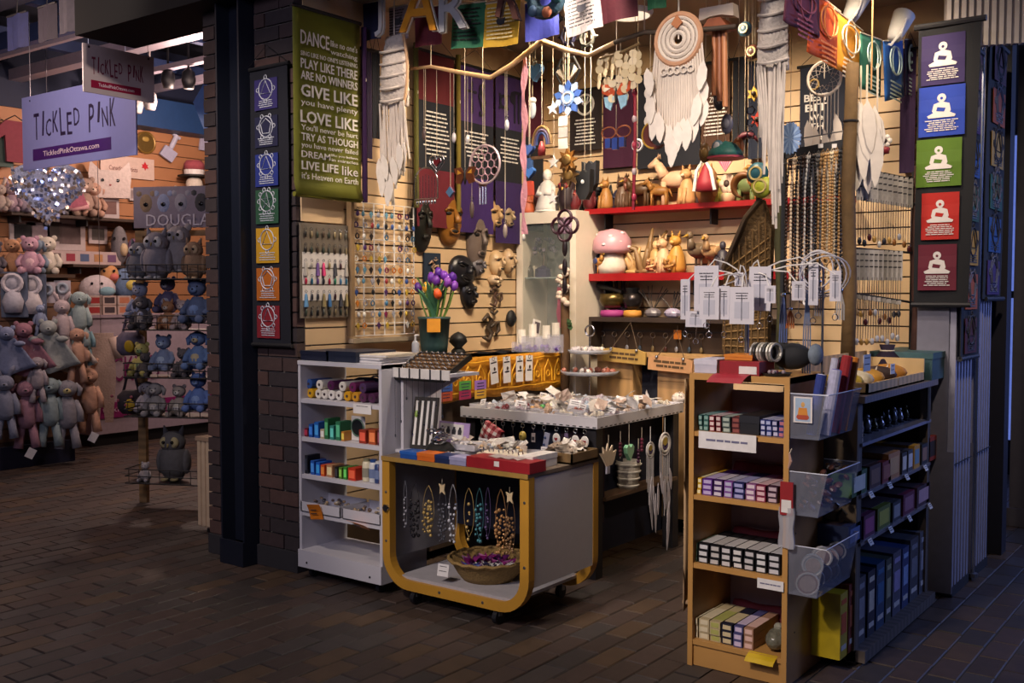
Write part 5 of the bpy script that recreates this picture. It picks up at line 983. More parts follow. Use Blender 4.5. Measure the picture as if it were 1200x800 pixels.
MB().lathe([(.09, 0), (.1, .05), (.085, .12), (.08, .15)], 18).build('stalk', mat('cfc2b4', .5), t, True); MB().lathe([(.12, .14), (.135, .17), (.13, .23), (.09, .29), (0, .31)], 22).build('cap', mat('b98a94', .4, noise=.1), t, True)
for k in range(14): a = k * 2.4; z = .17 + .1 * (k / 14); MB().sph((.128 * math.cos(a) * (1 - (z - .17) * 3.), .128 * math.sin(a) * (1 - (z - .17) * 3.), z + .012), (.02, .02, .012), 7, 4).build('spot', mat('dcc4c4', .5), t, True)
t = fig('bird', 'striped blue and white wooden bird leaning on the mushroom', (xa(702, 5.99), 5.99, zB), .15, 'b07a3a', .9, None, '26346a', name='carved_bird')
# singing bowls etc.
def bowl(u, r_, lab, c, cush):
    t = thing('singing_bowl', lab, 'bowl', (xa(u, 6.06), 6.06, zD)); MB().lathe([(r_ * .9, 0), (r_, .02), (r_ * .9, .045), (r_ * .4, .05)], 18).build('cushion', mat(cush, .7), t, True); MB().lathe([(.02, .05), (r_ * .8, .07), (r_ * 1.05, .11), (r_ * .98, .16), (r_ * .94, .16), (r_ * .98, .11), (0, .07)], 22).build('bowl', mat(c, .3, .8, noise=.3, scale=8), t, True); return t
t = bowl(718, .09, 'bronze singing bowl with mallet on a magenta cushion', '5a4a28', '8a2a6a'); MB().tube([(-.12, 0, .22), (.09, -.03, .17)], [.022, .016], 10).build('mallet', mat('1c1614', .5), t)
t = bowl(741, .065, 'small dark bowl on an ochre ring beside the singing bowl', '3a3434', 'b0782c'); MB().lathe([(.04, .16), (.05, .2), (.03, .2)], 12).build('inner_cup', mat('2c2a2c', .4, .4), t)
t = thing('incense_bundle', 'sheaf of thin incense sticks in a clear jar on the dark shelf', 'incense sticks', (xa(728, 6.13), 6.13, zD)); MB().lathe([(.04, 0), (.04, .09), (.036, .09), (.036, .005), (0, .005)], 14).build('jar', glass('c8c8d0', .3), t)
for k in range(14): MB().tube([(random.uniform(-.02, .02), random.uniform(-.02, .02), .006), (random.uniform(-.06, .06), random.uniform(-.04, .03), .3)], .0035, 4).build('stick', mat('5a4640', .8), t)
for i, (u, h) in enumerate(((765, .2), (788, .16))):
    t = thing('wire_gem_tree', '%s wire gem tree on a crystal lump, dark shelf' % ['taller thin', 'bushy'][i], 'gem tree', (xa(u, 6.06), 6.06, zD)); r_ = random.Random(u)
    MB().sph((0, 0, .03), (.06, .05, .035), 9, 6).build('crystal_foot', mat('a098b0' if i else '6a6468', .3, bump=.8, scale=40), t)
    for k in range(9): a = r_.uniform(-1.1, 1.1); MB().tube([(0, 0, .04), (math.sin(a) * h * .3, 0, h * .6), (math.sin(a) * h * .6, r_.uniform(-.04, .04), h * (.7 + .4 * math.cos(a)))], .003, 4).build('wire_twig', mat('3a322c', .5), t)
for i, u in enumerate((706, 720, 735, 750, 765, 780, 793, 808, 822)):
    p = pt(u, 383, y=6.09); t = thing('key_hook_charm', 'small metal charm, %s from the left on the hook rail' % ORD[i], 'charm', (p.x, 6.09, zD - .09), 0, 'charms on the hook rail')
    MB().ring((0, 0, -.03), .018, .003, 12, 4).build('ring', STEEL, t); MB().tube([(0, 0, -.048), (0, 0, -.1)], .002, 4).build('chain', STEEL, t); MB().sph((0, -.003, -.12), (.014, .006, .02), 7, 5).build('pendant', mat(['7a6a4a', '4a2a24', '8a8a90', '3a4a5a'][i % 4], .35, .4), t, True)
t = thing('orange_tag', 'small orange price tag hanging on the hook rail', 'price tag', pt(794, 392, y=6.07)); MB().box(-.028, .028, -.001, .001, -.03, .03).build('card', mat('d0781c', .6), t); MB().tube([(0, 0, .03), (0, 0, .06)], .001, 4).build('thread', CORD, t)
# low drawers and the two hanging signs
lc = thing('low_cabinet', 'pale wooden low cabinet with open dark bay below the hook rail', 'cabinet', (0, 0, 0)); LY = 5.9
zt = pt(757, 418, y=LY).z
for (u0, u1, m) in ((700, 742, mat('b08a5a', .5, wave='X', scale=4)), (771, 830, mat('a8845a', .5, wave='X', scale=4))):
    a, b = xa(u0, LY), xa(u1, LY); o = MB().box(a, b, LY, 6.15, .1, zt).build('cupboard', m, lc); MB().box(a + .004, b - .004, LY - .006, LY, zt - .3, zt - .155).build('drawer_front', m, o); MB().box(a + .004, b - .004, LY - .006, LY, zt - .15, zt - .01).build('drawer_front', m, o)
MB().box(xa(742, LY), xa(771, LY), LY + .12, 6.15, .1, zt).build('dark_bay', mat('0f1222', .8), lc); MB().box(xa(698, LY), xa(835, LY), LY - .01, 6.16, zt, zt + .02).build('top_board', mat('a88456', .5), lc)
for i, (u0, u1, v, hh, c, s_) in enumerate([(707, 757, 417, .1, 'a08040', ''), (760, 812, 427, .1, 'ad8058', '')]):
    yy = LY - .06; a, b = pt(u0, v, y=yy), pt(u1, v, y=yy); w_ = b.x - a.x
    t = thing('wooden_plaque', '%s wooden plaque hung by a cord below the hook rail' % ['olive brown', 'reddish brown'][i], 'sign', ((a.x + b.x) / 2, yy, (a.z + b.z) / 2)); t.rotation_euler.y = .05
    MB().prism([(-w_ / 2, hh * .35), (-w_ * .3, hh * .5), (0, hh * .45), (w_ * .3, hh * .5), (w_ / 2, hh * .35), (w_ / 2, -hh * .45), (-w_ / 2, -hh * .45)][::-1], -.008, .008).build('board', mat(c, .7, noise=.3, scale=9), t); lines(MB(), -w_ * .38, w_ * .38, hh * .22, 2, hh * .28, hh * .15, -.009, i, .3).build('worn_lettering', mat('4a3418', .7), t); MB().tube([(-w_ * .3, 0, hh * .45), (0, .06, .22), (w_ * .3, 0, hh * .45)], .003, 5).build('cord', mat('4a3a2a', .8), t)
    for s in (-1, 1): MB().sph((s * w_ * .3, -.012, hh * .42), .012, 7, 5).build('bell', CHROME, t, True)

# on top of the cabinet
CT = cz1 + .021
fig('sage', 'white ceramic snow figure with star on top of the glass cabinet', (xa(643, 5.9), 5.88, CT), .3, 'c9c4c0', 0, None, 'd8d2ca', name='snow_figurine')
fig('owl', 'black and red patterned owl standing on the glass cabinet', (xa(664, 5.85), 5.85, CT), .22, '2a1c20', 0, None, '8a2a2a', name='owl_figurine'); fig('owl', 'small dark red owl at the glass cabinet\'s right end', (xa(677, 5.9), 5.86, CT), .14, '5a1218', 0, None, 'a8483c', name='owl_figurine')
fig('sage', 'orange based parrot figure at the glass cabinet\'s left end', (xa(619, 5.9), 5.9, CT), .2, 'a8502c', 0, None, '8a2c24', name='parrot_figurine')
fig('cat', 'grey cat beside the snow figure on the glass cabinet', (xa(631, 5.9), 5.95, CT), .15, '5a5054', 0, None, '8a8080', name='cat_figurine')
for i in range(3): fig(['cat', 'dragon', 'owl'][i], ['black tall carving left of the upper red shelf', 'black coiled carving behind the red owl', 'dark owl behind the hanging lantern'][i], (xa((684, 694, 690)[i], 6.1), 6.13, zA), (.26, .2, .2)[i], '17161a', .2, None, '4a4a50', name='dark_carving')

# ------------------------------------------------------------------ masks and symbols on the left slat wall
def mask(u, v, w_, h_, c, lab, lean=0, open_=True):
    p = pt(u, v, x=XL + .012); s = pxm(p) * 1.0; t = thing('carved_mask', lab, 'mask', p, RZX); t.rotation_euler = (0, lean, RZX)
    w_, h_ = w_ * s * 1.35, h_ * s; m = mat(c, .35, noise=.45, scale=12, bump=.4)
    MB().sph((0, 0, 0), (w_ / 2, .055, h_ / 2), 18, 12).build('face', m, t, True); MB().tube([(0, -.05, h_ * .18), (0, -.08, -h_ * .02), (0, -.075, -h_ * .08)], [w_ * .05, w_ * .09, w_ * .1], 8).build('nose', m, t, True)
    dk = mat('140f0c', .6)
    for s_ in (-1, 1): MB().sph((s_ * w_ * .22, -.046, h_ * .1), (w_ * .12, .012, h_ * .035), 10, 6).build('eye', dk, t, True); MB().tube([(s_ * w_ * .08, -.055, h_ * .17), (s_ * w_ * .24, -.05, h_ * .2), (s_ * w_ * .36, -.036, h_ * .13)], .01, 6).build('brow', m, t, True)
    MB().sph((0, -.046, -h_ * .23), (w_ * .16, .018, h_ * .045), 10, 6).build('mouth', dk, t, True); MB().ring((0, -.05, -h_ * .23), w_ * .17, .008, 16, 5, 1, .4).build('lips', m, t, True)
    return t
mask(493, 262, 25, 68, '1a1a16', 'long black wooden mask with a pale green streak on the slat wall'); mask(526, 257, 32, 62, '8a5a22', 'honey brown carved wooden mask with dark chin')
mask(558, 282, 26, 66, '6a5c54', 'weathered grey elongated mask with long snout'); mask(577, 253, 22, 36, 'b89468', 'pale tan round mask on the slat wall'); mask(541, 318, 34, 38, '17171c', 'black domed carving under the masks', .3)
mask(592, 255, 16, 32, 'a89070', 'slim tan mask right of the round one'); mask(581, 308, 17, 30, 'c0a27c', 'pale wooden sun face mask'); mask(595, 306, 12, 30, 'b89a76', 'pale wooden crescent face mask near the cabinet'); mask(558, 312, 16, 24, '5a5456', 'grey skull shaped mask below the elongated one')
mask(548, 345, 18, 36, '141418', 'black long mask behind the tulips', -.2); mask(578, 328, 12, 12, 'c2a888', 'little pale wooden bird mask')
def om(u, v, s, c, lab, bg=None):
    p = pt(u, v, x=XL + .02); t = thing('om_symbol', lab, 'wall ornament', p, RZX); k = pxm(p) * s; m = mat(c, .5, noise=.3, scale=15)
    MB().tube([(-.5 * k, -.01, .3 * k), (-.2 * k, -.01, .5 * k), (.02 * k, -.01, .3 * k), (-.2 * k, -.01, .05 * k), (.05 * k, -.01, -.2 * k), (-.15 * k, -.01, -.48 * k), (-.5 * k, -.01, -.35 * k)], [.06 * k, .09 * k, .1 * k, .08 * k, .1 * k, .09 * k, .05 * k], 8).build('three_stroke', m, t, True)
    MB().tube([(-.05 * k, -.01, .02 * k), (.2 * k, -.01, .15 * k), (.45 * k, -.01, .2 * k), (.5 * k, -.01, -.1 * k), (.3 * k, -.01, -.25 * k)], [.06 * k, .08 * k, .09 * k, .08 * k, .05 * k], 8).build('tail_stroke', m, t, True); MB().tube([(0, -.01, .62 * k), (.2 * k, -.01, .52 * k), (.42 * k, -.01, .65 * k)], .05 * k, 7).build('crescent', m, t, True); MB().sph((.22 * k, -.01, .75 * k), .07 * k, 8, 6).build('dot', m, t, True)
    if bg: MB().box(-.9 * k, .9 * k, .0, .012, -1.2 * k, 1.1 * k).build('back_cloth', mat(bg, .8), t)
om(507, 314, 16, 'a88a70', 'brown om sign on a dark blue cloth above the tulips', '1a2a3e'); om(580, 348, 22, '4a3428', 'small carved dark om sign on the slat wall'); om(574, 384, 30, '3c3026', 'large carved dark om sign above the ledge')
t = thing('wall_speaker', 'small black round knob ornament beside the large om sign', 'ornament', pt(597, 373, x=XL + .02), RZX); MB().sph((0, -.015, 0), (.045, .03, .06), 12, 8).build('knob', BLACK, t, True); MB().cyl((0, -.04, 0), (0, -.05, 0), .02, n=10).build('cap', DARK, t)

# ------------------------------------------------------------------ earring boards on the left wall by the pillar
eb = thing('earring_board', 'grey fabric earring board hanging beside the pillar', 'display board', (XL + .012, 0, 0)); a, b = ya(350, XL), ya(405, XL); zt_, zb_ = pt(380, 263, x=XL).z, pt(380, 372, x=XL).z
MB().box(0, .012, a, b, zb_, zt_).build('board', mat('6a6054', .8, noise=.2), eb)
H_ = zt_ - zb_
for k in range(3): MB().box(.012, .014, a + .01, b - .004, zb_ + H_ * (.185 + k * .175), zb_ + H_ * (.345 + k * .175)).build('white_card', mat('cfc9c6', .7), eb)
tc_ = ['4a2a30', '3a6a9a', 'c02a50', '2a6a8a', '5a8ab0', '3a3a40', '8a7a50', '2a7a5a', 'd03a70', 'b02040', '6a4a86', 'a09a90']
r6 = random.Random(66); n_ = 0
for row in range(6):
    for k in range(8):
        y = a + .03 + k * (b - a - .05) / 7; z = zt_ - H_ * (.06 + row * .165); c = tc_[r6.randrange(12)] if row in (2, 3, 4) else r6.choice(['2a2622', '4a3a2c', '8a7a5a', '3a4238', '5a5a50'])
        t = thing('earring_pair', 'dangling earring, row %s, %s from the pillar on the grey board' % (['one', 'two', 'three', 'four', 'five', 'six'][row], ORD[k]), 'earring', (XL + .032, y, z), RZX, 'earrings on the grey board')
        MB().ring((0, 0, 0), .008, .0014, 8, 4).build('hook', CHROME, t)
        if row in (2, 4) and r6.random() < .55: MB().lathe([(.004, -.012), (.007, -.02), (.013, -.085)], 8).build('tassel', mat(c, .7), t)
        else: MB().sph((0, 0, -.03), (.008, .006, .02), 7, 5).build('drop', mat(c, .3, .3), t, True)
MB().box(XL + .002, XL + .012, a + .02, b - .02, zt_ + .01, zt_ + .15).build('mount', SLAT, eb).location = (-XL - .012, 0, 0)
gr = thing('earring_grid', 'white wire grid rack hung with coloured earrings', 'display rack', (XL + .03, 0, 0)); a, b = ya(410, XL), ya(481, XL); zt_, zb_ = pt(445, 240, x=XL).z, pt(445, 392, x=XL).z
for k in range(7): y = a + k * (b - a) / 6; MB().cyl((0, y, zb_), (0, y, zt_), .004, n=6).build('upright_wire', WHITE, gr)
for k in range(12): z = zb_ + k * (zt_ - zb_) / 11; MB().cyl((0, a, z), (0, b, z), .003, n=6).build('cross_wire', WHITE, gr)
MB().box(-.02, .02, a - .03, a - .005, zb_, zt_).build('end_bar', mat('8a7050', .6), gr); MB().box(-.01, .03, a - .03, b + .02, zb_ - .04, zb_ - .015).build('foot_rail', mat('9a8a74', .6), gr)
gcols = ['c87a2c', '2c4a8a', '7a1c4a', 'd8d4cc', '1c1c20', '5a8aa0', 'b89a3a', '8a2a2a', '3a6a8a', '9a9aa4', 'c8c4c0', '4a2a60']
for row in range(11):
    for k in range(9):
        y = a + .02 + k * (b - a - .04) / 8 + r6.uniform(-.01, .01); z = zt_ - .04 - row * (zt_ - zb_ - .06) / 11; c = r6.choice(gcols)
        if r6.random() < .12: continue
        t = thing('earring_pair', 'coloured earring, %s row from the top, %s from the left on the white grid' % (ORD[row], ORD[k]), 'earring', (XL + .045, y, z), RZX, 'earrings on the white grid')
        MB().ring((0, 0, 0), .008, .0014, 8, 4).build('hook', CHROME, t); kk = r6.randrange(3)
        if kk == 0: MB().sph((0, 0, -.026), (.013, .008, .017), 8, 5).build('drop', mat(c, .3), t, True)
        elif kk == 1: MB().prism([(0, -.05), (.014, -.022), (0, -.008), (-.014, -.022)], -.003, .003).build('lozenge', mat(c, .3), t)
        else: MB().ring((0, 0, -.026), .014, .004, 12, 5).build('hoop', mat(c, .3, .3), t)
# ------------------------------------------------------------------ wall hangings: sentence cloths
def scroll(name, lab, cat, p0, p1, ztop, bands, rz, depth=.0, texts=(), rod=True, group=None):
    """cloth hanging from ztop between wall points p0..p1 (x or y coordinate along the wall)"""
    w_ = p1 - p0; t = thing(name, lab, cat, (depth, (p0 + p1) / 2, ztop) if rz else ((p0 + p1) / 2, depth, ztop), rz, group)
    z = 0
    for (h, c) in bands:
        MB().sheet(lambda s, q: ((s - .5) * w_, .004 * math.sin(s * 8 + p0 * 9) , z - h * q), 8, 4, .004).build('cloth', mat(c, .85, noise=.15), t); z -= h
    if rod: MB().cyl((-w_ / 2 - .02, .0, .006), (w_ / 2 + .02, .0, .006), .01, n=8).build('rod', BLACK, t); MB().tube([(-w_ / 2, 0, .01), (0, 0, .12), (w_ / 2, 0, .01)], .002, 4).build('cord', DARK, t)
    return t
PW_ = mat('cfcac6', .7)
# DANCE banner on the left wall beside the pillar
DX = XL + .09
a, b = ya(347, DX), ya(424, DX); zt0 = pt(385, 17, x=DX).z; zb0 = pt(385, 231, x=DX).z; w_ = b - a; h_ = zt0 - zb0
t = thing('dance_banner', 'olive green cloth banner with white DANCE like no one\'s watching lettering', 'banner', (DX, (a + b) / 2, zt0), RZX)
MB().sheet(lambda s, q: ((s - .5) * w_, .006 * math.sin(s * 6) * (.3 + q) - (.02 if q > .97 else 0), -h_ * q), 10, 16, .005).build('cloth', mat('5f6008', .75, noise=.18, scale=6), t, True)
MB().cyl((-w_ / 2 - .01, .004, .0), (w_ / 2 + .01, .004, .0), .012, n=8).build('top_rod', DARK, t); MB().cyl((-w_ / 2, .004, -h_), (w_ / 2, .004, -h_), .014, n=8).build('bottom_hem', mat('6a6a0c', .75), t)
def dl(s, x0, x1, y0, y1, **k): text(s, PW_, t, (((x0 + x1) / 2 - .5) * w_, -.014, -h_ * (y0 + y1) / 2), w=(x1 - x0) * w_, h=h_ * (y1 - y0), **k)
for s, x0, x1, y0, y1, bold in [('DANCE', .08, .5, .125, .2, .02), ("like no one's", .52, .93, .14, .175, 0), ('watching', .52, .93, .19, .225, 0), ("SING LIKE NO ONE'S LISTENING", .08, .93, .235, .26, 0), ('PLAY LIKE THERE', .08, .93, .275, .325, .02), ('ARE NO WINNERS', .08, .93, .34, .385, .02), ('GIVE LIKE', .08, .93, .41, .475, .03), ('you have plenty', .08, .93, .49, .53, 0),
        ('LOVE LIKE', .07, .93, .55, .615, .03), ("You'll never be hurt", .08, .93, .625, .655, 0), ('TRY AS THOUGH', .08, .93, .67, .71, .02), ('you have never failed', .08, .93, .72, .755, 0), ('DREAM', .08, .5, .765, .8, .01), ('like you believe', .52, .93, .762, .779, 0), ('in miracles', .52, .93, .785, .802, 0), ('LIVE LIFE', .08, .62, .82, .865, .03), ('like', .68, .93, .82, .87, .0), ("it's Heaven on Earth", .08, .93, .88, .915, 0)]: dl(s, x0, x1, y0, y1, bold=bold)
# chakra banner on the brick
cy_ = 3.775; a, b = xa(293, cy_), xa(340, cy_); zt1 = pt(315, 78, y=cy_).z; zb1 = pt(315, 404, y=cy_).z
cb_ = thing('chakra_banner', 'long black chakra banner with seven coloured patches on the brick pillar', 'banner', ((a + b) / 2, cy_, zt1)); w_ = b - a; h_ = zt1 - zb1
MB().sheet(lambda s, q: ((s - .5) * w_, .003 * math.sin(s * 5 + q * 9), -h_ * q), 6, 14, .004).build('cloth', mat('0b0d1c', .85), cb_); MB().cyl((-w_ / 2 - .015, 0, 0), (w_ / 2 + .015, 0, 0), .012, n=8).build('top_rod', DARK, cb_); MB().cyl((-w_ / 2 - .015, 0, -h_), (w_ / 2 + .015, 0, -h_), .012, n=8).build('bottom_rod', DARK, cb_)
MB().tube([(-w_ / 2, 0, .01), (0, 0, .12), (w_ / 2, 0, .01)], .002, 4).build('cord', DARK, cb_)
def chakra_patch(parent, x, z, w_, h_, c, i, y=-.008, ink='b8bcc8'):
    o = MB().sheet(lambda s, q: ((s - .5) * w_, .0, (.5 - q) * h_), 2, 2, .003).build('patch', mat(c, .8, noise=.2, scale=20), parent); o.location = (x, y, z); m = mat(ink, .7); k = w_ * .3
    mb = MB(); n = 4 + 2 * (i % 4); mb.ring((0, -.002, h_ * .16), k, k * .06, 18, 4)
    mb.build('emblem_ring', m, o)
    mb = MB(); pts = [(k * .8 * math.cos(PI / 2 + j * 2 * PI * (2 if n % 3 else 1) / 5 if i % 2 else PI / 2 + j * 2 * PI / 3), -.002, h_ * .16 + k * .8 * math.sin(PI / 2 + j * 2 * PI * (2 if n % 3 else 1) / 5 if i % 2 else PI / 2 + j * 2 * PI / 3)) for j in range(5 if i % 2 else 3)]
    mb.tube(pts, k * .06, 4, True); mb.build('emblem_star', m, o)
    for j in range(n): aa = j * 2 * PI / n; MB().ring((k * 1.15 * math.cos(aa), -.002, h_ * .16 + k * 1.15 * math.sin(aa)), k * .2, k * .045, 8, 4).build('petal', m, o)
    lines(MB(), -w_ * .36, w_ * .36, -h_ * .2, 4, h_ * .065, h_ * .025, -.002, i).build('print', m, o)
    return o
for i, (v0, v1, c) in enumerate([(92, 128, '2a2260'), (136, 172, '14163a'), (180, 218, '1a2a7a'), (222, 262, '1f4a34'), (267, 308, 'b88a18'), (314, 352, 'a85a10'), (358, 396, '7a0f20')]):
    za = pt(315, v0, y=cy_).z - zt1; zb = pt(315, v1, y=cy_).z - zt1; chakra_patch(cb_, -.002, (za + zb) / 2, w_ * .56, za - zb, c, i)
# sentence cloths on the left wall (facing +X)
LX = XL + .05
def zl(u, v): return pt(u, v, x=LX).z
S = [(428, 438, 60, [(.62, '241634')], 'narrow dark purple cloth beside the green banner'), (439, 447, 62, [(.5, '0e0f18')], 'narrow black cloth beside the left macrame hanging'),
     (489, 533, 64, [(.3, '5a141c'), (.42, '10131f'), (.36, '5c0e20')], 'red and black sentence cloth with white prayer lines'), (537, 578, 80, [(.36, '3a2058'), (.36, '11131e'), (.36, '33185a')], 'purple and black sentence cloth, left one of the pair'),
     (581, 612, 90, [(.36, '382058'), (.36, '11131e'), (.42, '301a52')], 'purple and black sentence cloth, right one of the pair'), (617, 636, 92, [(.42, '4a0f28'), (.36, '10121c'), (.3, '380c22')], 'maroon and black cloth in the wall corner')]
for i, (u0, u1, v, bands, lab) in enumerate(S):
    zt_ = zl((u0 + u1) / 2, v); a, b = ya(u0, LX), ya(u1, LX); t = scroll('sentence_cloth', lab, 'wall cloth', a, b, zt_, bands, RZX, LX, group='sentence cloths on the walls')
    if i in (2, 3, 4): lines(MB(), -(b - a) * .36, (b - a) * .36, -bands[0][0] - .06, 11 if i == 2 else 7, .026, .009, -.006, i, .3).build('prayer_lines', PW_, t); 
    if i in (3, 4): text(['\u2020\u00a7', '\u00a4\u00b6'][i - 3], mat('140c20', .8), t, (0, -.008, -.2), h=.22, name='brush_sign')
for i, (y, c) in enumerate([(ya(486, LX), '4c4a10'), (ya(535, LX), '6a5a14'), (ya(426, LX), '3a1a4a')]):
    zt_ = pt(500, 55, x=LX).z; o = MB().cyl((LX + .02, y, zt_ - 1.0), (LX + .02, y, zt_), .016, n=8).build('rolled_cloth', mat(c, .8)); MB().ring((0, 0, 0), .017, .003, 10, 4).build('tie', CORD, o).location = (LX + .02, y, zt_ - .3); tag(o, '%s rolled cloth hanging upright between sentence cloths' % ['olive', 'mustard', 'violet'][i], 'rolled cloth', 'rolled cloths')
# sentence cloths on the back wall (facing -Y)
BY = YB - .05
def zk(u, v): return pt(u, v, y=BY).z
S2 = [(667, 704, 106, [(.42, '241a1a')], 'dark brown cloth with a white tree of life'), (706, 743, 90, [(.62, '3a0c2c')], 'dark plum cloth behind the shell chime'), (746, 818, 86, [(.62, '11131f')], 'wide black cloth behind the large dreamcatcher'), (820, 853, 74, [(.56, '3e2414')], 'brown cloth headed ZION with a running figure'),
      (856, 871, 70, [(.6, '10121c')], 'black cloth right of the ZION cloth'), (874, 893, 74, [(.6, '141c30')], 'navy cloth left of the right macrame hanging'), (934, 986, 77, [(.8, '12182a')], 'black cloth with bold white BEST lettering'), (1050, 1068, 60, [(.7, '2a1038')], 'dark violet cloth beside the Buddha banner')]
for i, (u0, u1, v, bands, lab) in enumerate(S2):
    zt_ = zk((u0 + u1) / 2, v); a, b = xa(u0, BY), xa(u1, BY); t = scroll('sentence_cloth', lab, 'wall cloth', a, b, zt_, bands, 0, BY, group='sentence cloths on the walls'); w_ = b - a
    if i == 0:
        o = MB().ring((0, -.008, -.1), .07, .008, 20, 5).build('tree_ring', PW_, t); MB().tube([(0, -.008, -.165), (0, -.008, -.1)], .008, 5).build('tree_trunk', PW_, t)
        for s in (-.9, -.4, .4, .9): MB().tube([(0, -.008, -.11), (s * .04, -.008, -.08), (s * .06, -.008, -.05)], .005, 4).build('tree_branch', PW_, t)
        lines(MB(), -.09, .09, -.2, 8, .024, .009, -.007, 9, .3).build('print', PW_, t)
    if i == 3:
        text('ZION', PW_, t, (0, -.008, -.235), w=w_ * .42, h=.035); lines(MB(), -.085, .085, -.27, 9, .023, .009, -.007, 4, .15).build('print', PW_, t)
        MB().tube([(-.03, -.008, -.2), (0, -.008, -.15), (.03, -.008, -.17), (.05, -.008, -.14)], .006, 5).tube([(-.02, -.008, -.14), (0, -.008, -.15), (.02, -.008, -.2)], .006, 5).build('runner_sign', PW_, t)
    if i == 6:
        for s, z, ww, hh in [('BEST', -.19, .55, .045), ('BIT', -.25, .5, .045), ('We', -.31, .32, .035), ('TH', -.365, .35, .04), ('We', -.43, .32, .035), ('Me', -.5, .4, .055)]: text(s, PW_, t, (-w_ * .12, -.008, z), w=w_ * ww, h=hh, bold=.03)
        MB().ring((-.05, -.008, -.11), .03, .006, 14, 5).build('emblem', mat('b08a3a', .5), t)

# ------------------------------------------------------------------ Buddha banners at the right
by_ = 5.42; a, b = xa(1070, by_), xa(1143, by_); zt2 = pt(1106, 28, y=by_).z; zb2 = pt(1100, 357, y=by_).z; w_ = b - a; h_ = zt2 - zb2
bb_ = thing('buddha_banner', 'tall black banner with five coloured seated Buddha patches', 'banner', ((a + b) / 2, by_, zt2))
MB().sheet(lambda s, q: ((s - .5) * w_ * (1 - .12 * q) - .02 * q, .004 * math.sin(s * 5 + q * 7), -h_ * q), 8, 14, .005).build('cloth', mat('0e0f14', .85), bb_); MB().cyl((-w_ / 2 - .02, 0, 0), (w_ / 2 + .02, 0, 0), .016, n=8).build('top_rod', DARK, bb_); MB().cyl((-w_ * .47 - .02, 0, -h_), (w_ * .42, 0, -h_), .013, n=8).build('bottom_rod', DARK, bb_)
def buddha_patch(parent, x, z, w_, h_, c, i):
    o = MB().sheet(lambda s, q: ((s - .5) * w_, .002 * math.sin(q * 9), (.5 - q) * h_), 4, 4, .003).build('patch', mat(c, .75, noise=.2, scale=9), parent); o.location = (x, -.012, z); m = mat('cfc8c4', .7); k = h_ * .5
    MB().tube([(0, -.004, k * .52), (0, -.003, k * .52)], k * .17, 14).build('head_print', m, o); MB().prism([(-.06 * k, .36 * k), (-.3 * k, .28 * k), (-.36 * k, 0), (-.3 * k, -.1 * k), (.3 * k, -.1 * k), (.36 * k, 0), (.3 * k, .28 * k), (.06 * k, .36 * k)][::-1], -.004, -.002).build('torso_print', m, o)
    MB().prism([(-.3 * k, -.06 * k), (-.55 * k, -.18 * k), (-.5 * k, -.27 * k), (.5 * k, -.27 * k), (.55 * k, -.18 * k), (.3 * k, -.06 * k)][::-1], -.0045, -.002).build('lap_print', m, o)
    dkm = mat(c, .75, noise=.2, scale=9); MB().tube([(0, -.0055, k * .5), (0, -.004, k * .5)], k * .055, 12).build('face_shadow', dkm, o); MB().prism([(-.16 * k, .16 * k), (-.2 * k, 0), (.1 * k, -.04 * k), (.16 * k, .1 * k)][::-1], -.0055, -.004).build('robe_fold', dkm, o)
    lines(MB(), -w_ * .38, w_ * .38, -k * .36, 6, k * .08, k * .036, -.003, i + 20, .35).build('print', m, o)
for i, (u0, u1, v0, v1, c) in enumerate([(1081, 1131, 44, 96, '24124a'), (1078, 1131, 104, 157, '12359a'), (1075, 1127, 165, 217, '4a6a0c'), (1081, 1124, 227, 280, 'a8180c'), (1077, 1121, 287, 340, '5c0a24')]):
    p0, p1 = pt(u0, v0, y=by_), pt(u1, v1, y=by_); buddha_patch(bb_, (p0.x + p1.x) / 2 - (a + b) / 2, (p0.z + p1.z) / 2 - zt2, p1.x - p0.x, p0.z - p1.z, c, i)
# narrow prayer banners hanging along the passage side
for j, (y0, y1, u, va, vb, cols, lab) in enumerate([(5.47, 5.84, 1138, 52, 418, ['4a0f2e', '3a1050', '1a4a8a', '1c4a34', 'b8861a', 'a84a14', '4a0a1c'], 'nearer black side banner with seven bright patches facing the passage'),
                                                 (6.0, 6.44, 1166, 48, 350, ['3a0c24', '96401c', 'a8823a', '1c5040', '1a4a80', '3a1a5a'], 'farther black side banner with six patches facing the passage')]):
    X_ = -1.285; zt_ = pt(u, va, x=X_).z; zb_ = pt(u, vb, x=X_).z; w_ = y1 - y0; h_ = zt_ - zb_; n = len(cols)
    t = thing('side_banner', lab, 'banner', (X_, (y0 + y1) / 2, zt_), RZX); MB().sheet(lambda s, q: ((s - .5) * w_ - .08 * q * j, .004 * math.sin(s * 7 + q * 5), -h_ * q), 6, 14, .005).build('cloth', mat('0f1016', .85), t); MB().cyl((-w_ / 2, 0, -h_), (w_ / 2, 0, -h_), .014, n=8).build('bottom_rod', DARK, t); MB().cyl((-w_ / 2, 0, 0), (w_ / 2, 0, 0), .014, n=8).build('top_rod', DARK, t)
    for i, c in enumerate(cols): chakra_patch(t, -.08 * j * (i + .5) / n, -h_ * (i + .5) / n, w_ * .66, h_ / n * .8, c, i, -.01, '30303a' if i % 2 == 0 else '5a5a6a')
t = thing('silver_post', 'thin bright steel post between the two side banners', 'post', (-1.3, 5.9, .02)); MB().cyl((0, 0, 0), (0, 0, 3.05), .012, n=10).build('tube', CHROME, t); MB().cyl((0, 0, 0), (0, 0, .02), .03, n=10).build('foot', STEEL, t)

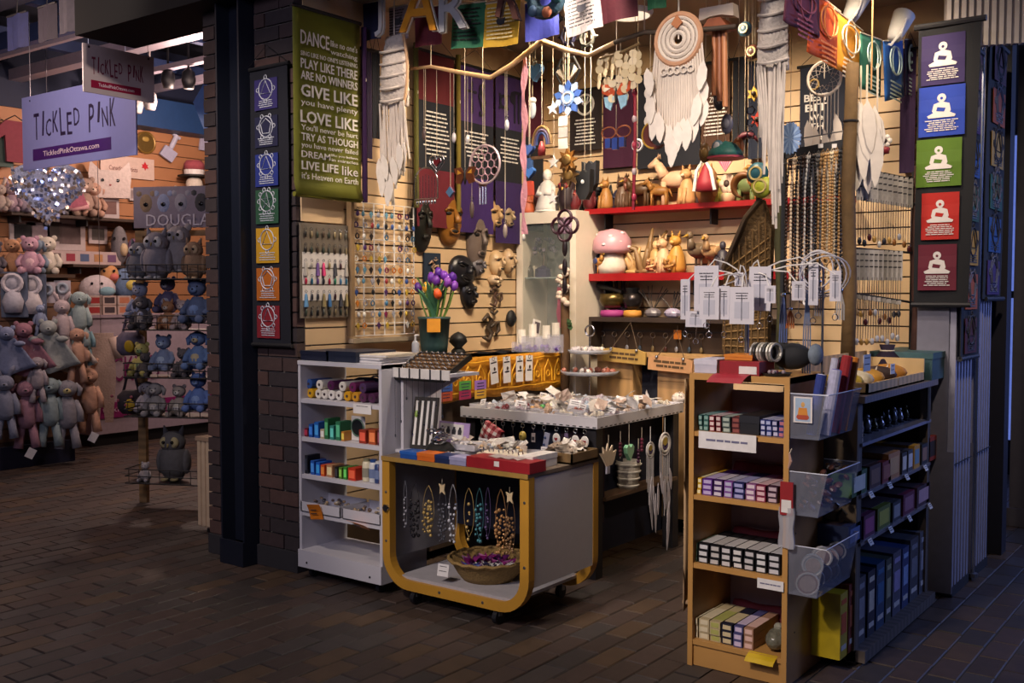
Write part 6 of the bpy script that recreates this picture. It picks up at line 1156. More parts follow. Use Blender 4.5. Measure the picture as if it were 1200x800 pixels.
# ------------------------------------------------------------------ prayer flags and letters along the ceiling front
FLY = 4.32
for i, (u0, u1, v0, v1, c, pr, lab) in enumerate([(424, 447, 5, 44, '14163c', 0, 'dark navy prayer flag at the left end of the string'), (456, 478, 10, 44, '8a7c84', 1, 'grey printed prayer flag above the left macrame'), (486, 518, 12, 50, '5a0f20', 0, 'dark red prayer flag behind the orange letter'), (531, 570, 8, 52, '2c6a4a', 1, 'green prayer flag beside the grey letter R'), (569, 610, 6, 50, 'c49a2a', 1, 'yellow prayer flag with pale print'),
                                            (615, 654, 3, 42, '2c3282', 0, 'blue prayer flag right of the brown letter'), (660, 701, -8, 35, 'bdb2ae', 1, 'white prayer flag with black print'), (698, 745, -10, 20, '4c0f1c', 0, 'maroon prayer flag at the top edge'), (758, 780, -14, 8, '1f5a3a', 0, 'small green prayer flag by the dreamcatcher')]):
    p0, p1 = pt(u0, v0, y=FLY), pt(u1, v1, y=FLY); w_ = p1.x - p0.x; h_ = p0.z - p1.z
    t = thing('prayer_flag', lab, 'prayer flag', ((p0.x + p1.x) / 2, FLY, p0.z), 0, 'prayer flags on the ceiling string'); t.rotation_euler.y = [.05, .02, .03, .08, .05, -.05, -.12, -.05, 0][i]
    MB().sheet(lambda s, q: ((s - .5) * w_, .01 * math.sin(s * 7 + i) * q, -h_ * q), 8, 6, .002).build('cloth', mat(c, .8, noise=.15), t); MB().cyl((-w_ / 2, 0, 0), (w_ / 2, 0, 0), .004, n=5).build('string', CORD, t)
    if pr: lines(MB(), -w_ * .4, w_ * .4, -h_ * .12, 9, h_ * .085, h_ * .03, -.0115, i, .2, False).build('print', mat('2a2424', .8) if i != 4 else mat('d8cc9a', .8), t); MB().prism([(-.03, 0), (-.02, .02), (.01, .012), (.03, .02), (.025, -.014), (0, -.02), (-.02, -.016)][::-1], -.013, -.0115).build('horse_print', INK, t, loc=(0, 0, -h_ * .45))
def letter(ch, u, v, hpx, c, lab, y=4.2, rot=0, edge='c8c4bc'):
    p = pt(u, v, y=y); t = thing('wall_letter', lab, 'letter', p, 0); t.rotation_euler.y = rot
    k = hpx * pxm(p); text(ch, mat(c, .5, noise=.15), t, (0, 0, 0), h=k, ext=.02 / (k / .07) * 0 + .008, name='face', bold=.012); text(ch, mat(edge, .5), t, (0.004, .012, 0), h=k * 1.03, ext=.006, name='back_edge', bold=.018); MB().tube([(0, .01, k * .45), (0, .01, k * .45 + .35)], .002, 4).build('wire', STEEL, t)
letter('R', 531, 8, 54, '9a9aa0', 'large pale grey letter R hanging from the ceiling'); letter('A', 492, 6, 60, 'c4821c', 'large orange letter A hanging tilted beside the R', y=4.18, rot=.1); letter('J', 444, 20, 44, 'c8c4c4', 'white slim letter hanging left of the orange A', y=4.22); letter('R', 599, -2, 46, '4a2014', 'large dark brown letter hanging at the top edge', y=4.16, rot=.25, edge='2c140c')
t = thing('teal_wreath', 'teal flower wreath hanging at the top edge beside the brown letter', 'wreath', pt(640, -4, y=4.2)); MB().ring((0, 0, 0), .08, .035, 18, 7).build('ring', mat('1c3a4a', .7, noise=.5, scale=40, bump=.8), t, True); [MB().sph((.09 * math.cos(k), -.03, .09 * math.sin(k)), (.03, .015, .03), 7, 5).build('bloom', mat(['2a5a5c', '24405c', '8a4a2c'][k % 3], .7), t, True) for k in range(7)]
# ceiling lamps
t = thing('ceiling_disc_light', 'round white ceiling lamp above the shell chime', 'ceiling lamp', pt(738, 19, z=ZC - .03)); MB().lathe([(.13, 0), (.14, .02), (.14, .03)], 24).build('rim', WHITE, t); MB().lathe([(0, -.012), (.1, -.004), (.13, .002)], 24).build('diffuser', mat('f0dcc0', .5, emit=.9), t, True)
for i, (u, v) in enumerate([(1055, 28), (1003, 6)]):
    p = pt(u, v, x=-1.85 if i else -1.7); t = thing('track_spot', 'white track spotlight head above the %s' % ['blue chakra flag', 'yellow chakra flag'][i], 'spotlight', p, .4, 'white track spots'); t.rotation_euler = (.5, .2, 2.4)
    MB().lathe([(.035, -.1), (.045, -.06), (.06, .06), (.052, .06), (.05, .02), (0, .015)], 16).build('head', WHITE, t, True); MB().tube([(-.06, 0, 0), (-.07, 0, -.1), (0, 0, -.14), (.07, 0, -.1), (.06, 0, 0)], .008, 6).build('yoke', WHITE, t); MB().lathe([(0, .03), (.045, .03)], 14).build('lens', mat('f2e2c8', .3, emit=.6), t)
o = MB().box(-2.3, -1.6, 5.0, 5.03, ZC - .03, ZC).build('light_track', WHITE); tag(o, 'white ceiling track carrying the spotlight heads', 'track'); MB().box(-2.3, -2.28, 4.99, 5.04, ZC - .035, ZC).build('end_cap', STEEL, o)
# chakra flags on a string at the right
FX = -1.75
fz = [(900, -22), (940, -8), (990, 8), (1030, 38), (1066, 52), (1090, 52)]
for i, (u0, u1, vt0, vt1, vb0, vb1, c, lab) in enumerate([(922, 960, -24, -5, 24, 44, '4a0e26', 'maroon chakra flag at the string\'s top end'), (952, 985, -12, 14, 60, 82, 'b8480c', 'orange chakra flag second on the string'), (977, 1011, 10, 36, 76, 102, 'c8861a', 'yellow chakra flag third on the string'), (1008, 1033, 38, 47, 104, 112, '2c6a58', 'green chakra flag between post and blue flag'), (1035, 1058, 48, 47, 119, 114, '1f5aa8', 'bright blue chakra flag near the string\'s low end'), (1060, 1069, 46, 46, 112, 108, '14183c', 'dark indigo chakra flag beside the Buddha banner')]):
    A, B_, C_, D_ = pt(u0, vt0, x=FX), pt(u1, vt1, x=FX), pt(u0 - 4 * (i < 3), vb0, x=FX), pt(u1, vb1, x=FX)
    t = thing('chakra_flag', lab, 'flag', A, RZX, 'chakra flags on the string')
    f = lambda s, q: tuple((A.lerp(B_, s)).lerp(C_.lerp(D_, s), q) - A)
    MB().sheet(lambda s, q: (f(s, q)[1], .012 * math.sin(s * 6 + i) * q - 0, f(s, q)[2]), 8, 8, .002).build('cloth', mat(c, .75, noise=.18, scale=8), t, True); cy2 = f(.5, .35); ky = (B_.y - A.y) * .3; m = mat('c9bda8' if i < 3 else 'a8c0bc', .7) if i not in (0, 1) else mat('d07a3a' if i else '7a3a4a', .7)
    MB().ring((cy2[1], -.016, cy2[2]), ky, .005, 18, 5, 1, .8 * (C_ - A).length / max(.01, (B_ - A).length)).build('emblem', m, t); MB().ring((cy2[1], -.016, cy2[2]), ky * .6, .004, 12, 5, 1, 1.2).build('emblem_inner', m, t)
    c3 = f(.5, .72); lines(MB(), c3[1] - ky, c3[1] + ky, c3[2], 5, .022, .009, -.016, i).build('print', m, t)
    MB().tube([(0, 0, 0), tuple(f(1, 0)[k] if k else 0 for k in (1, 0, 2))] if False else [(0, 0, 0), (f(1, 0)[1], 0, f(1, 0)[2])], .004, 5).build('string', CORD, t)
# ------------------------------------------------------------------ hanging branch and what dangles from it
BRY = 4.45
bp = [pt(u, v, y=BRY) for u, v in [(478, 81), (505, 78), (540, 85), (575, 91), (600, 76), (635, 48), (662, 58), (690, 65), (720, 50), (755, 38), (800, 37), (862, 31)]]
br = thing('hanging_branch', 'long wavy pale branch hanging across the stall front', 'branch', bp[0])
L0 = [p - bp[0] for p in bp]
MB().tube(L0[:9], [.008, .01, .012, .014, .015, .017, .014, .013, .012], 8).build('pale_length', mat('b8946a', .6, noise=.3, scale=20, bump=.3), br, True); MB().tube(L0[8:], [.012, .012, .013, .012], 8).build('dark_length', mat('3c3026', .7, noise=.3, scale=20, bump=.3), br, True)
for k in (1, 5, 9): MB().tube([L0[k], Vector((L0[k].x, 0, ZC - bp[0].z))], .003, 5).build('ceiling_cord', CORD, br)
def branch_z(x):
    for a, b in zip(bp, bp[1:]):
        if a.x <= x <= b.x: return a.z + (b.z - a.z) * (x - a.x) / (b.x - a.x)
    return ZC
def dangle(name, lab, cat, u, v, y=BRY, top=None, group=None, cc='b8a890', r=.0015, rz=0):
    p = pt(u, v, y=y); t = thing(name, lab, cat, p, rz, group); z1 = top if top is not None else (branch_z(p.x) if abs(y - BRY) < .02 else ZC)
    MB().tube([(0, 0, .0), (0, 0, z1 - p.z)], r, 4).build('string', mat(cc, .7), t); return t
def heart_poly(s, n=20): return [(s * .062 * 16 * math.sin(a) ** 3 * .5 * 2 / 2, s * .062 * (13 * math.cos(a) - 5 * math.cos(2 * a) - 2 * math.cos(3 * a) - math.cos(4 * a)) * .5) for a in [2 * PI * k / n for k in range(n)]]
def star_poly(s, n=5, inner=.42): return [(s * (1 if k % 2 == 0 else inner) * math.sin(k * PI / n), s * (1 if k % 2 == 0 else inner) * math.cos(k * PI / n)) for k in range(2 * n)]
t = dangle('wire_heart', 'red and silver wire heart hanging from the branch', 'ornament', 512, 182); hp = heart_poly(.11); MB().tube([(x, 0, z - .04) for x, z in hp], .004, 5, True).build('outer_wire', CHROME, t); MB().tube([(x * .6, 0, z * .6 - .04) for x, z in hp], .004, 5, True).build('inner_wire', CHROME, t); MB().prism([(x * .42, z * .42 - .04) for x, z in hp][::-1], -.008, .008).build('heart', mat('5a101c', .3), t)
t = dangle('wire_arch', 'arched silver wire bead frame beside the left macrame', 'ornament', 499, 196); MB().tube([(-.09 , 0, -.18)] + [(.09 * math.cos(PI - k * PI / 10), 0, -.09 + .09 * math.sin(PI - k * PI / 10)) for k in range(11)] + [(.09, 0, -.18)], .004, 5).build('arch', CHROME, t); MB().tube([(-.09, 0, -.18), (.09, 0, -.18)], .004, 5).build('bar', CHROME, t)
for k in range(7): MB().tube([(-.07 + k * .023, 0, -.04 - .02 * abs(k - 3) / 3), (-.07 + k * .023, 0, -.21)], .002, 4).build('bead_wire', CHROME, t); MB().sph((-.07 + k * .023, 0, -.2), (.01, .006, .014), 6, 4).build('bead', CHROME, t, True)
t = dangle('flower_of_life_disc', 'round rose coloured flower of life lattice hanging from the branch', 'ornament', 568, 170); R = .105; m = mat('b89098', .4, .3)
MB().ring((0, 0, -R), R, .006, 30, 6).build('rim', mat('c8b0b0', .35, .4), t)
for q in range(-2, 3):
    for w2 in range(-2, 3):
        x, z = (q + w2 * .5) * R * .42, w2 * R * .364
        if math.hypot(x, z) < R * .78: MB().ring((x, 0, -R + z), R * .22, .003, 12, 4).build('petal_ring', m, t)
t = dangle('brown_butterfly', 'brown and amber butterfly mobile below the lattice disc', 'ornament', 545, 205, 4.4); 
for s in (-1, 1): MB().prism([(0, .0), (s * .03, .045), (s * .08, .04), (s * .06, 0), (s * .07, -.04), (s * .03, -.05)][::s], -.004, .004).build('wing', mat('5a2c14', .4, noise=.6, scale=40), t); MB().prism([(s * .02, .01), (s * .05, .03), (s * .05, .005)][::s], -.006, -.004).build('amber_spot', mat('c08a2c', .4), t)
MB().sph((0, 0, -.005), (.01, .01, .05), 8, 6).build('body', mat('1c120c', .5), t, True)
t = dangle('chime_cluster', 'small silver tube chime under the lattice disc', 'wind chime', 566, 214, 4.5); [MB().cyl((x, 0, -.02), (x, 0, -.12), .006, n=7).build('tube', CHROME, t) for x in (-.02, 0, .02)]; MB().sph((0, 0, -.01), (.03, .02, .01), 9, 5).build('top_disc', mat('7a4a2c', .5), t, True)
t = dangle('blue_gem_drop', 'blue square gem drop above the brown mask', 'ornament', 528, 225, 4.45); MB().prism([(0, .03), (.028, 0), (0, -.03), (-.028, 0)][::-1], -.01, .01).build('gem', mat('4a6a8a', .2), t); MB().ring((0, 0, 0), .032, .004, 4, 5).build('mount', mat('6a2a3a', .4), t)
for i, (u, v, L, c, lab) in enumerate([(497, 150, .07, '4a3a38', 'dark teardrop'), (532, 155, .06, 'c8c0c0', 'small silver spiral'), (548, 158, .05, 'd0ccc8', 'white bell'), (594, 140, .06, 'c8c4c4', 'silver curl'), (553, 235, .1, '5a4a40', 'brown seed'), (592, 262, .08, 'a89888', 'pale feather')]):
    t = dangle('string_drop', '%s on a long thread in front of the left wall' % lab, 'ornament', u, v, group='single drops on threads'); MB().sph((0, 0, -L * .5), (.014, .01, L * .5), 8, 6).build('drop', mat(c, .35, .2), t, True); MB().ring((0, 0, .012), .01, .002, 9, 4).build('eyelet', CHROME, t)
t = dangle('blue_heart', 'large dark blue fabric heart near the ceiling', 'ornament', 627, 84, 4.9); MB().prism([(x, z) for x, z in heart_poly(.11)][::-1], -.02, .02).build('heart', mat('2a4a6a', .6, noise=.3), t); MB().ring((0, 0, .05), .012, .003, 8, 4).build('loop', CORD, t)
t = dangle('grey_foot_charm', 'white and grey pebble drop on a thread', 'ornament', 624, 122, 4.9); MB().sph((0, 0, -.03), (.025, .015, .055), 10, 7).build('pebble', mat('9aa0a8', .5, noise=.3), t, True); MB().sph((0, 0, .02), (.028, .016, .02), 8, 6).build('cap', mat('c8c4c0', .5), t, True)
t = dangle('rainbow_arch', 'wooden rainbow arch with little figure hanging beside the cabinet', 'ornament', 635, 148, 4.6)
for k, c in enumerate(['8a6a3c', '5a4a60', '2a3a6a']): MB().tube([((.062 - .014 * k) * math.cos(PI - j * PI / 10), 0, -.1 + (.1 - .018 * k) * math.sin(PI - j * PI / 10)) for j in range(11)], .008, 6).build('arch_band', mat(c, .5), t)
MB().lathe([(.02, -.16), (.022, -.12), (.008, -.08)], 8).build('figure', mat('8a2c2c', .5), t, True); MB().box(-.065, .065, -.012, .012, -.175, -.16).build('base', mat('6a4a2c', .6), t)
for i, (u, v, s, c, lab) in enumerate([(620, 175, .075, '2c4a86', 'blue felt heart left of the rainbow arch'), (621, 202, .07, '2a5a9a', 'bright blue heart parrot mobile')]):
    t = dangle('felt_heart', lab, 'ornament', u, v, 4.75); MB().prism(heart_poly(s)[::-1], -.014, .014).build('heart', mat(c, .7), t); MB().prism([(-.02, -.05), (.02, -.05), (.026, -.13), (-.026, -.13)], -.01, .01).build('tail', mat('a83a24' if i else '22406a', .7), t)
for i, (u, v) in enumerate([(648, 127), (649, 190), (648, 232)]):
    t = dangle('white_star', 'white five pointed star, %s from the top by the cabinet' % ORD[i], 'star', u, v, 4.7, group='white stars on a thread', top=(None if i == 0 else pt(648, (127, 190)[i - 1], y=4.7).z)); MB().prism(star_poly(.038)[::1], -.006, .006).build('star', mat('d4ccc4', .5), t); MB().ring((0, 0, .042), .005, .001, 8, 4).build('eyelet', CHROME, t)
t = dangle('blue_mandala', 'blue and white mandala flower mobile near the corner', 'ornament', 666, 115, 4.8); [MB().prism([(0, .03), (.022, .07), (0, .1), (-.022, .07)][::-1], -.006, .006).build('petal', mat(['3a5a9a', '9ab0d0'][k % 2], .5), t).__setattr__('rotation_euler', (0, k * PI / 5, 0)) for k in range(10)]; MB().tube([(0, -.01, 0), (0, .01, 0)], .045, 16).build('heart_disc', mat('6a88b8', .5), t); MB().ring((0, -.012, 0), .03, .005, 14, 5).build('ring', WHITE, t)
t = dangle('triangle_lantern', 'black and white hexagon lantern with triangle near the ceiling', 'lantern', 665, 83, 5.0); MB().ring((0, 0, 0), .085, .008, 6, 5).build('frame', BLACK, t); MB().prism([(-.045, .04), (.045, .04), (0, -.05)][::-1], -.012, .012).build('triangle', BLACK, t); [MB().prism([(s * .05, .03), (s * .075, 0), (s * .02, -.05)][::-s], -.006, .006).build('pane', mat('c4bcb0', .5), t) for s in (-1, 1)]
for i, (u, v, c) in enumerate([(666, 42, '1c1c38'), (688, 44, '30302c'), (661, 13, '2a2a30')]):
    t = dangle('dark_star_mobile', ['navy ring of points', 'grey bent bracket', 'small dark bird'][i] + ' mobile under the ceiling', 'mobile', u, v, 4.9); MB().ring((0, 0, 0), .045, .012, 8, 6).build('ring', mat(c, .6), t); [MB().cyl((.05 * math.cos(k * PI / 3), 0, .05 * math.sin(k * PI / 3)), (.075 * math.cos(k * PI / 3), 0, .075 * math.sin(k * PI / 3)), .012, .002, 5).build('point', mat(c, .6), t) for k in range(6)]
t = dangle('card_stack', 'column of white square shells hanging by the corner', 'mobile', 660, 135, 4.75); [MB().box(-.03, .03, -.004, .004, -.06 - k * .062, -.004 - k * .062).build('square', mat(['c8bcae', 'a8a098', 'd0c6ba'][k % 3], .5), t) for k in range(3)]
for i, (u, v, c, lab) in enumerate([(665, 187, '8a5a20', 'amber spiky sun mobile'), (667, 205, '7a5a30', 'brown leaf mobile under the sun'), (685, 205, '181818', 'black hanging lantern beside the upper red shelf'), (692, 195, '1c1c20', 'black bat shaped mobile')]):
    t = dangle('sun_mobile', lab, 'mobile', u, v, 4.86 + .05 * i)
    if i < 2: MB().prism(star_poly(.07, 8, .55), -.008, .008).build('rays', mat(c, .5, noise=.4), t); MB().sph((0, -.01, 0), (.03, .015, .03), 10, 6).build('face', mat('b08a4a', .5), t, True)
    else: MB().prism([(-.05, .03), (-.02, .01), (0, .03), (.02, .01), (.05, .03), (.045, -.1), (.02, -.14), (-.02, -.14), (-.045, -.1)][::-1], -.02, .02).build('body', mat(c, .6), t); MB().sph((0, -.022, -.04), (.012, .004, .012), 7, 5).build('spot', WHITE, t)
t = dangle('purple_quatrefoil', 'dark red quatrefoil stained glass ornament before the cabinet', 'ornament', 662, 252, 4.95); [MB().ring((.045 * math.cos(k * PI / 2), 0, -.06 + .045 * math.sin(k * PI / 2)), .045, .009, 16, 6).build('lobe', mat('3a1424', .4), t) for k in range(4)]; MB().sph((0, 0, -.06), (.05, .006, .05), 14, 7).build('glass', mat('b090a0', .2), t, True)
for k in range(3): MB().sph((0, 0, -.19 - .11 * k), (.018, .012, .05), 8, 6).build('leaf_drop', mat('241618', .4), t, True)
MB().tube([(0, 0, -.1), (0, 0, -.45)], .0015, 4).build('lower_thread', CORD, t)
# capiz shell chime
t = dangle('shell_chime', 'cream shell wind chime with rows of flat shells under the branch', 'wind chime', 727, 62); sm = mat('cfbd98', .45, noise=.1)
MB().tube([(-.12, 0, -.01), (0, 0, .0), (.11, 0, .03)], .008, 6).build('bar', mat('6a5434', .7), t)
for k in range(7):
    x = -.12 + k * .038; n = [4, 5, 6, 6, 6, 5, 4][k]
    MB().tube([(x, 0, 0), (x, 0, -.04 * n)], .001, 4).build('thread', CORD, t)
    for j in range(n): o = MB().tube([(0, -.001, 0), (0, .001, 0)], .022, 10).build('shell', sm, t); o.location = (x, random.uniform(-.01, .01), -.03 - .038 * j + .018 * (k % 2)); o.rotation_euler = (0, 0, random.uniform(-.8, .8))
t = dangle('butterfly_ornament', 'orange, white and blue stained glass butterfly below the shell chime', 'ornament', 722, 110); 
for s in (-1, 1): MB().prism([(0, 0), (s * .03, .05), (s * .085, .055), (s * .08, .01), (s * .03, -.012)][::s], -.004, .004).build('upper_wing', mat('b8502c', .35, noise=.7, scale=30), t); MB().prism([(s * .01, -.012), (s * .07, -.01), (s * .06, -.06), (s * .03, -.08)][::s], -.004, .004).build('lower_wing', mat('8ab0c4', .35, noise=.5, scale=30), t); MB().prism([(s * .03, .03), (s * .07, .04), (s * .065, .015)][::s], -.006, -.004).build('pale_patch', mat('d8d0b8', .4), t)
MB().sph((0, 0, -.01), (.008, .008, .045), 8, 6).build('body', BLACK, t, True)
t = dangle('copper_butterfly', 'copper wire butterfly with blue glass below the shell chime', 'ornament', 722, 157, 4.6); [MB().ring((s * .045, 0, .01), .042, .004, 14, 5, 1, .7).build('wing_wire', mat('a0603c', .35, .6), t) for s in (-1, 1)]; [MB().box(-.06 + k * .042, -.03 + k * .042, -.012, .012, -.07 - .01 * (k % 2), -.02).build('blue_glass', mat('2c3c78', .25), t) for k in range(3)]
t = dangle('red_tassel_cord', 'long red beaded cord hanging beside the shell chime', 'mobile', 744, 85, 4.5); MB().tube([(0, 0, 0), (.004, 0, -.3), (-.004, 0, -.68)], .008, 6).build('cord', mat('9a1c34', .6), t); [MB().sph((0, 0, -.1 - .13 * k), (.014, .014, .02), 8, 6).build('bead', mat('d0b8b8' if k % 2 else 'b0304a', .4), t, True) for k in range(5)]
t = dangle('spiral_disc', 'white spiral disc on a chain behind the shell chime', 'ornament', 747, 170, 4.8); MB().ring((0, 0, 0), .03, .006, 16, 5).build('outer_ring', WHITE, t); MB().ring((0, 0, 0), .014, .005, 12, 5).build('inner_ring', mat('8a5a6a', .5), t)
# string of white discs and crescent moon
t = dangle('white_disc_string', 'string of four white discs left of the large dreamcatcher', 'mobile', 762, 85); [MB().tube([(0, -.002, -.03 - .068 * k), (0, .002, -.03 - .068 * k)], .032, 18).build('disc', mat('cfc4b8', .5), t) for k in range(4)]
t = dangle('crescent_moon', 'brown and gold wooden crescent moon on a thread', 'ornament', 768, 158); o = MB().prism([(.07 * math.cos(a), .07 * math.sin(a)) for a in [PI * .3 + k * PI * 1.4 / 16 for k in range(17)]] + [(.022 + .055 * math.cos(a), .055 * math.sin(a)) for a in [PI * 1.65 - k * PI * 1.3 / 14 for k in range(15)]], -.012, .012).build('moon', mat('5a2418', .5), t); MB().tube([(.066 * math.cos(a), -.013, .066 * math.sin(a)) for a in [PI * .5 + k * PI * 1.0 / 14 for k in range(15)]], .005, 5).build('gold_edge', mat('b08a30', .4), t)
# large dreamcatcher
t = dangle('large_dreamcatcher', 'large white crocheted dreamcatcher with macrame fringe and feathers', 'dreamcatcher', 795, 46, 4.35, cc='cfc6bc', r=.004)
R = .115; wm = mat('d0c4b8', .85, noise=.1)
MB().ring((0, 0, 0), R, .014, 30, 7).build('hoop', mat('b88a6a', .7), t)
for k in range(4): MB().ring((0, 0, 0), R * (.88 - .2 * k), .011, 28, 6).build('lace_ring', wm, t)
for k in range(20): MB().tube([(R * .2 * math.cos(k * PI / 10), 0, R * .2 * math.sin(k * PI / 10)), (R * .95 * math.cos(k * PI / 10), 0, R * .95 * math.sin(k * PI / 10))], .004, 4).build('lace_spoke', wm, t)
MB().prism([(-.03, .07), (.0, .11), (.03, .07), (.0, .045)], -.02, -.012).build('leather_patch', mat('a86a40', .6), t)
for k in range(22):
    x = (k / 21 - .5) * 2.3 * R; z0 = -math.sqrt(max(.0, 1.2 * R * R - x * x)) if abs(x) < R * 1.08 else -.03; L = .38 - abs(x) * .9 + random.uniform(-.04, .04)
    o = MB().tube([(x * .9, 0, z0), (x, 0, z0 - L * .5), (x, 0, z0 - L)], [.006, .007, .005], 5).build('fringe_cord', wm, t)
    if k % 2 == 0: mb = MB(); feather(mb, x, -.012, z0 - L * .8, .15, .05, random.uniform(-.2, .2)); mb.build('feather', mat('d8cec4', .85), o)
for s in (-1, 1):
    for k in range(3): mb = MB(); feather(mb, s * (R + .03), -.01 + .006 * k, -.12 - .08 * k, .14, .05, s * .15); o = mb.build('side_feather', mat('d8cec4', .85), t)
for k in range(5): MB().ring((-.07 + .035 * k, -.01, -R - .03), .016, .006, 10, 5).build('knot', wm, t)
t = dangle('bamboo_chime', 'reddish bamboo tube chime right of the dreamcatcher', 'wind chime', 842, 36, 4.5); MB().prism([(-.07, 0), (-.03, .05), (.03, .05), (.07, 0)][::-1], -.05, .05).build('roof', mat('7a3c18', .6, noise=.3), t); MB().prism([(-.09, .05), (-.085, .11), (.085, .11), (.09, .05), (.03, .065), (-.03, .065)][::-1], -.03, .03).build('white_hood', mat('c4b4a4', .6), t)
for k, x in enumerate((-.02, .005, .03)): MB().cyl((x, 0, -.0), (x + .004 * k, .0, -.3 - .03 * k), .013, n=9).build('tube', mat(['a86a44', '8a5234', 'b87a50'][k], .5), t)
for i, (u, v, y, c, c2, lab) in enumerate([(826, 172, 4.7, '6a4a24', '8a6a3a', 'olive brown wooden paddle on a thread'), (841, 165, 4.7, '5a7a8a', 'c8c8cc', 'silver blue crescent disc on a thread'), (850, 178, 4.75, '3a7a72', '4a8a80', 'teal dome shaped shell on threads'), (852, 138, 4.7, '6a6a80', '8a8a9a', 'grey violet stone drop'), (843, 110, 4.6, '2a2a34', '4a4a50', 'dark oval stone drop'), (865, 165, 4.9, '8a4a24', 'b87a4a', 'copper brown wooden bowl on a cord')]):
    t = dangle('thread_ornament', lab, 'ornament', u, v, y, group='ornaments on threads at the right')
    if i == 2: MB().lathe([(.09, -.03), (.085, .0), (.05, .04), (0, .055)], 18).build('dome', mat(c, .5, noise=.4, scale=60), t, True); MB().lathe([(.092, -.035), (.092, -.025)], 18).build('rim', mat('c04a60', .5), t)
    else: MB().sph((0, 0, -.03), (.032, .012, .05 if i != 1 else .035), 12, 8).build('body', mat(c, .4, noise=.3), t, True); MB().sph((0, -.01, -.03), (.018, .008, .025), 8, 6).build('inlay', mat(c2, .4), t, True)
t = thing('pink_fan', 'pink ribbed paper fan standing on the upper red shelf', 'fan', pt(850, 186, y=5.93)); [MB().prism([(0, -.08), (.085 * math.sin(a - .09), -.08 + .17 * math.cos(a - .09)), (.088 * math.sin(a), -.08 + .18 * math.cos(a)), (.085 * math.sin(a + .09), -.08 + .17 * math.cos(a + .09))][::-1], -.004, .004 + .003 * (k % 2)).build('rib_leaf', mat(['b04a6a', 'd08a98'][k % 2], .6), t) for k, a in enumerate([-.85 + .19 * j for j in range(10)])]
t = thing('red_cone_hat', 'red cone shaped gnome with white rim above the upper red shelf', 'ornament', pt(828, 205, y=5.9)); MB().lathe([(.07, -.1), (.06, -.04), (.03, .04), (0, .1)], 16).build('cone', mat('8a1c2c', .6), t, True); MB().tube([(-.07, -.03, -.1), (-.05, -.04, .02), (0, -.04, .1), (.05, -.04, .02), (.07, -.03, -.1)], .012, 6).build('white_trim', WHITE, t)
for i, (u, v, c, lab) in enumerate([(876, 158, '5a1424', 'dark red crescent ring beside the right macrame'), (888, 190, '2a5a6a', 'teal round ornament beside the right macrame'), (893, 205, 'a8b03a', 'lime yellow ornament beside the right macrame'), (872, 205, '7a4a20', 'brown curved horn above the red shelf'), (888, 140, 'b83a2c', 'red flower mobile beside the right macrame'), (884, 110, 'c09a3c', 'gold star mobile beside the right macrame'), (873, 25, '2a4a5a', 'small blue globe under the ceiling at the right'), (882, 52, '4a2018', 'small dark bell under the ceiling at the right')]):
    t = dangle('bright_ornament', lab, 'ornament', u, v, 5.1); k = .06 if i < 4 else .04
    if i in (0, 3): MB().tube([(k * math.cos(a), 0, k * math.sin(a) - k) for a in [.3 + j * .42 for j in range(11)]], [.004 + .018 * math.sin(PI * j / 10) for j in range(11)], 8).build('crescent', mat(c, .45), t, True); MB().sph((0, 0, -.004), .008, 6, 4).build('bead', CHROME, t, True)
    elif i in (4, 5): MB().prism(star_poly(k, 6, .55), -.008, .008).build('petals', mat(c, .5), t); MB().sph((0, -.01, 0), .014, 8, 5).build('core', mat('3a2a1c', .5), t, True)
    else: MB().sph((0, 0, -k), (k, k * .6, k), 14, 9).build('globe', mat(c, .4, noise=.5, scale=30), t, True); MB().ring((0, -k * .5, -k), k * .55, .006, 14, 5).build('band', mat('c8b47a', .4), t)
t = dangle('star_chain', 'dark chain of small stars left of the right macrame', 'mobile', 880, 120, 4.9); [MB().ring((0, 0, -.04 - k * .06), .022, .004, 5, 5).build('star_ring', mat('4a4a58', .4, .4), t) for k in range(3)]
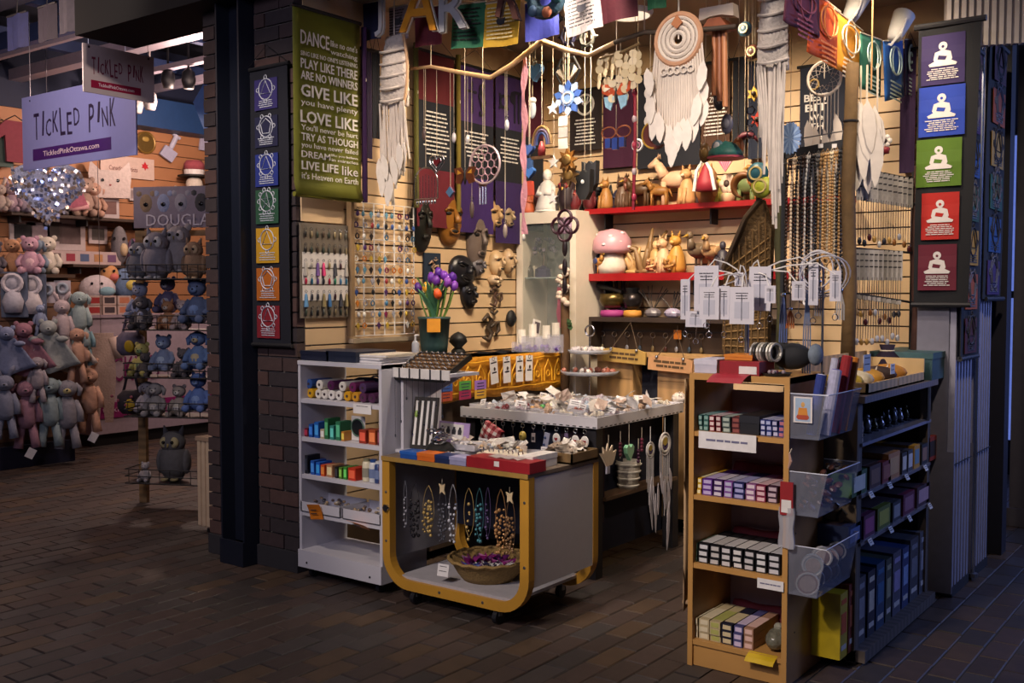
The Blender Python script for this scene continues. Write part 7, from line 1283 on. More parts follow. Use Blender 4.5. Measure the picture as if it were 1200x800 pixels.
# blue fan disc and macrame hangings
t = dangle('blue_paper_fan', 'pale blue pleated paper rosette right of the macrame', 'paper rosette', 926, 162, 4.7); [MB().prism([(0, 0), (.05 * math.sin(a - .13), .07 * math.cos(a - .13)), (.055 * math.sin(a), .078 * math.cos(a)), (.05 * math.sin(a + .13), .07 * math.cos(a + .13))][::-1], -.004, .002 + .006 * (k % 2)).build('pleat', mat(['6a86b0', '8aa4c8'][k % 2], .6), t) for k, a in enumerate([j * 2 * PI / 22 for j in range(22)])]
def macrame(name, lab, u, v0, wpx, hb, hf, y, c, seed, taper, hoop):
    r_ = random.Random(seed); p = pt(u, v0, y=y); t = thing(name, lab, 'macrame', p); s = pxm(p); W = wpx * s; HB = hb * s; HF = hf * s; m = mat(c, .9, noise=.25, scale=60, bump=.8); m2 = mat(c, .9, noise=.15)
    MB().tube([(0, 0, 0), (0, 0, max(.05, ZC - p.z))], .004, 5).build('hanger', m2, t)
    if hoop: MB().tube([(W * .42 + W * .14 * math.sin(q * PI / 12), -.02, -HB * q / 12) for q in range(13)], .009, 7).build('wooden_hoop', mat('b8906a', .6), t)
    MB().sheet(lambda q, z: ((q - .5) * W * (.55 + .45 * math.sin(min(1, z * 1.3) * PI / 2)), -.05 * math.sin(q * PI) * math.sin(z * PI) - .012 * abs(math.sin(q * 18 + z * 30)), -HB * z), 14, 22, .015).build('knotted_body', m, t, True)
    for row in range(5):
        z = -HB * (.2 + .17 * row); MB().tube([((q / 10 - .5) * W * .95, -.055 * math.sin(q * PI / 10) - .008, z - .05 * math.sin(q * PI / 10) * HB) for q in range(11)], .008, 6).build('knot_row', m2, t)
    n = 20
    for k in range(n):
        x = (k / (n - 1) - .5) * W * .95; L = HF * (1 - taper * abs(k / (n - 1) - .5 - (.18 if not hoop else -.1)) * 2) * r_.uniform(.85, 1.0); x2 = x * (1.0 if hoop else .72)
        MB().tube([(x, -.02 + r_.uniform(-.02, .01), -HB * .93), (x2, r_.uniform(-.03, 0), -HB - L * .5), (x2 + r_.uniform(-.01, .01), r_.uniform(-.02, .01), -HB - L)], [.006, .008, .006], 5).build('fringe_cord', m2, t)
        if hoop and k % 2: mb = MB(); feather(mb, x2, -.03, -HB - L * r_.uniform(.45, .75), .16, .05, r_.uniform(-.2, .2)); mb.build('feather', mat('cdc4bc', .9), t)
    return t
macrame('macrame_hanging', 'white macrame wall hanging with hoop and feathers at the left', 462, 42, 44, 84, 118, 4.3, 'c4b8ae', 1, .35, True)
macrame('macrame_hanging', 'long pale grey macrame hanging with straight fringe at the right', 907, -25, 38, 108, 195, 4.6, 'bdb4ac', 2, .45, False)
t = dangle('net_dreamcatcher', 'white netted dreamcatcher with straps behind the wooden post', 'dreamcatcher', 966, 92, 5.1, cc='cfc6bc', r=.003); dreamcatcher(t, .085, 9, 'cbbfb4', True, None, (.2, .32), 9)
t = dangle('feather_plume', 'tall white feather plume hanging right of the wooden post', 'plume', 1021, 105, 5.0, cc='b88a5a', r=.004)
for k in range(16): mb = MB(); feather(mb, random.uniform(-.05, .05), random.uniform(-.02, .02), -.02 - random.uniform(0, .2), random.uniform(.18, .3), .06, random.uniform(-.2, .2)); mb.build('feather', mat('d4cabe', .9), t)
for x in (-.05, -.02, .03): MB().tube([(x, 0, .12), (x, 0, -.3)], .005, 5).build('strap', mat('c8b8a4', .8), t)

# ------------------------------------------------------------------ woven mat, posts, necklaces at the right
t = thing('woven_basket', 'brown woven fan shaped basket behind the white tags', 'basket', pt(880, 330, y=5.15)); s = pxm(t.location)
poly = [(14, 95), (-4, 75), (-32, 15), (-34, -80), (22, -92), (26, 60)]
MB().prism([(x * s, z * s) for x, z in poly], -.02, .03).build('woven_body', mat('5a421e', .8, noise=.5, scale=70, bump=.9), t)
for k in range(12): MB().tube([(-32 * s, -.025, (12 - 8 * k) * s), (24 * s, -.025, (50 - 11.5 * k) * s)], .005, 5).build('weave_strand', mat('7a5c30', .8), t)
for k in range(7): MB().tube([((-28 + 8 * k) * s, -.03, (25 + 9 * k) * s), ((-30 + 8.5 * k) * s, -.03, -85 * s)], .004, 5).build('weave_strand', mat('6a4e28', .8), t)
MB().tube([(14 * s, -.03, 95 * s), (-4 * s, -.03, 75 * s), (-32 * s, -.03, 15 * s)], .016, 7).build('rim', mat('3c2a14', .7), t)
RKY = 5.0
for i, (u0, u1, v0, v1, c, lab) in enumerate([(985, 1001, 76, 445, '5a4426', 'thick rough wooden post between the necklaces'), (908, 919, 180, 425, '3e3c20', 'mossy dark wooden post behind the right macrame'), (1066, 1078, 195, 415, '40241c', 'flat reddish brown post beside the Buddha banner')]):
    y = RKY - .05 if i == 0 else RKY + .02 if i == 1 else 5.5
    a, b = pt(u0, v0, y=y), pt(u1, v1, y=y); r_ = (xa(u1, y) - xa(u0, y)) / 2; x = (xa(u0, y) + xa(u1, y)) / 2; t = thing('wooden_post', lab, 'post', (x, y, RZ[0])); H2 = a.z - RZ[0]
    MB().tube([(0, 0, 0), (.01, 0, H2 * .3), (-.008, 0, H2 * .6), (.006, 0, H2)], [r_ * 1.05, r_ * .95, r_, r_ * .9], 10).build('trunk', mat(c, .85, noise=.4, scale=14, bump=.8), t, True); MB().ring((0, 0, 0), r_ * .98, .006, 12, 5).build('wire_wrap', DARK, t).matrix_local = Matrix.Translation((0, 0, H2 * .82)) @ Matrix.Rotation(PI / 2, 4, 'X')
t = thing('necklace_rack', 'black horizontal rack bar with thin wires holding bead necklaces', 'rack', (0, 0, 0)); a, b = pt(917, 181, y=RKY), pt(1006, 166, y=RKY)
MB().cb(((a.x + b.x) / 2, RKY, (a.z + b.z) / 2), (b.x - a.x, .02, .04), ry=.12 * -1 + .02).build('bar', BLACK, t); [MB().tube([(a.x, RKY - .02, a.z + d), (b.x, RKY - .02, b.z + d)], .003, 5).build('wire', STEEL, t) for d in (.06, -.05)]
for u in (962, 978): p = pt(u, 171, y=RKY - .015); MB().box(p.x - .012, p.x + .012, p.y - .004, p.y, p.z - .01, p.z + .01).build('label', WHITE, t)
MB().box(a.x, a.x + .02, RKY - .01, RKY + .01, RZ[0], a.z).build('upright', BLACK, t)
bead_cols = [('2a1a14', 'dark brown'), ('c8b49a', 'cream'), ('17151a', 'black'), ('3a2418', 'walnut'), ('d8d4d0', 'white cord'), ('121216', 'jet black'), ('6a6a6a', 'grey'), ('8a6a40', 'honey'), ('b08a58', 'tan'), ('d0c0a0', 'ivory'), ('a07a48', 'amber'), ('1a1a1c', 'matte black'), ('22202a', 'charcoal'), ('5a2430', 'garnet')]
for i, (c, nmv) in enumerate(bead_cols):
    u = 926 + i * 5.4; p = pt(u, 188 - i * .9, y=RKY - .03 - .012 * (i % 3)); L = random.uniform(.5, .72); t = thing('bead_necklace', '%s bead necklace, %s from the left on the black rack' % (nmv, ORD[i]), 'necklace', p, 0, 'bead necklaces on the rack'); mb = MB(); n = 34; r_ = .0075 if i != 4 else .006
    for k in range(n):
        z = -L * k / n; wd = .017 * min(1, 3 * k / n + .3); [mb.sph((s_ * wd, 0, z), (r_, r_, L / n * .55), 6, 4) for s_ in (-1, 1)]
    mb.build('beads', mat(c, .35, noise=.3, scale=50), t, True); MB().ring((0, 0, -L), .016, .006, 10, 5).build('pendant', mat(c, .4), t); MB().tube([(-.012, 0, 0), (0, .01, .03), (.012, 0, 0)], .002, 4).build('loop', mat(c, .5), t)
# tagged chain necklaces
for row, (va, vb, n, u0, u1) in enumerate([(198, 211, 13, 1008, 1078), (292, 294, 10, 1004, 1054), (345, 352, 9, 1004, 1052)]):
    P0, P1 = Vector((-1.655, 5.02, 0)), Vector((-1.545, 5.55, 0))
    for k in range(n):
        f = k / (n - 1); u = u0 + (u1 - u0) * f; v = va + (vb - va) * f; g = (u - 1006) / 74; y = P0.y + (P1.y - P0.y) * g; p = pt(u, v, y=y)
        t = thing('tagged_necklace', 'silver chain necklace on a grey tag, %s row, %s from the post' % (['upper', 'middle', 'lower'][row], ORD[k]), 'necklace', p, .75, 'tagged chain necklaces')
        hh = .15 if row < 2 else .02; MB().box(-.018, .018, -.001, .001, -hh, .0).build('tag', mat(random.choice(['9a948e', 'a8a29c', '8c867e', 'b0aaa4']), .6, noise=.3, scale=40), t); L = hh + random.uniform(.14, .2); MB().tube([(-.008, -.003, -hh * .9), (-.006, -.003, -L)], .0018, 4).tube([(.008, -.003, -hh * .9), (.006, -.003, -L)], .0018, 4).build('chain', CHROME, t)
        c = random.choice(['b0b0b8', '8a5a2c', '2a2a30', 'c8c4bc', 'b08a4a', '4a1a20']); MB().sph((0, -.004, -L - .014), (.012, .006, .018), 7, 5).build('pendant', mat(c, .3, .3), t, True); lines(MB(), -.013, .013, -.02, 3, .03, .006, -.0014, k).build('print', INK, t) if row < 2 else None
t = thing('tag_rail', 'dark rail holding the tagged chain necklaces', 'rail', (0, 0, 0)); [MB().tube([pt(1004, v0, y=5.03), pt(1080, v1, y=5.56)], .006, 6).build('rod', DARK, t) for v0, v1 in ((197, 212), (291, 297), (344, 356))]
MB().box(-1.56, -1.54, 5.56, 5.58, RZ[0], pt(1080, 200, y=5.57).z).build('upright', DARK, t)
t = thing('dark_velvet_bag', 'dark violet velvet bag below the tagged necklaces', 'bag', (xa(1040, 5.25), 5.25, RZ[0])); MB().lathe([(.05, 0), (.08, .03), (.07, .1), (.03, .14), (.04, .17)], 12).build('bag', mat('1c0f26', .9), t, True); MB().ring((0, 0, 0), .034, .004, 10, 4).build('drawstring', CORD, t).matrix_local = Matrix.Translation((0, 0, .14)) @ Matrix.Rotation(PI / 2, 4, 'X')
fig('bird', 'small brown carved bird on the ledge right of the plume', pt(1030, 195, y=5.2), .12, '6a4a2c', .4, None, '8a6a44', name='carved_bird'); fig('flower', 'white card flower on the bird\'s back near the post', pt(1037, 180, y=5.2), .1, 'd4ccc4', .1, None, '8a2a30', name='flower_ornament')
# white tags on wires over the bookcase
st_ = thing('wire_tag_stand', 'grey pole stand with white curved wires on the bookcase top', 'display stand', (-1.79, BY0 + .2, BT)); q0 = Vector((-1.79, BY0 + .2, BT))
MB().cyl((0, 0, 0), (0, 0, .36), .009, n=10).build('pole', STEEL, st_); MB().lathe([(.06, 0), (.06, .008), (.012, .014)], 14).build('foot', STEEL, st_)
cards = [(75, 130, 165, 375), (150, 275, 95, 330), (105, 210, 330, 415), (180, 275, 205, 375), (275, 335, 200, 375), (335, 460, 205, 400), (360, 405, 130, 200), (440, 545, 100, 330), (515, 575, 198, 290), (660, 725, 175, 275), (745, 795, 80, 300), (855, 915, 120, 280)]
for i, (x0_, x1_, y0_, y1_) in enumerate(cards):
    y = BY0 + .1 + [.06, .02, .05, -.04, -.02, -.06, .08, .04, -.02, .05, .08, .02][i]; A = pt(780 + x0_ / 4.446, 290 + y0_ / 4.446, y=y); B_ = pt(780 + x1_ / 4.446, 290 + y1_ / 4.446, y=y); w_, h_ = B_.x - A.x, A.z - B_.z
    t = thing('necklace_card', 'white bagged necklace card, %s from the left on the wire stand' % ORD[i], 'card', ((A.x + B_.x) / 2, y, A.z), random.uniform(-.25, .25), 'necklace cards on the wire stand'); MB().box(-w_ / 2, w_ / 2, -.001, .001, -h_, 0).build('card', mat('cbc8d0', .5, noise=.06), t); MB().box(-w_ * .3, w_ * .3, -.002, -.001, -h_ * .85, -h_ * .4).build('insert', mat('b4b4c0', .5, noise=.1), t)
    lines(MB(), -w_ * .3, w_ * .3, -h_ * .16, 3, h_ * .07, h_ * .02, -.0016, i).build('print', INK, t); MB().tube([(0, -.003, -h_ * .2), (0, -.003, -h_ * .9)], .0015, 4).build('cord', mat('55586a', .5), t); MB().tube([(.004, 0, -h_), (0, 0, -h_ - .05)], .0015, 4).build('chain', CHROME, t); MB().ring((0, 0, -h_ - .062), .012, .002, 10, 4).build('pendant_ring', CHROME, t)
    top = Vector((0, 0, .34)); e = Vector(t.location) - q0 + Vector((0, 0, -.015)); mid = (top + e) * .5 + Vector((0, 0, .07)); MB().tube([top, top.lerp(mid, .5) + Vector((0, 0, .03)), mid, e.lerp(mid, .4) + Vector((0, 0, .03)), e], .003, 5).build('curved_wire', WHITE, st_)
for i, (u, v, L, c, lab) in enumerate([(918, 345, .2, '5a6a9a', 'slate blue'), (946, 335, .36, '6a7a98', 'long grey blue'), (926, 362, .08, 'b0602c', 'orange'), (985, 340, .12, 'b4b0ac', 'silver'), (960, 330, .14, '8a8a90', 'grey')]):
    p = pt(u, v, y=BY0 + .26); t = thing('tassel_necklace', '%s tassel necklace beside the white tags' % lab, 'necklace', p, 0, 'tassel necklaces beside the white tags'); MB().tube([(0, 0, .1), (0, 0, 0)], .002, 4).build('cord', DARK, t); MB().sph((0, 0, 0), .01, 7, 5).build('bead', CHROME, t, True); [MB().tube([(0, 0, 0), (x, .004, -L * .5), (x * 1.1, 0, -L)], .003, 4).build('strand', mat(c, .7), t) for x in (-.014, -.005, .005, .014)]
for i in range(4):
    p = pt(958 + i * 3, 315 + i * 3, y=BY0 + .22); o = MB().ring((0, 0, 0), .075 + .008 * i, .003, 24, 5).build('cord_loop', mat('cfccd0', .4)); o.location = p; o.rotation_euler = (.2 * i, 0, .3 * i - .3); MB().sph((0, 0, -.076 - .008 * i), .007, 6, 4).build('clasp', CHROME, o); tag(o, 'white cord choker loop, %s of the bunch beside the wooden post' % ORD[i], 'choker', 'white cord chokers')
t = thing('choker_stand', 'slim steel hook stand carrying the white cord chokers', 'stand', (xa(962, BY0 + .22), BY0 + .235, BT)); MB().cyl((0, 0, 0), (0, 0, .42), .005, n=8).build('pole', STEEL, t); MB().tube([(0, 0, .42), (0, -.02, .45), (0, -.035, .42)], .004, 5).build('hook', STEEL, t)
# ------------------------------------------------------------------ neighbouring toy shop
def pale(c, k=.28): return ''.join('%02x' % int(int(c[i:i + 2], 16) * (1 - k) + 205 * k) for i in (0, 2, 4))
FUR = lambda c: mat(pale(c), .95, noise=.22, scale=35, bump=.5)
EYEM = mat('0c0a0c', .2)
def plush(lab, loc, h, c, rz=.95, ears='round', belly=None, pose='sit', group=None, name='plush_bear', extra=None):
    t = thing(name, lab, 'soft toy', loc, rz, group); m = FUR(c); m2 = FUR(belly or c)
    hz = h * .74; r_ = h * .2
    if pose == 'sit':
        MB().lathe([(h * .12, 0), (h * .24, h * .1), (h * .25, h * .25), (h * .18, h * .45), (h * .1, h * .56)], 12).build('body', m, t, True)
        for s in (-1, 1): MB().tube([(s * h * .14, -h * .1, h * .08), (s * h * .19, -h * .34, h * .08), (s * h * .19, -h * .4, h * .1)], [h * .1, h * .09, h * .08], 8).build('leg', m, t, True); MB().tube([(s * h * .17, 0, h * .46), (s * h * .28, -h * .08, h * .3), (s * h * .25, -h * .2, h * .2)], [h * .08, h * .07, h * .07], 8).build('arm', m, t, True)
    elif pose == 'hang':
        MB().lathe([(h * .1, h * .16), (h * .14, h * .25), (h * .13, h * .5), (h * .07, h * .62)], 10).build('body', m, t, True); hz = h * .74; r_ = h * .14
        for s in (-1, 1): MB().tube([(s * h * .07, 0, h * .2), (s * h * .1, -.01, h * .0), (s * h * .12, -.02, -h * .14)], [h * .065, h * .06, h * .07], 8).build('leg', m, t, True); MB().tube([(s * h * .1, 0, h * .56), (s * h * .17, 0, h * .38), (s * h * .17, -.01, h * .24)], [h * .05, h * .05, h * .055], 8).build('arm', m, t, True)
    elif pose == 'blanket':
        MB().sheet(lambda s, q: ((s - .5) * h * (.25 + .7 * q), -h * .05 * math.sin(s * 14) * q, h * .66 - h * .66 * q - h * .08 * abs(s - .5) * q * 4 * -1), 14, 8, .012).build('blanket', m, t, True); r_ = h * .13
        for s in (-1, 1): MB().sph((s * h * .2, -h * .05, h * .56), (h * .1, h * .05, h * .05), 8, 5).build('paw', m, t, True)
    elif pose == 'owl':
        MB().lathe([(h * .16, 0), (h * .27, h * .2), (h * .28, h * .45), (h * .2, h * .65), (h * .12, h * .7)], 14).build('body', m, t, True); r_ = h * .25
        for s in (-1, 1): MB().sph((s * h * .27, 0, h * .36), (h * .07, h * .15, h * .25), 8, 6).build('wing', m, t, True); MB().sph((s * h * .1, -h * .2, h * .03), (h * .08, h * .1, h * .04), 8, 5).build('foot', m2, t, True)
    MB().sph((0, -h * .03, hz), (r_, r_ * .92, r_ * .9), 14, 9).build('head', m, t, True)
    if pose == 'owl':
        for s in (-1, 1): MB().sph((s * r_ * .38, -r_ * .75, hz + r_ * .05), (r_ * .42, r_ * .25, r_ * .45), 10, 7).build('face_disc', m2, t, True); MB().sph((s * r_ * .36, -r_ * 1.02, hz + r_ * .1), r_ * .14, 7, 5).build('eye', EYEM, t, True)
        MB().cyl((0, -r_ * .95, hz - r_ * .05), (0, -r_ * 1.1, hz - r_ * .3), r_ * .12, .002, 6).build('beak', mat('8a7a4a', .5), t)
    else:
        MB().sph((0, -r_ * .95, hz - r_ * .2), (r_ * .42, r_ * .35, r_ * .32), 9, 6).build('muzzle', m2, t, True); MB().sph((0, -r_ * 1.28, hz - r_ * .1), (r_ * .13, r_ * .08, r_ * .1), 7, 5).build('nose', EYEM, t, True)
        for s in (-1, 1): MB().sph((s * r_ * .38, -r_ * .92, hz + r_ * .18), r_ * .1, 7, 5).build('eye', EYEM, t, True)
    for s in (-1, 1):
        if ears == 'round': MB().sph((s * r_ * .78, 0, hz + r_ * .75), (r_ * .34, r_ * .16, r_ * .34), 9, 6).build('ear', m, t, True)
        elif ears == 'long': MB().tube([(s * r_ * .4, 0, hz + r_ * .7), (s * r_ * .75, 0, hz + r_ * 1.5), (s * r_ * 1.0, -r_ * .1, hz + r_ * 1.9)], [r_ * .22, r_ * .3, r_ * .12], 8).build('ear', m, t, True)
        elif ears == 'flop': MB().tube([(s * r_ * .8, 0, hz + r_ * .5), (s * r_ * 1.25, -r_ * .1, hz - r_ * .1), (s * r_ * 1.15, -r_ * .15, hz - r_ * .8)], [r_ * .2, r_ * .3, r_ * .2], 8).build('ear', m, t, True)
        elif ears == 'point': MB().cyl((s * r_ * .6, 0, hz + r_ * .6), (s * r_ * .8, 0, hz + r_ * 1.3), r_ * .3, .004, 8).build('ear', m, t, True)
    if belly and pose == 'sit': MB().sph((0, -h * .15, h * .25), (h * .14, h * .1, h * .16), 10, 7).build('belly', m2, t, True)
    if extra == 'tag': o = MB().box(-.035, .035, -.001, .001, -.045, .045).build('paper_tag', PAPER, t); o.location = (.03, -h * .18, -h * .2); o.rotation_euler = (.1, .5, 0)
    return t
# --- hanging signs
def sign(lab, p, w_, h_, rz, c, ink, bar, fontw, name='hanging_sign', cords=True):
    t = thing(name, lab, 'sign', p, rz); MB().box(-w_ / 2, w_ / 2, -.006, .006, -h_ / 2, h_ / 2).build('panel', mat(c, .4, noise=.04), t)
    m = mat(ink, .6)
    x = -w_ * .36
    for k, ch in enumerate('TICKLED PINK'):
        if ch != ' ': text(ch, m, t, (x, -.0075, h_ * (.07 + .04 * math.sin(k * 2.3))), w=w_ * (.05 if ch != 'I' else .022), h=h_ * (.3 + .07 * math.sin(k * 1.7 + 1)), rot=.12 * math.sin(k * 3.1), shear=.1 * math.sin(k), name='lettering')
        x += w_ * (.064 if ch != 'I' else .05)
    MB().box(-w_ * .4, w_ * .3, -.0075, -.006, -h_ * .39, -h_ * .23).build('colour_bar', mat(bar, .5), t); text('TickledPinkOttawa.com', mat('d8c8d4', .6), t, (-w_ * .05, -.0085, -h_ * .31), w=w_ * .5, h=h_ * .07)
    for s in (-1, 1): MB().tube([(s * w_ * .42, 0, h_ * .45), (s * w_ * .42, 0, 3.95 - p[2])], .0025, 4).build('wire', STEEL, t) if cords else None; MB().tube([(s * w_ * .42, -.008, h_ * .44), (s * w_ * .42, .008, h_ * .44)], .008, 8).build('grommet', DARK, t)
    return t
a, b = pt(27, 152, y=4.6), pt(160, 140, y=4.6); sign('large lavender TICKLED PINK sign with purple web bar', ((a.x + b.x) / 2, 4.6, (a.z + b.z) / 2), b.x - a.x, .62, 0, '8088c4', '1c0f3a', '3a1468', 1)
a, b = pt(97, 80, x=-6.5), pt(180, 93, x=-6.5); sign('smaller beige TICKLED PINK sign with crimson web bar', (-6.5, (a.y + b.y) / 2, (a.z + b.z) / 2), b.y - a.y, .325, RZX, 'b8a8ac', '7a2040', '8a1038', 1)
def tw(u, v, off=.03): return pt(u, v, x=XT + off)
t = thing('artists_sign', 'pale sign with a red maple leaf on the toy shop wall', 'sign', tw(150, 196), RZX); MB().box(-.34, .34, 0, .012, -.12, .12).build('panel', mat('c8b0a4', .5), t); text('Canadian Artists', mat('6a3a38', .6), t, (-.06, -.003, -.02), w=.36, h=.05); MB().prism([(0, -.05), (.012, -.02), (.045, -.02), (.03, .005), (.045, .025), (.02, .02), (0, .055), (-.02, .02), (-.045, .025), (-.03, .005), (-.045, -.02), (-.012, -.02)], -.003, 0).build('maple_leaf', mat('b8202c', .5), t, loc=(.22, 0, .03))
t = thing('gold_plaque', 'round dark gold plaque on the toy shop wall', 'plaque', tw(171, 167), RZX); MB().tube([(0, 0, 0), (0, .02, 0)], .12, 22).build('disc', mat('6a5428', .4, .4), t); MB().ring((0, 0, 0), .12, .012, 22, 6).build('rim', mat('8a6a30', .4, .4), t); MB().sph((0, 0, .04), (.05, .01, .03), 9, 6).build('crest', mat('a88a44', .4), t, True)
for i, (u, v, lab) in enumerate([(199, 176, 'white toy shovel hanging on the toy shop wall'), (241, 165, 'white toy scoop beside the snowman on the shop wall')]):
    t = thing('toy_shovel', lab, 'toy', tw(u, v, .06), RZX); t.rotation_euler.y = .5 if i == 0 else 0; MB().prism([(-.1, -.12), (.08, -.12), (.1, .02), (-.08, .02)], -.02, .01).build('blade', mat('a8a8c0', .5), t); MB().cyl((0, 0, .02), (0, 0, .2), .03, n=10).build('handle', mat('b8b8cc', .5), t); MB().cyl((-.05, 0, .2), (.05, 0, .2), .02, n=8).build('grip', mat('b8b8cc', .5), t)
t = thing('snowman_toy', 'white snowman toy with red top hat on the shop wall', 'soft toy', tw(228, 232, .22), RZX); MB().sph((0, 0, .0), (.17, .12, .14), 12, 8).build('body', FUR('b8a890'), t, True); MB().sph((0, 0, .16), .1, 12, 8).build('head', FUR('c8bca8'), t, True); MB().lathe([(.19, .25), (.19, .265)], 18).build('hat_brim', BLACK, t); MB().lathe([(.11, .26), (.12, .33)], 16).build('hat_band', WHITE, t); MB().lathe([(.12, .33), (.12, .4), (.09, .44), (0, .45)], 16).build('hat_crown', FUR('7a0f1a'), t, True); [MB().tube([(s * .15, 0, .03), (s * .28, 0, .1)], [.05, .03], 7).build('arm', FUR('b8a890'), t, True) for s in (-1, 1)]
t = thing('blue_diamond_banner', 'light blue diamond banner with gold emblem beside the brick pillar', 'banner', pt(237, 128, y=4.55)); MB().prism([(-.1, .06), (.05, .2), (.2, .14), (.12, -.2), (.03, -.16)][::-1], -.004, .004).build('cloth', mat('6a8ac4', .7), t); MB().sph((.05, -.004, .03), (.03, .003, .06), 9, 6).build('emblem', mat('b08a3a', .5), t, True); MB().tube([(.05, 0, .2), (.05, 0, 1.2)], .002, 4).build('wire', STEEL, t)
# --- wall shelves of the toy shop
def tshelf(v, u0, u1, lab, d=.3):
    z = tw(40, v).z; y0, y1 = ya(u0, XT), ya(u1, XT); t = thing('toy_shelf', lab, 'shelf', (XT, y0, z)); MB().box(0, d, 0, y1 - y0, -.03, 0).build('board', mat('3a2a20', .6), t); [MB().box(.01, d - .05, y, y + .02, -.1, -.03).build('bracket', DARK, t) for y in (.1, (y1 - y0) / 2, y1 - y0 - .12)]; return z
z1 = tshelf(252, 0, 168, 'upper dark shelf on the toy shop wall'); z3 = tshelf(309, 70, 165, 'lower dark shelf on the toy shop wall')
def ty(u): return ya(u, XT + .18)
for i, (u, h, c, e, bl, lab, nmx) in enumerate([(4, .3, 'b8a090', 'long', None, 'cream bunny at the upper shelf\'s left end', 'plush_bunny'), (17, .32, '9a7a8a', 'long', 'c8b0b0', 'dusty pink bunny on the upper toy shelf', 'plush_bunny'), (30, .34, '8a7a8c', 'round', None, 'mauve plush beside the sequin heart', 'plush_bear'), (62, .28, '8a80a8', 'round', None, 'lilac plush under the sequin heart', 'plush_bear'), (76, .26, '241f22', 'round', None, 'black plush under the watermelon cushion', 'plush_bear'), (103, .46, '7a5a48', 'round', 'b89a88', 'brown long legged doll on the upper toy shelf', 'plush_doll'), (113, .42, '9a6a50', 'flop', 'c8a890', 'tan long legged doll beside the cat cushion', 'plush_doll')]): plush(lab, (XT + .18, ty(u), z1), h, c, 1.0, e, bl, 'sit', None, nmx)
t = thing('sequin_heart', 'large silver blue sequin heart cushion hanging below the lavender sign', 'cushion', pt(57, 222, x=-9.7), 1.0); s = pxm(t.location); MB().tube([(0, 0, .15), (0, 0, 1.6)], .003, 4).build('wire', STEEL, t)
MB().prism([(x, z) for x, z in heart_poly(80 * s / 1.0)][::-1], -.06, .06).build('cushion', mat('8a94b0', .35, .3, noise=.5, scale=60, bump=.8), t)
r9 = random.Random(9); hp = heart_poly(72 * s); seq = MB()
for k in range(420):
    x, z = r9.uniform(-.33, .33), r9.uniform(-.4, .25)
    if abs(x) < .33 * (1 - max(0, -z) / .42) and z < .2: seq.use(r9.randrange(3)).cb((x, -.064, z), (.03, .004, .03), ry=r9.random() * 3, rx=r9.uniform(-.5, .5), rz=r9.uniform(-.5, .5))
o = seq.build('sequins', [mat('c8ccd8', .2, .7), mat('7a90c8', .2, .7), mat('b8a898', .2, .7)], t); o['kind'] = 'stuff'
t = thing('watermelon_cushion', 'pink watermelon slice cushion on the upper toy shelf', 'cushion', tw(86, 222, .25), 1.0); MB().prism([(-.14, -.16), (.0, -.2), (.14, -.16), (.0, .22)], -.05, .05).build('slice', FUR('a8405a'), t); MB().tube([(-.15, -.02, -.17), (0, -.02, -.21), (.15, -.02, -.17)], .03, 8).build('rind', FUR('c07a80'), t, True); [MB().sph((x, -.052, z), (.012, .004, .018), 6, 4).build('seed', EYEM, t) for x, z in ((-.04, -.08), (.04, -.06), (0, .03))]
t = thing('cat_cushion', 'white cat face cushion on the upper toy shelf', 'cushion', tw(129, 215, .25), 1.05); MB().prism([(-.2, -.16), (.2, -.16), (.22, .1), (.2, .24), (.1, .14), (-.1, .14), (-.2, .24), (-.22, .1)], -.05, .05).build('face', FUR('b8a49c'), t); [MB().sph((x, -.055, .03), (.018, .005, .018), 7, 5).build('eye', EYEM, t) for x in (-.08, .08)]; MB().sph((0, -.055, -.02), (.014, .005, .01), 7, 5).build('nose', mat('8a4a4a', .6), t)
def frame(lab, p, w_, h_, pic, rz=1.1, c='b0a4a4'):
    t = thing('picture_card', lab, 'picture', p, rz); MB().box(-w_ / 2, w_ / 2, 0, .02, -h_ / 2, h_ / 2).build('mount', mat(c, .6), t); MB().box(-w_ * .34, w_ * .34, -.003, 0, -h_ * .3, h_ * .34).build('picture', mat(pic, .6, noise=.5, scale=12), t)
frame('small photo card leaning on the cat cushion', tw(130, 244, .24), .17, .22, '6a4a44'); 
for i, (u, v, w_, h_, c, lab) in enumerate([(27, 272, .28, .24, '17161c', 'black lettered block behind the bears'), (47, 274, .3, .24, '8a7a80', 'grey framed board behind the bears'), (64, 272, .24, .32, '3a3230', 'framed dark picture left of the double frame'), (82, 275, .36, .34, '5a4a4a', 'double framed picture behind the cream bear'), (115, 275, .22, .2, '5a5450', 'white photo frame on the shop wall'), (158, 228, .14, .14, '8a7a7a', 'tiny frame near the rack')]): frame(lab, tw(u, v, .04), w_, h_, c, RZX)
t = thing('counter_display_box', 'white printed display box on the lower toy shelf', 'box', (XT + .16, ty(95), z3), RZX); MB().box(-.42, .42, -.14, .1, 0, .14).build('box', mat('b09c98', .6), t); [MB().box(-.38 + k * .16, -.28 + k * .16, -.143, -.14, .03, .11).build('printed_panel', mat(['5a4a48', '8a2a3a', '4a5a7a', 'a87a50', '6a4a6a'][k], .6), t) for k in range(5)]
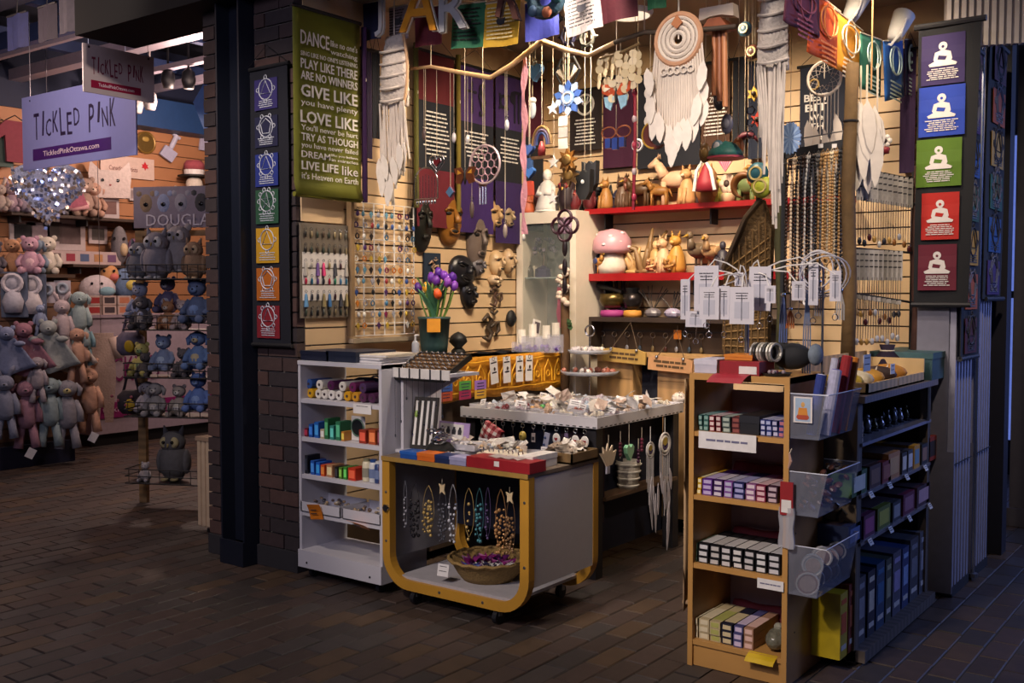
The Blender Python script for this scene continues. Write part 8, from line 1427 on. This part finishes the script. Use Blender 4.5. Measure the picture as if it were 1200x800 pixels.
# --- front gondola with bears and hanging bunnies
GX = -9.0; gy0, gy1 = 3.9, ya(84, GX); zg = pt(40, 321, x=GX).z
gd = thing('toy_gondola', 'toy display stand with dark base hung full of soft toys', 'display stand'); MB().box(GX - .5, GX - .04, gy0, gy1, .2, zg - .02).build('core', mat('5a4438', .7), gd); MB().box(GX - .55, GX + .05, gy0, gy1 + .02, zg - .03, zg).build('top_shelf', mat('4a3628', .6), gd); MB().box(GX - .5, GX + .02, gy0, gy1, 0, .2).build('plinth', mat('10142c', .6), gd)
for k in range(12): MB().box(GX - .04, GX - .02, gy0, gy1, .24 + k * .12, .35 + k * .12).build('slat', mat('7a5c48', .6), gd)
for i, (u, h, c, bl, e, lab) in enumerate([(6, .3, '2c2430', '3a4a7a', 'round', 'dark brown bear in a blue dress'), (27, .34, 'a86a3a', None, 'round', 'orange brown bear'), (37, .36, 'a8748a', 'c89aa4', 'round', 'pink bear in front of the orange one'), (53, .36, '4a6078', '8a9aa4', 'flop', 'slate blue plush dog'), (68, .38, 'b8ac98', 'c8bcac', 'round', 'cream bear')]): plush(lab + ' on the toy stand top', (GX - .15 + (.16 if i == 2 else 0), ya(u, GX), zg), h, c, 1.0, e, bl, 'sit', 'bears on the toy stand')
for i, (u, v, c, lab) in enumerate([(15, 345, 'b0b0c0', 'first bagged baby doll from the left'), (37, 347, 'b8b0b4', 'second bagged baby doll from the left')]):
    t = thing('bagged_doll', lab + ' on the toy stand', 'doll', pt(u, v, x=GX + .05), 1.0); MB().box(-.12, .12, .02, .05, -.2, .2).build('backing', mat('5a6478', .6), t); MB().sph((0, 0, .1), (.07, .05, .07), 10, 7).build('head', FUR(c), t, True); MB().lathe([(.07, -.16), (.09, -.06), (.05, .04)], 10).build('gown', FUR(c), t, True); MB().ring((0, -.03, .1), .075, .02, 14, 6).build('bonnet', FUR('c8c0c8'), t)
for i, (u, v, lab) in enumerate([(55, 342, 'small ring rattle card, left one'), (73, 340, 'small ring rattle card, right one')]):
    t = thing('rattle_card', lab + ' on the toy stand', 'rattle', pt(u, v, x=GX + .05), 1.0); MB().box(-.07, .07, .02, .03, -.1, .09).build('backing', mat('b4aab0', .6), t); MB().ring((0, 0, .02), .04, .016, 16, 6).build('ring', FUR('8a98a8'), t)
hang = [(47, 372, .28, '6a7aa0', 'round', 'hang', 'blue grey bear cub'), (73, 378, .5, 'a89498', 'long', 'hang', 'pale rose long bunny'), (93, 368, .5, '7a9090', 'flop', 'hang', 'grey green long bunny'), (28, 408, .56, '84485c', 'round', 'blanket', 'crimson pink blanket bear'), (8, 410, .5, '5c6a94', 'round', 'blanket', 'blue blanket toy'), (57, 405, .56, '8a9490', 'round', 'blanket', 'sage grey blanket bear'), (79, 405, .55, 'b8a494', 'long', 'blanket', 'cream blanket bunny'), (99, 395, .44, '4a7480', 'round', 'hang', 'teal hanging plush'), (90, 410, .5, 'b07a5c', 'flop', 'hang', 'orange tan hanging bunny'),
        (31, 478, .6, '7c4a5e', 'flop', 'hang', 'plum pink lower bunny'), (58, 475, .62, '6a8288', 'flop', 'hang', 'sea green lower bunny'), (79, 478, .62, '6a6874', 'flop', 'hang', 'grey lower bunny with yellow belly'), (104, 462, .6, 'a87050', 'long', 'hang', 'peach orange lower bunny'), (6, 470, .55, '5c6480', 'long', 'hang', 'blue grey lower bunny'), (44, 440, .4, '8a8088', 'flop', 'hang', 'ash grey middle plush')]
for i, (u, v, h, c, e, po, lab) in enumerate(hang):
    p = pt(u, v, x=GX + .12 + .04 * (i % 3)); p.z -= h * .45; plush('%s hanging on the toy stand' % lab, p, h, c, 1.05, e, 'b8a860' if 'yellow' in lab else None, po, 'soft toys hanging on the toy stand', 'hanging_plush', 'tag' if i in (9, 12) else None)
t = thing('baby_romper', 'white knitted baby romper hanging right of the soft toys', 'romper', pt(119, 440, x=-9.3), 1.0); s = pxm(t.location); MB().tube([(0, 0, .4), (0, 0, 3.2)], .003, 4).build('hanger_wire', STEEL, t); MB().prism([(-14 * s, 50 * s), (14 * s, 50 * s), (16 * s, 0), (12 * s, -55 * s), (3 * s, -55 * s), (0, -20 * s), (-3 * s, -55 * s), (-12 * s, -55 * s), (-16 * s, 0)], -.02, .02).build('body', mat('b09a90', .9, noise=.2, scale=50, bump=.5), t); [MB().tube([(k * 13 * s, 0, 45 * s), (k * 20 * s, 0, 20 * s)], .05, 8).build('sleeve', mat('b09a90', .9), t, True) for k in (-1, 1)]
for i, (u, v, c, c2, lab) in enumerate([(114, 338, 'b8a8ac', '5a8a9a', 'cow patterned round cushion by the toy stand'), (146, 330, '3c5a86', 'c0a82c', 'blue whale cushion with yellow fin'), (128, 322, 'b8702c', 'c84a3c', 'orange chick plush above the boxes'), (140, 288, '4a4448', 'b89868', 'dark grey penguin plush on the shop wall'), (157, 300, '4a1c40', '6a2a54', 'plum coloured bag on the shop wall')]):
    t = thing('wall_plush', lab, 'soft toy', tw(u, v, .25), 1.0); w2, h2 = [(.19, .15), (.16, .18), (.1, .12), (.09, .22), (.09, .2)][i]; MB().sph((0, 0, 0), (w2, .1, h2), 14, 9).build('body', FUR(c), t, True); MB().sph((w2 * .5, -.07, -h2 * .2), (w2 * .5, .05, h2 * .35), 10, 7).build('patch', FUR(c2), t, True); [MB().sph((x, -.09, h2 * .35), .016, 7, 5).build('eye', EYEM, t, True) for x in (-.05, .05)]
# counter with the shop name and boxes
cp = pt(140, 500, z=.0); ct = thing('shop_counter', 'white counter with purple TICKLED lettering in the toy shop', 'counter', (XT + 1.0, pt(140, 440, x=XT + 1.0).y, 0), RZX)
zc = pt(140, 372, x=XT + 1.0).z; MB().box(-.32, 1.2, .01, .6, .12, zc).build('body', mat('9a8a94', .6), ct); MB().box(-.34, 1.22, -.01, .62, zc, zc + .03).build('worktop', mat('8a7a84', .5), ct); MB().box(-.3, 1.18, .05, .58, 0, .12).build('plinth', BLACK, ct); MB().box(-.32, 1.2, .0, .01, .28, .44).build('purple_band', mat('7a1258', .6), ct); text('TICKLED', mat('6a1450', .6), ct, (.12, -.003, .78), w=.72, h=.26); text('tickledpinkottawa', mat('c8a8c0', .6), ct, (.2, -.003, .36), w=.8, h=.07)
for i in range(6): carton('toy_box', 'white and red toy box, %s of those stacked on the shop counter' % ORD[i], 'box', Vector((XT + .85, pt(140, 440, x=XT + 1.0).y - .22 + .17 * (i % 3), zc + .031 + .1 * (i // 3))), .15, .15, .095, 'a8948c', face=['8a2a2a', '3a3034', 'a86a50'][i % 3], rz=RZX, group='toy boxes on the counter')
# --- wooden rack of plush beside the pillar
RKX, RKY0 = -6.76, 4.43
rk = thing('plush_rack', 'wooden and wire plush toy rack with DOUGLAS header beside the pillar', 'rack', (RKX, RKY0, 0), .45)
OKW = mat('8a6c46', .55, wave='Z', scale=6, noise=.2)
WRK = .75
for x in (0, WRK): MB().box(x - .03, x + .03, -.02, .02, 0, 2.02).build('post', OKW, rk)
MB().box(0, WRK, -.02, .02, 1.98, 2.02).build('cross_bar', OKW, rk)
hdz = 2.04; hp_ = MB().box(-.04, WRK + .05, -.015, .015, hdz, hdz + .3).build('header_panel', mat('8a7f8c', .5), rk); text('DOUGLAS', mat('d8d0d8', .5), rk, (.35, -.03, hdz + .055), w=.56, h=.085)
for k, (c, x) in enumerate([('7a5a3a', .06), ('7a86b0', .2), ('8a8494', .34), ('151418', .5)]): o = MB().sph((x, -.008, hdz + .18), (.065, .012, .085), 12, 8).build('pictured_head', FUR(c), rk, True); [MB().sph((x + s * .055, -.008, hdz + .25), (.035, .01, .035), 8, 5).build('pictured_ear', FUR(c), o, True) for s in (-1, 1)]; MB().sph((x, -.02, hdz + .17), (.02, .006, .016), 7, 5).build('pictured_nose', EYEM, o, True)
tz = [1.66, 1.3, .96, .68, .2]
for z in tz:
    bk_ = MB().box(.03, WRK - .03, -.3, .0, z - .006, z).build('basket_floor', mat('1a1818', .5), rk)
    for dz in (.0, .05, .1): MB().tube([(.03, 0, z + dz), (.03, -.3, z + dz), (WRK - .03, -.3, z + dz), (WRK - .03, 0, z + dz)], .004, 5).build('basket_wire', DARK, bk_)
    for k in range(9): MB().tube([(.06 + k * .08, -.3, z), (.06 + k * .08, -.3, z + .1)], .003, 4).build('basket_stave', DARK, bk_)
MRK = Matrix.Translation((RKX, RKY0, 0)) @ Matrix.Rotation(.45, 4, 'Z')
def rp_(x, y, z): return MRK @ Vector((x, y, z))
for i, (x, y, z, h, c, bl, e, po, lab) in enumerate([(.13, -.16, tz[0], .3, '52525c', 'd0ccc8', 'point', 'owl', 'dark grey owl at the top basket\'s left'), (.38, -.2, tz[0], .38, '77717a', 'd8d4d0', 'point', 'owl', 'large grey owl in the top basket\'s middle'), (.56, -.1, tz[0] + .05, .38, '8a7e80', 'c8bcb8', 'round', 'owl', 'pale grey owl behind the large one'), (.8, -.18, tz[0], .3, '7a5434', 'b89468', 'point', 'owl', 'brown owl at the top basket\'s right'),
                                                (.12, -.14, tz[1] + .08, .3, '8a94b4', 'c0bcc8', 'round', 'sit', 'pale blue plush in the second basket'), (.42, -.1, tz[1] + .12, .3, '3a3058', 'a8a4b4', 'round', 'sit', 'purple panda in the second basket'), (.2, -.2, tz[1], .28, '2c2628', 'a89c90', 'flop', 'sit', 'dark brown dog in the second basket'), (.5, -.2, tz[1], .24, '9a5a2c', 'c8b8a8', 'point', 'sit', 'red fox in the second basket'), (.68, -.2, tz[1], .25, '9a8080', 'c8b4b0', 'round', 'sit', 'pinkish mouse in the second basket'), (.85, -.2, tz[1] + .05, .36, '1c3060', '3a5a9a', 'round', 'sit', 'blue plush in the second basket'),
                                                (.14, -.15, tz[2], .28, 'a89a3a', '6a8a4a', 'round', 'sit', 'yellow plush in the third basket'), (.4, -.15, tz[2] + .04, .3, '5a6e9a', '9ab0d0', 'round', 'sit', 'light blue plush in the third basket'), (.22, -.2, tz[2], .2, '221a1c', None, 'round', 'sit', 'black mole plush in the third basket'), (.66, -.18, tz[2], .24, '2a2228', None, 'round', 'sit', 'dark seal plush in the third basket'), (.85, -.2, tz[2] + .06, .32, '1e4080', '8a7a5a', 'flop', 'sit', 'blue and tan plush in the third basket'),
                                                (.2, -.15, tz[3] + .02, .26, '8a8088', None, 'flop', 'sit', 'grey plush in the fourth basket'), (.36, -.22, tz[3], .28, '6a6468', 'b0a8a4', 'flop', 'sit', 'grey and white dog in the fourth basket'), (.62, -.2, tz[3], .26, '6a5c58', 'b4aca8', 'round', 'sit', 'spotted grey leopard in the fourth basket'), (.85, -.2, tz[3] + .04, .32, '1a3a8a', '4a6aac', 'point', 'sit', 'bright blue dragon in the fourth basket'), (.5, -.15, tz[4] + .01, .4, '221e24', '8a7a4a', 'point', 'owl', 'black toucan on the lowest basket'), (.2, -.2, tz[4], .16, '8a8084', None, 'round', 'sit', 'little grey mouse in the lowest basket')]):
    plush(lab + ' of the rack', rp_(x * .66, y, z), h * .92, c, .5, e, bl, po, 'plush toys in the rack', 'rack_plush')
for i, (u, v, c, lab) in enumerate([(153, 400, '6a6070', 'grey purse with yellow tag hanging on the rack post, upper one'), (154, 468, '2a2228', 'black dotted purse with yellow tag hanging on the rack post, lower one')]):
    t = thing('toy_purse', lab, 'purse', pt(u, v, y=RKY0 - .08), .3); MB().lathe([(.07, -.1), (.1, -.06), (.1, .03), (.06, .07)], 12).build('bag', mat(c, .8, noise=.5, scale=30), t, True); MB().tube([(-.07, 0, .06), (-.04, 0, .16), (.04, 0, .16), (.07, 0, .06)], .01, 6).build('strap', mat(c, .8), t); MB().sph((.06, -.09, -.03), (.045, .01, .045), 10, 6).build('tag', mat('b8961c', .5), t, True); MB().tube([(.04, .0, .12), (.2, .05, .12)], .005, 5).build('hook', DARK, t)
    [MB().sph((.1 * math.cos(k), .1 * math.sin(k) if math.sin(k) < 0 else -.09, -.06 + .03 * (k % 4)), .012, 6, 4).build('dot', mat('a05060' if i else '8a8494', .6), t) for k in range(8)] if i else None
# planter-like ribbed box at the pillar
bx = thing('ribbed_bin', 'pale ribbed wooden bin on castors behind the brick pillar', 'bin', (-5.58, 4.05, 0)); MB().box(0, .42, 0, .3, .05, .62).build('body', mat('a08a76', .6), bx)
for k in range(9): MB().box(.005 + k * .046, .036 + k * .046, -.008, 0, .06, .61).build('rib', mat('b09a84', .6), bx)
MB().box(-.01, .43, -.012, .31, .61, .635).build('rim', mat('8a7462', .6), bx); [castor(bx, x, y, .024) for x in (.06, .36) for y in (.05, .25)]
# shop ceiling lamps: dome and track spots
t = thing('dome_lamp', 'white enamel dome lamp hanging in the toy shop', 'lamp', pt(156, 20, y=5.2)); MB().lathe([(.09, -.05), (.08, 0), (.04, .05), (.03, .07)], 16).build('shade', mat('b0a8a8', .4), t, True); MB().cyl((0, 0, .06), (0, 0, .5), .008, n=6).build('stem', DARK, t); MB().sph((0, 0, -.04), .03, 8, 6).build('bulb', mat('e8d8c0', .4), t, True)
for i, (u, v, c) in enumerate([(197, 92, '0e0e14'), (221, 92, '0e0e14'), (176, 117, 'a09898'), (160, 121, 'a09898')]):
    t = thing('shop_spot', '%s track spotlight in the toy shop, %s one' % (['black', 'black', 'white', 'white'][i], ['left', 'right', 'right', 'left'][i]), 'spotlight', pt(u, v, y=6.3)); MB().lathe([(.05, -.1), (.07, -.02), (.06, .06), (.02, .1)], 14).build('head', mat(c, .5), t, True); MB().cyl((0, 0, .09), (0, 0, .55), .012, n=6).build('stem', mat(c, .5), t); MB().lathe([(0, -.09), (.045, -.09)], 12).build('lens', mat('c8b8a8', .4), t)
for i, (u, v, w2, c) in enumerate([(20, 35, .3, '141c44'), (55, 25, .25, '241f2c'), (78, 15, .2, '45424c')]):
    t = thing('upper_banner', ['blue', 'grey', 'pale'][i] + ' cloth hanging high above the toy shop', 'banner', pt(u, v, y=4.08)); MB().tube([(0, 0, .12), (0, .05, .7)], .004, 4).build('cord', DARK, t); MB().sheet(lambda s, q: ((s - .5) * w2, .01 * math.sin(s * 8), .12 - .26 * q), 5, 3, .004).build('cloth', mat(c, .8, noise=.4, scale=20), t); MB().cyl((-w2 / 2, 0, .12), (w2 / 2, 0, .12), .008, n=6).build('rod', DARK, t)
# little hanging clothes behind the sign
for i, (u, v, c, lab) in enumerate([(3, 170, '4a5a54', 'grey green child\'s shirt on the shop wall'), (18, 165, '7a3440', 'dark pink child\'s shirt on the shop wall')]):
    t = thing('child_shirt', lab, 'shirt', tw(u, v, .1 + .06 * i), RZX); MB().prism([(-.1, -.22), (.1, -.22), (.11, .05), (.2, -.02), (.24, .06), (.1, .2), (-.1, .2), (-.24, .06), (-.2, -.02), (-.11, .05)], -.015, .015).build('shirt', mat(c, .85), t); MB().tube([(-.1, 0, .2), (0, 0, .26), (.1, 0, .2)], .006, 5).build('hanger', DARK, t)
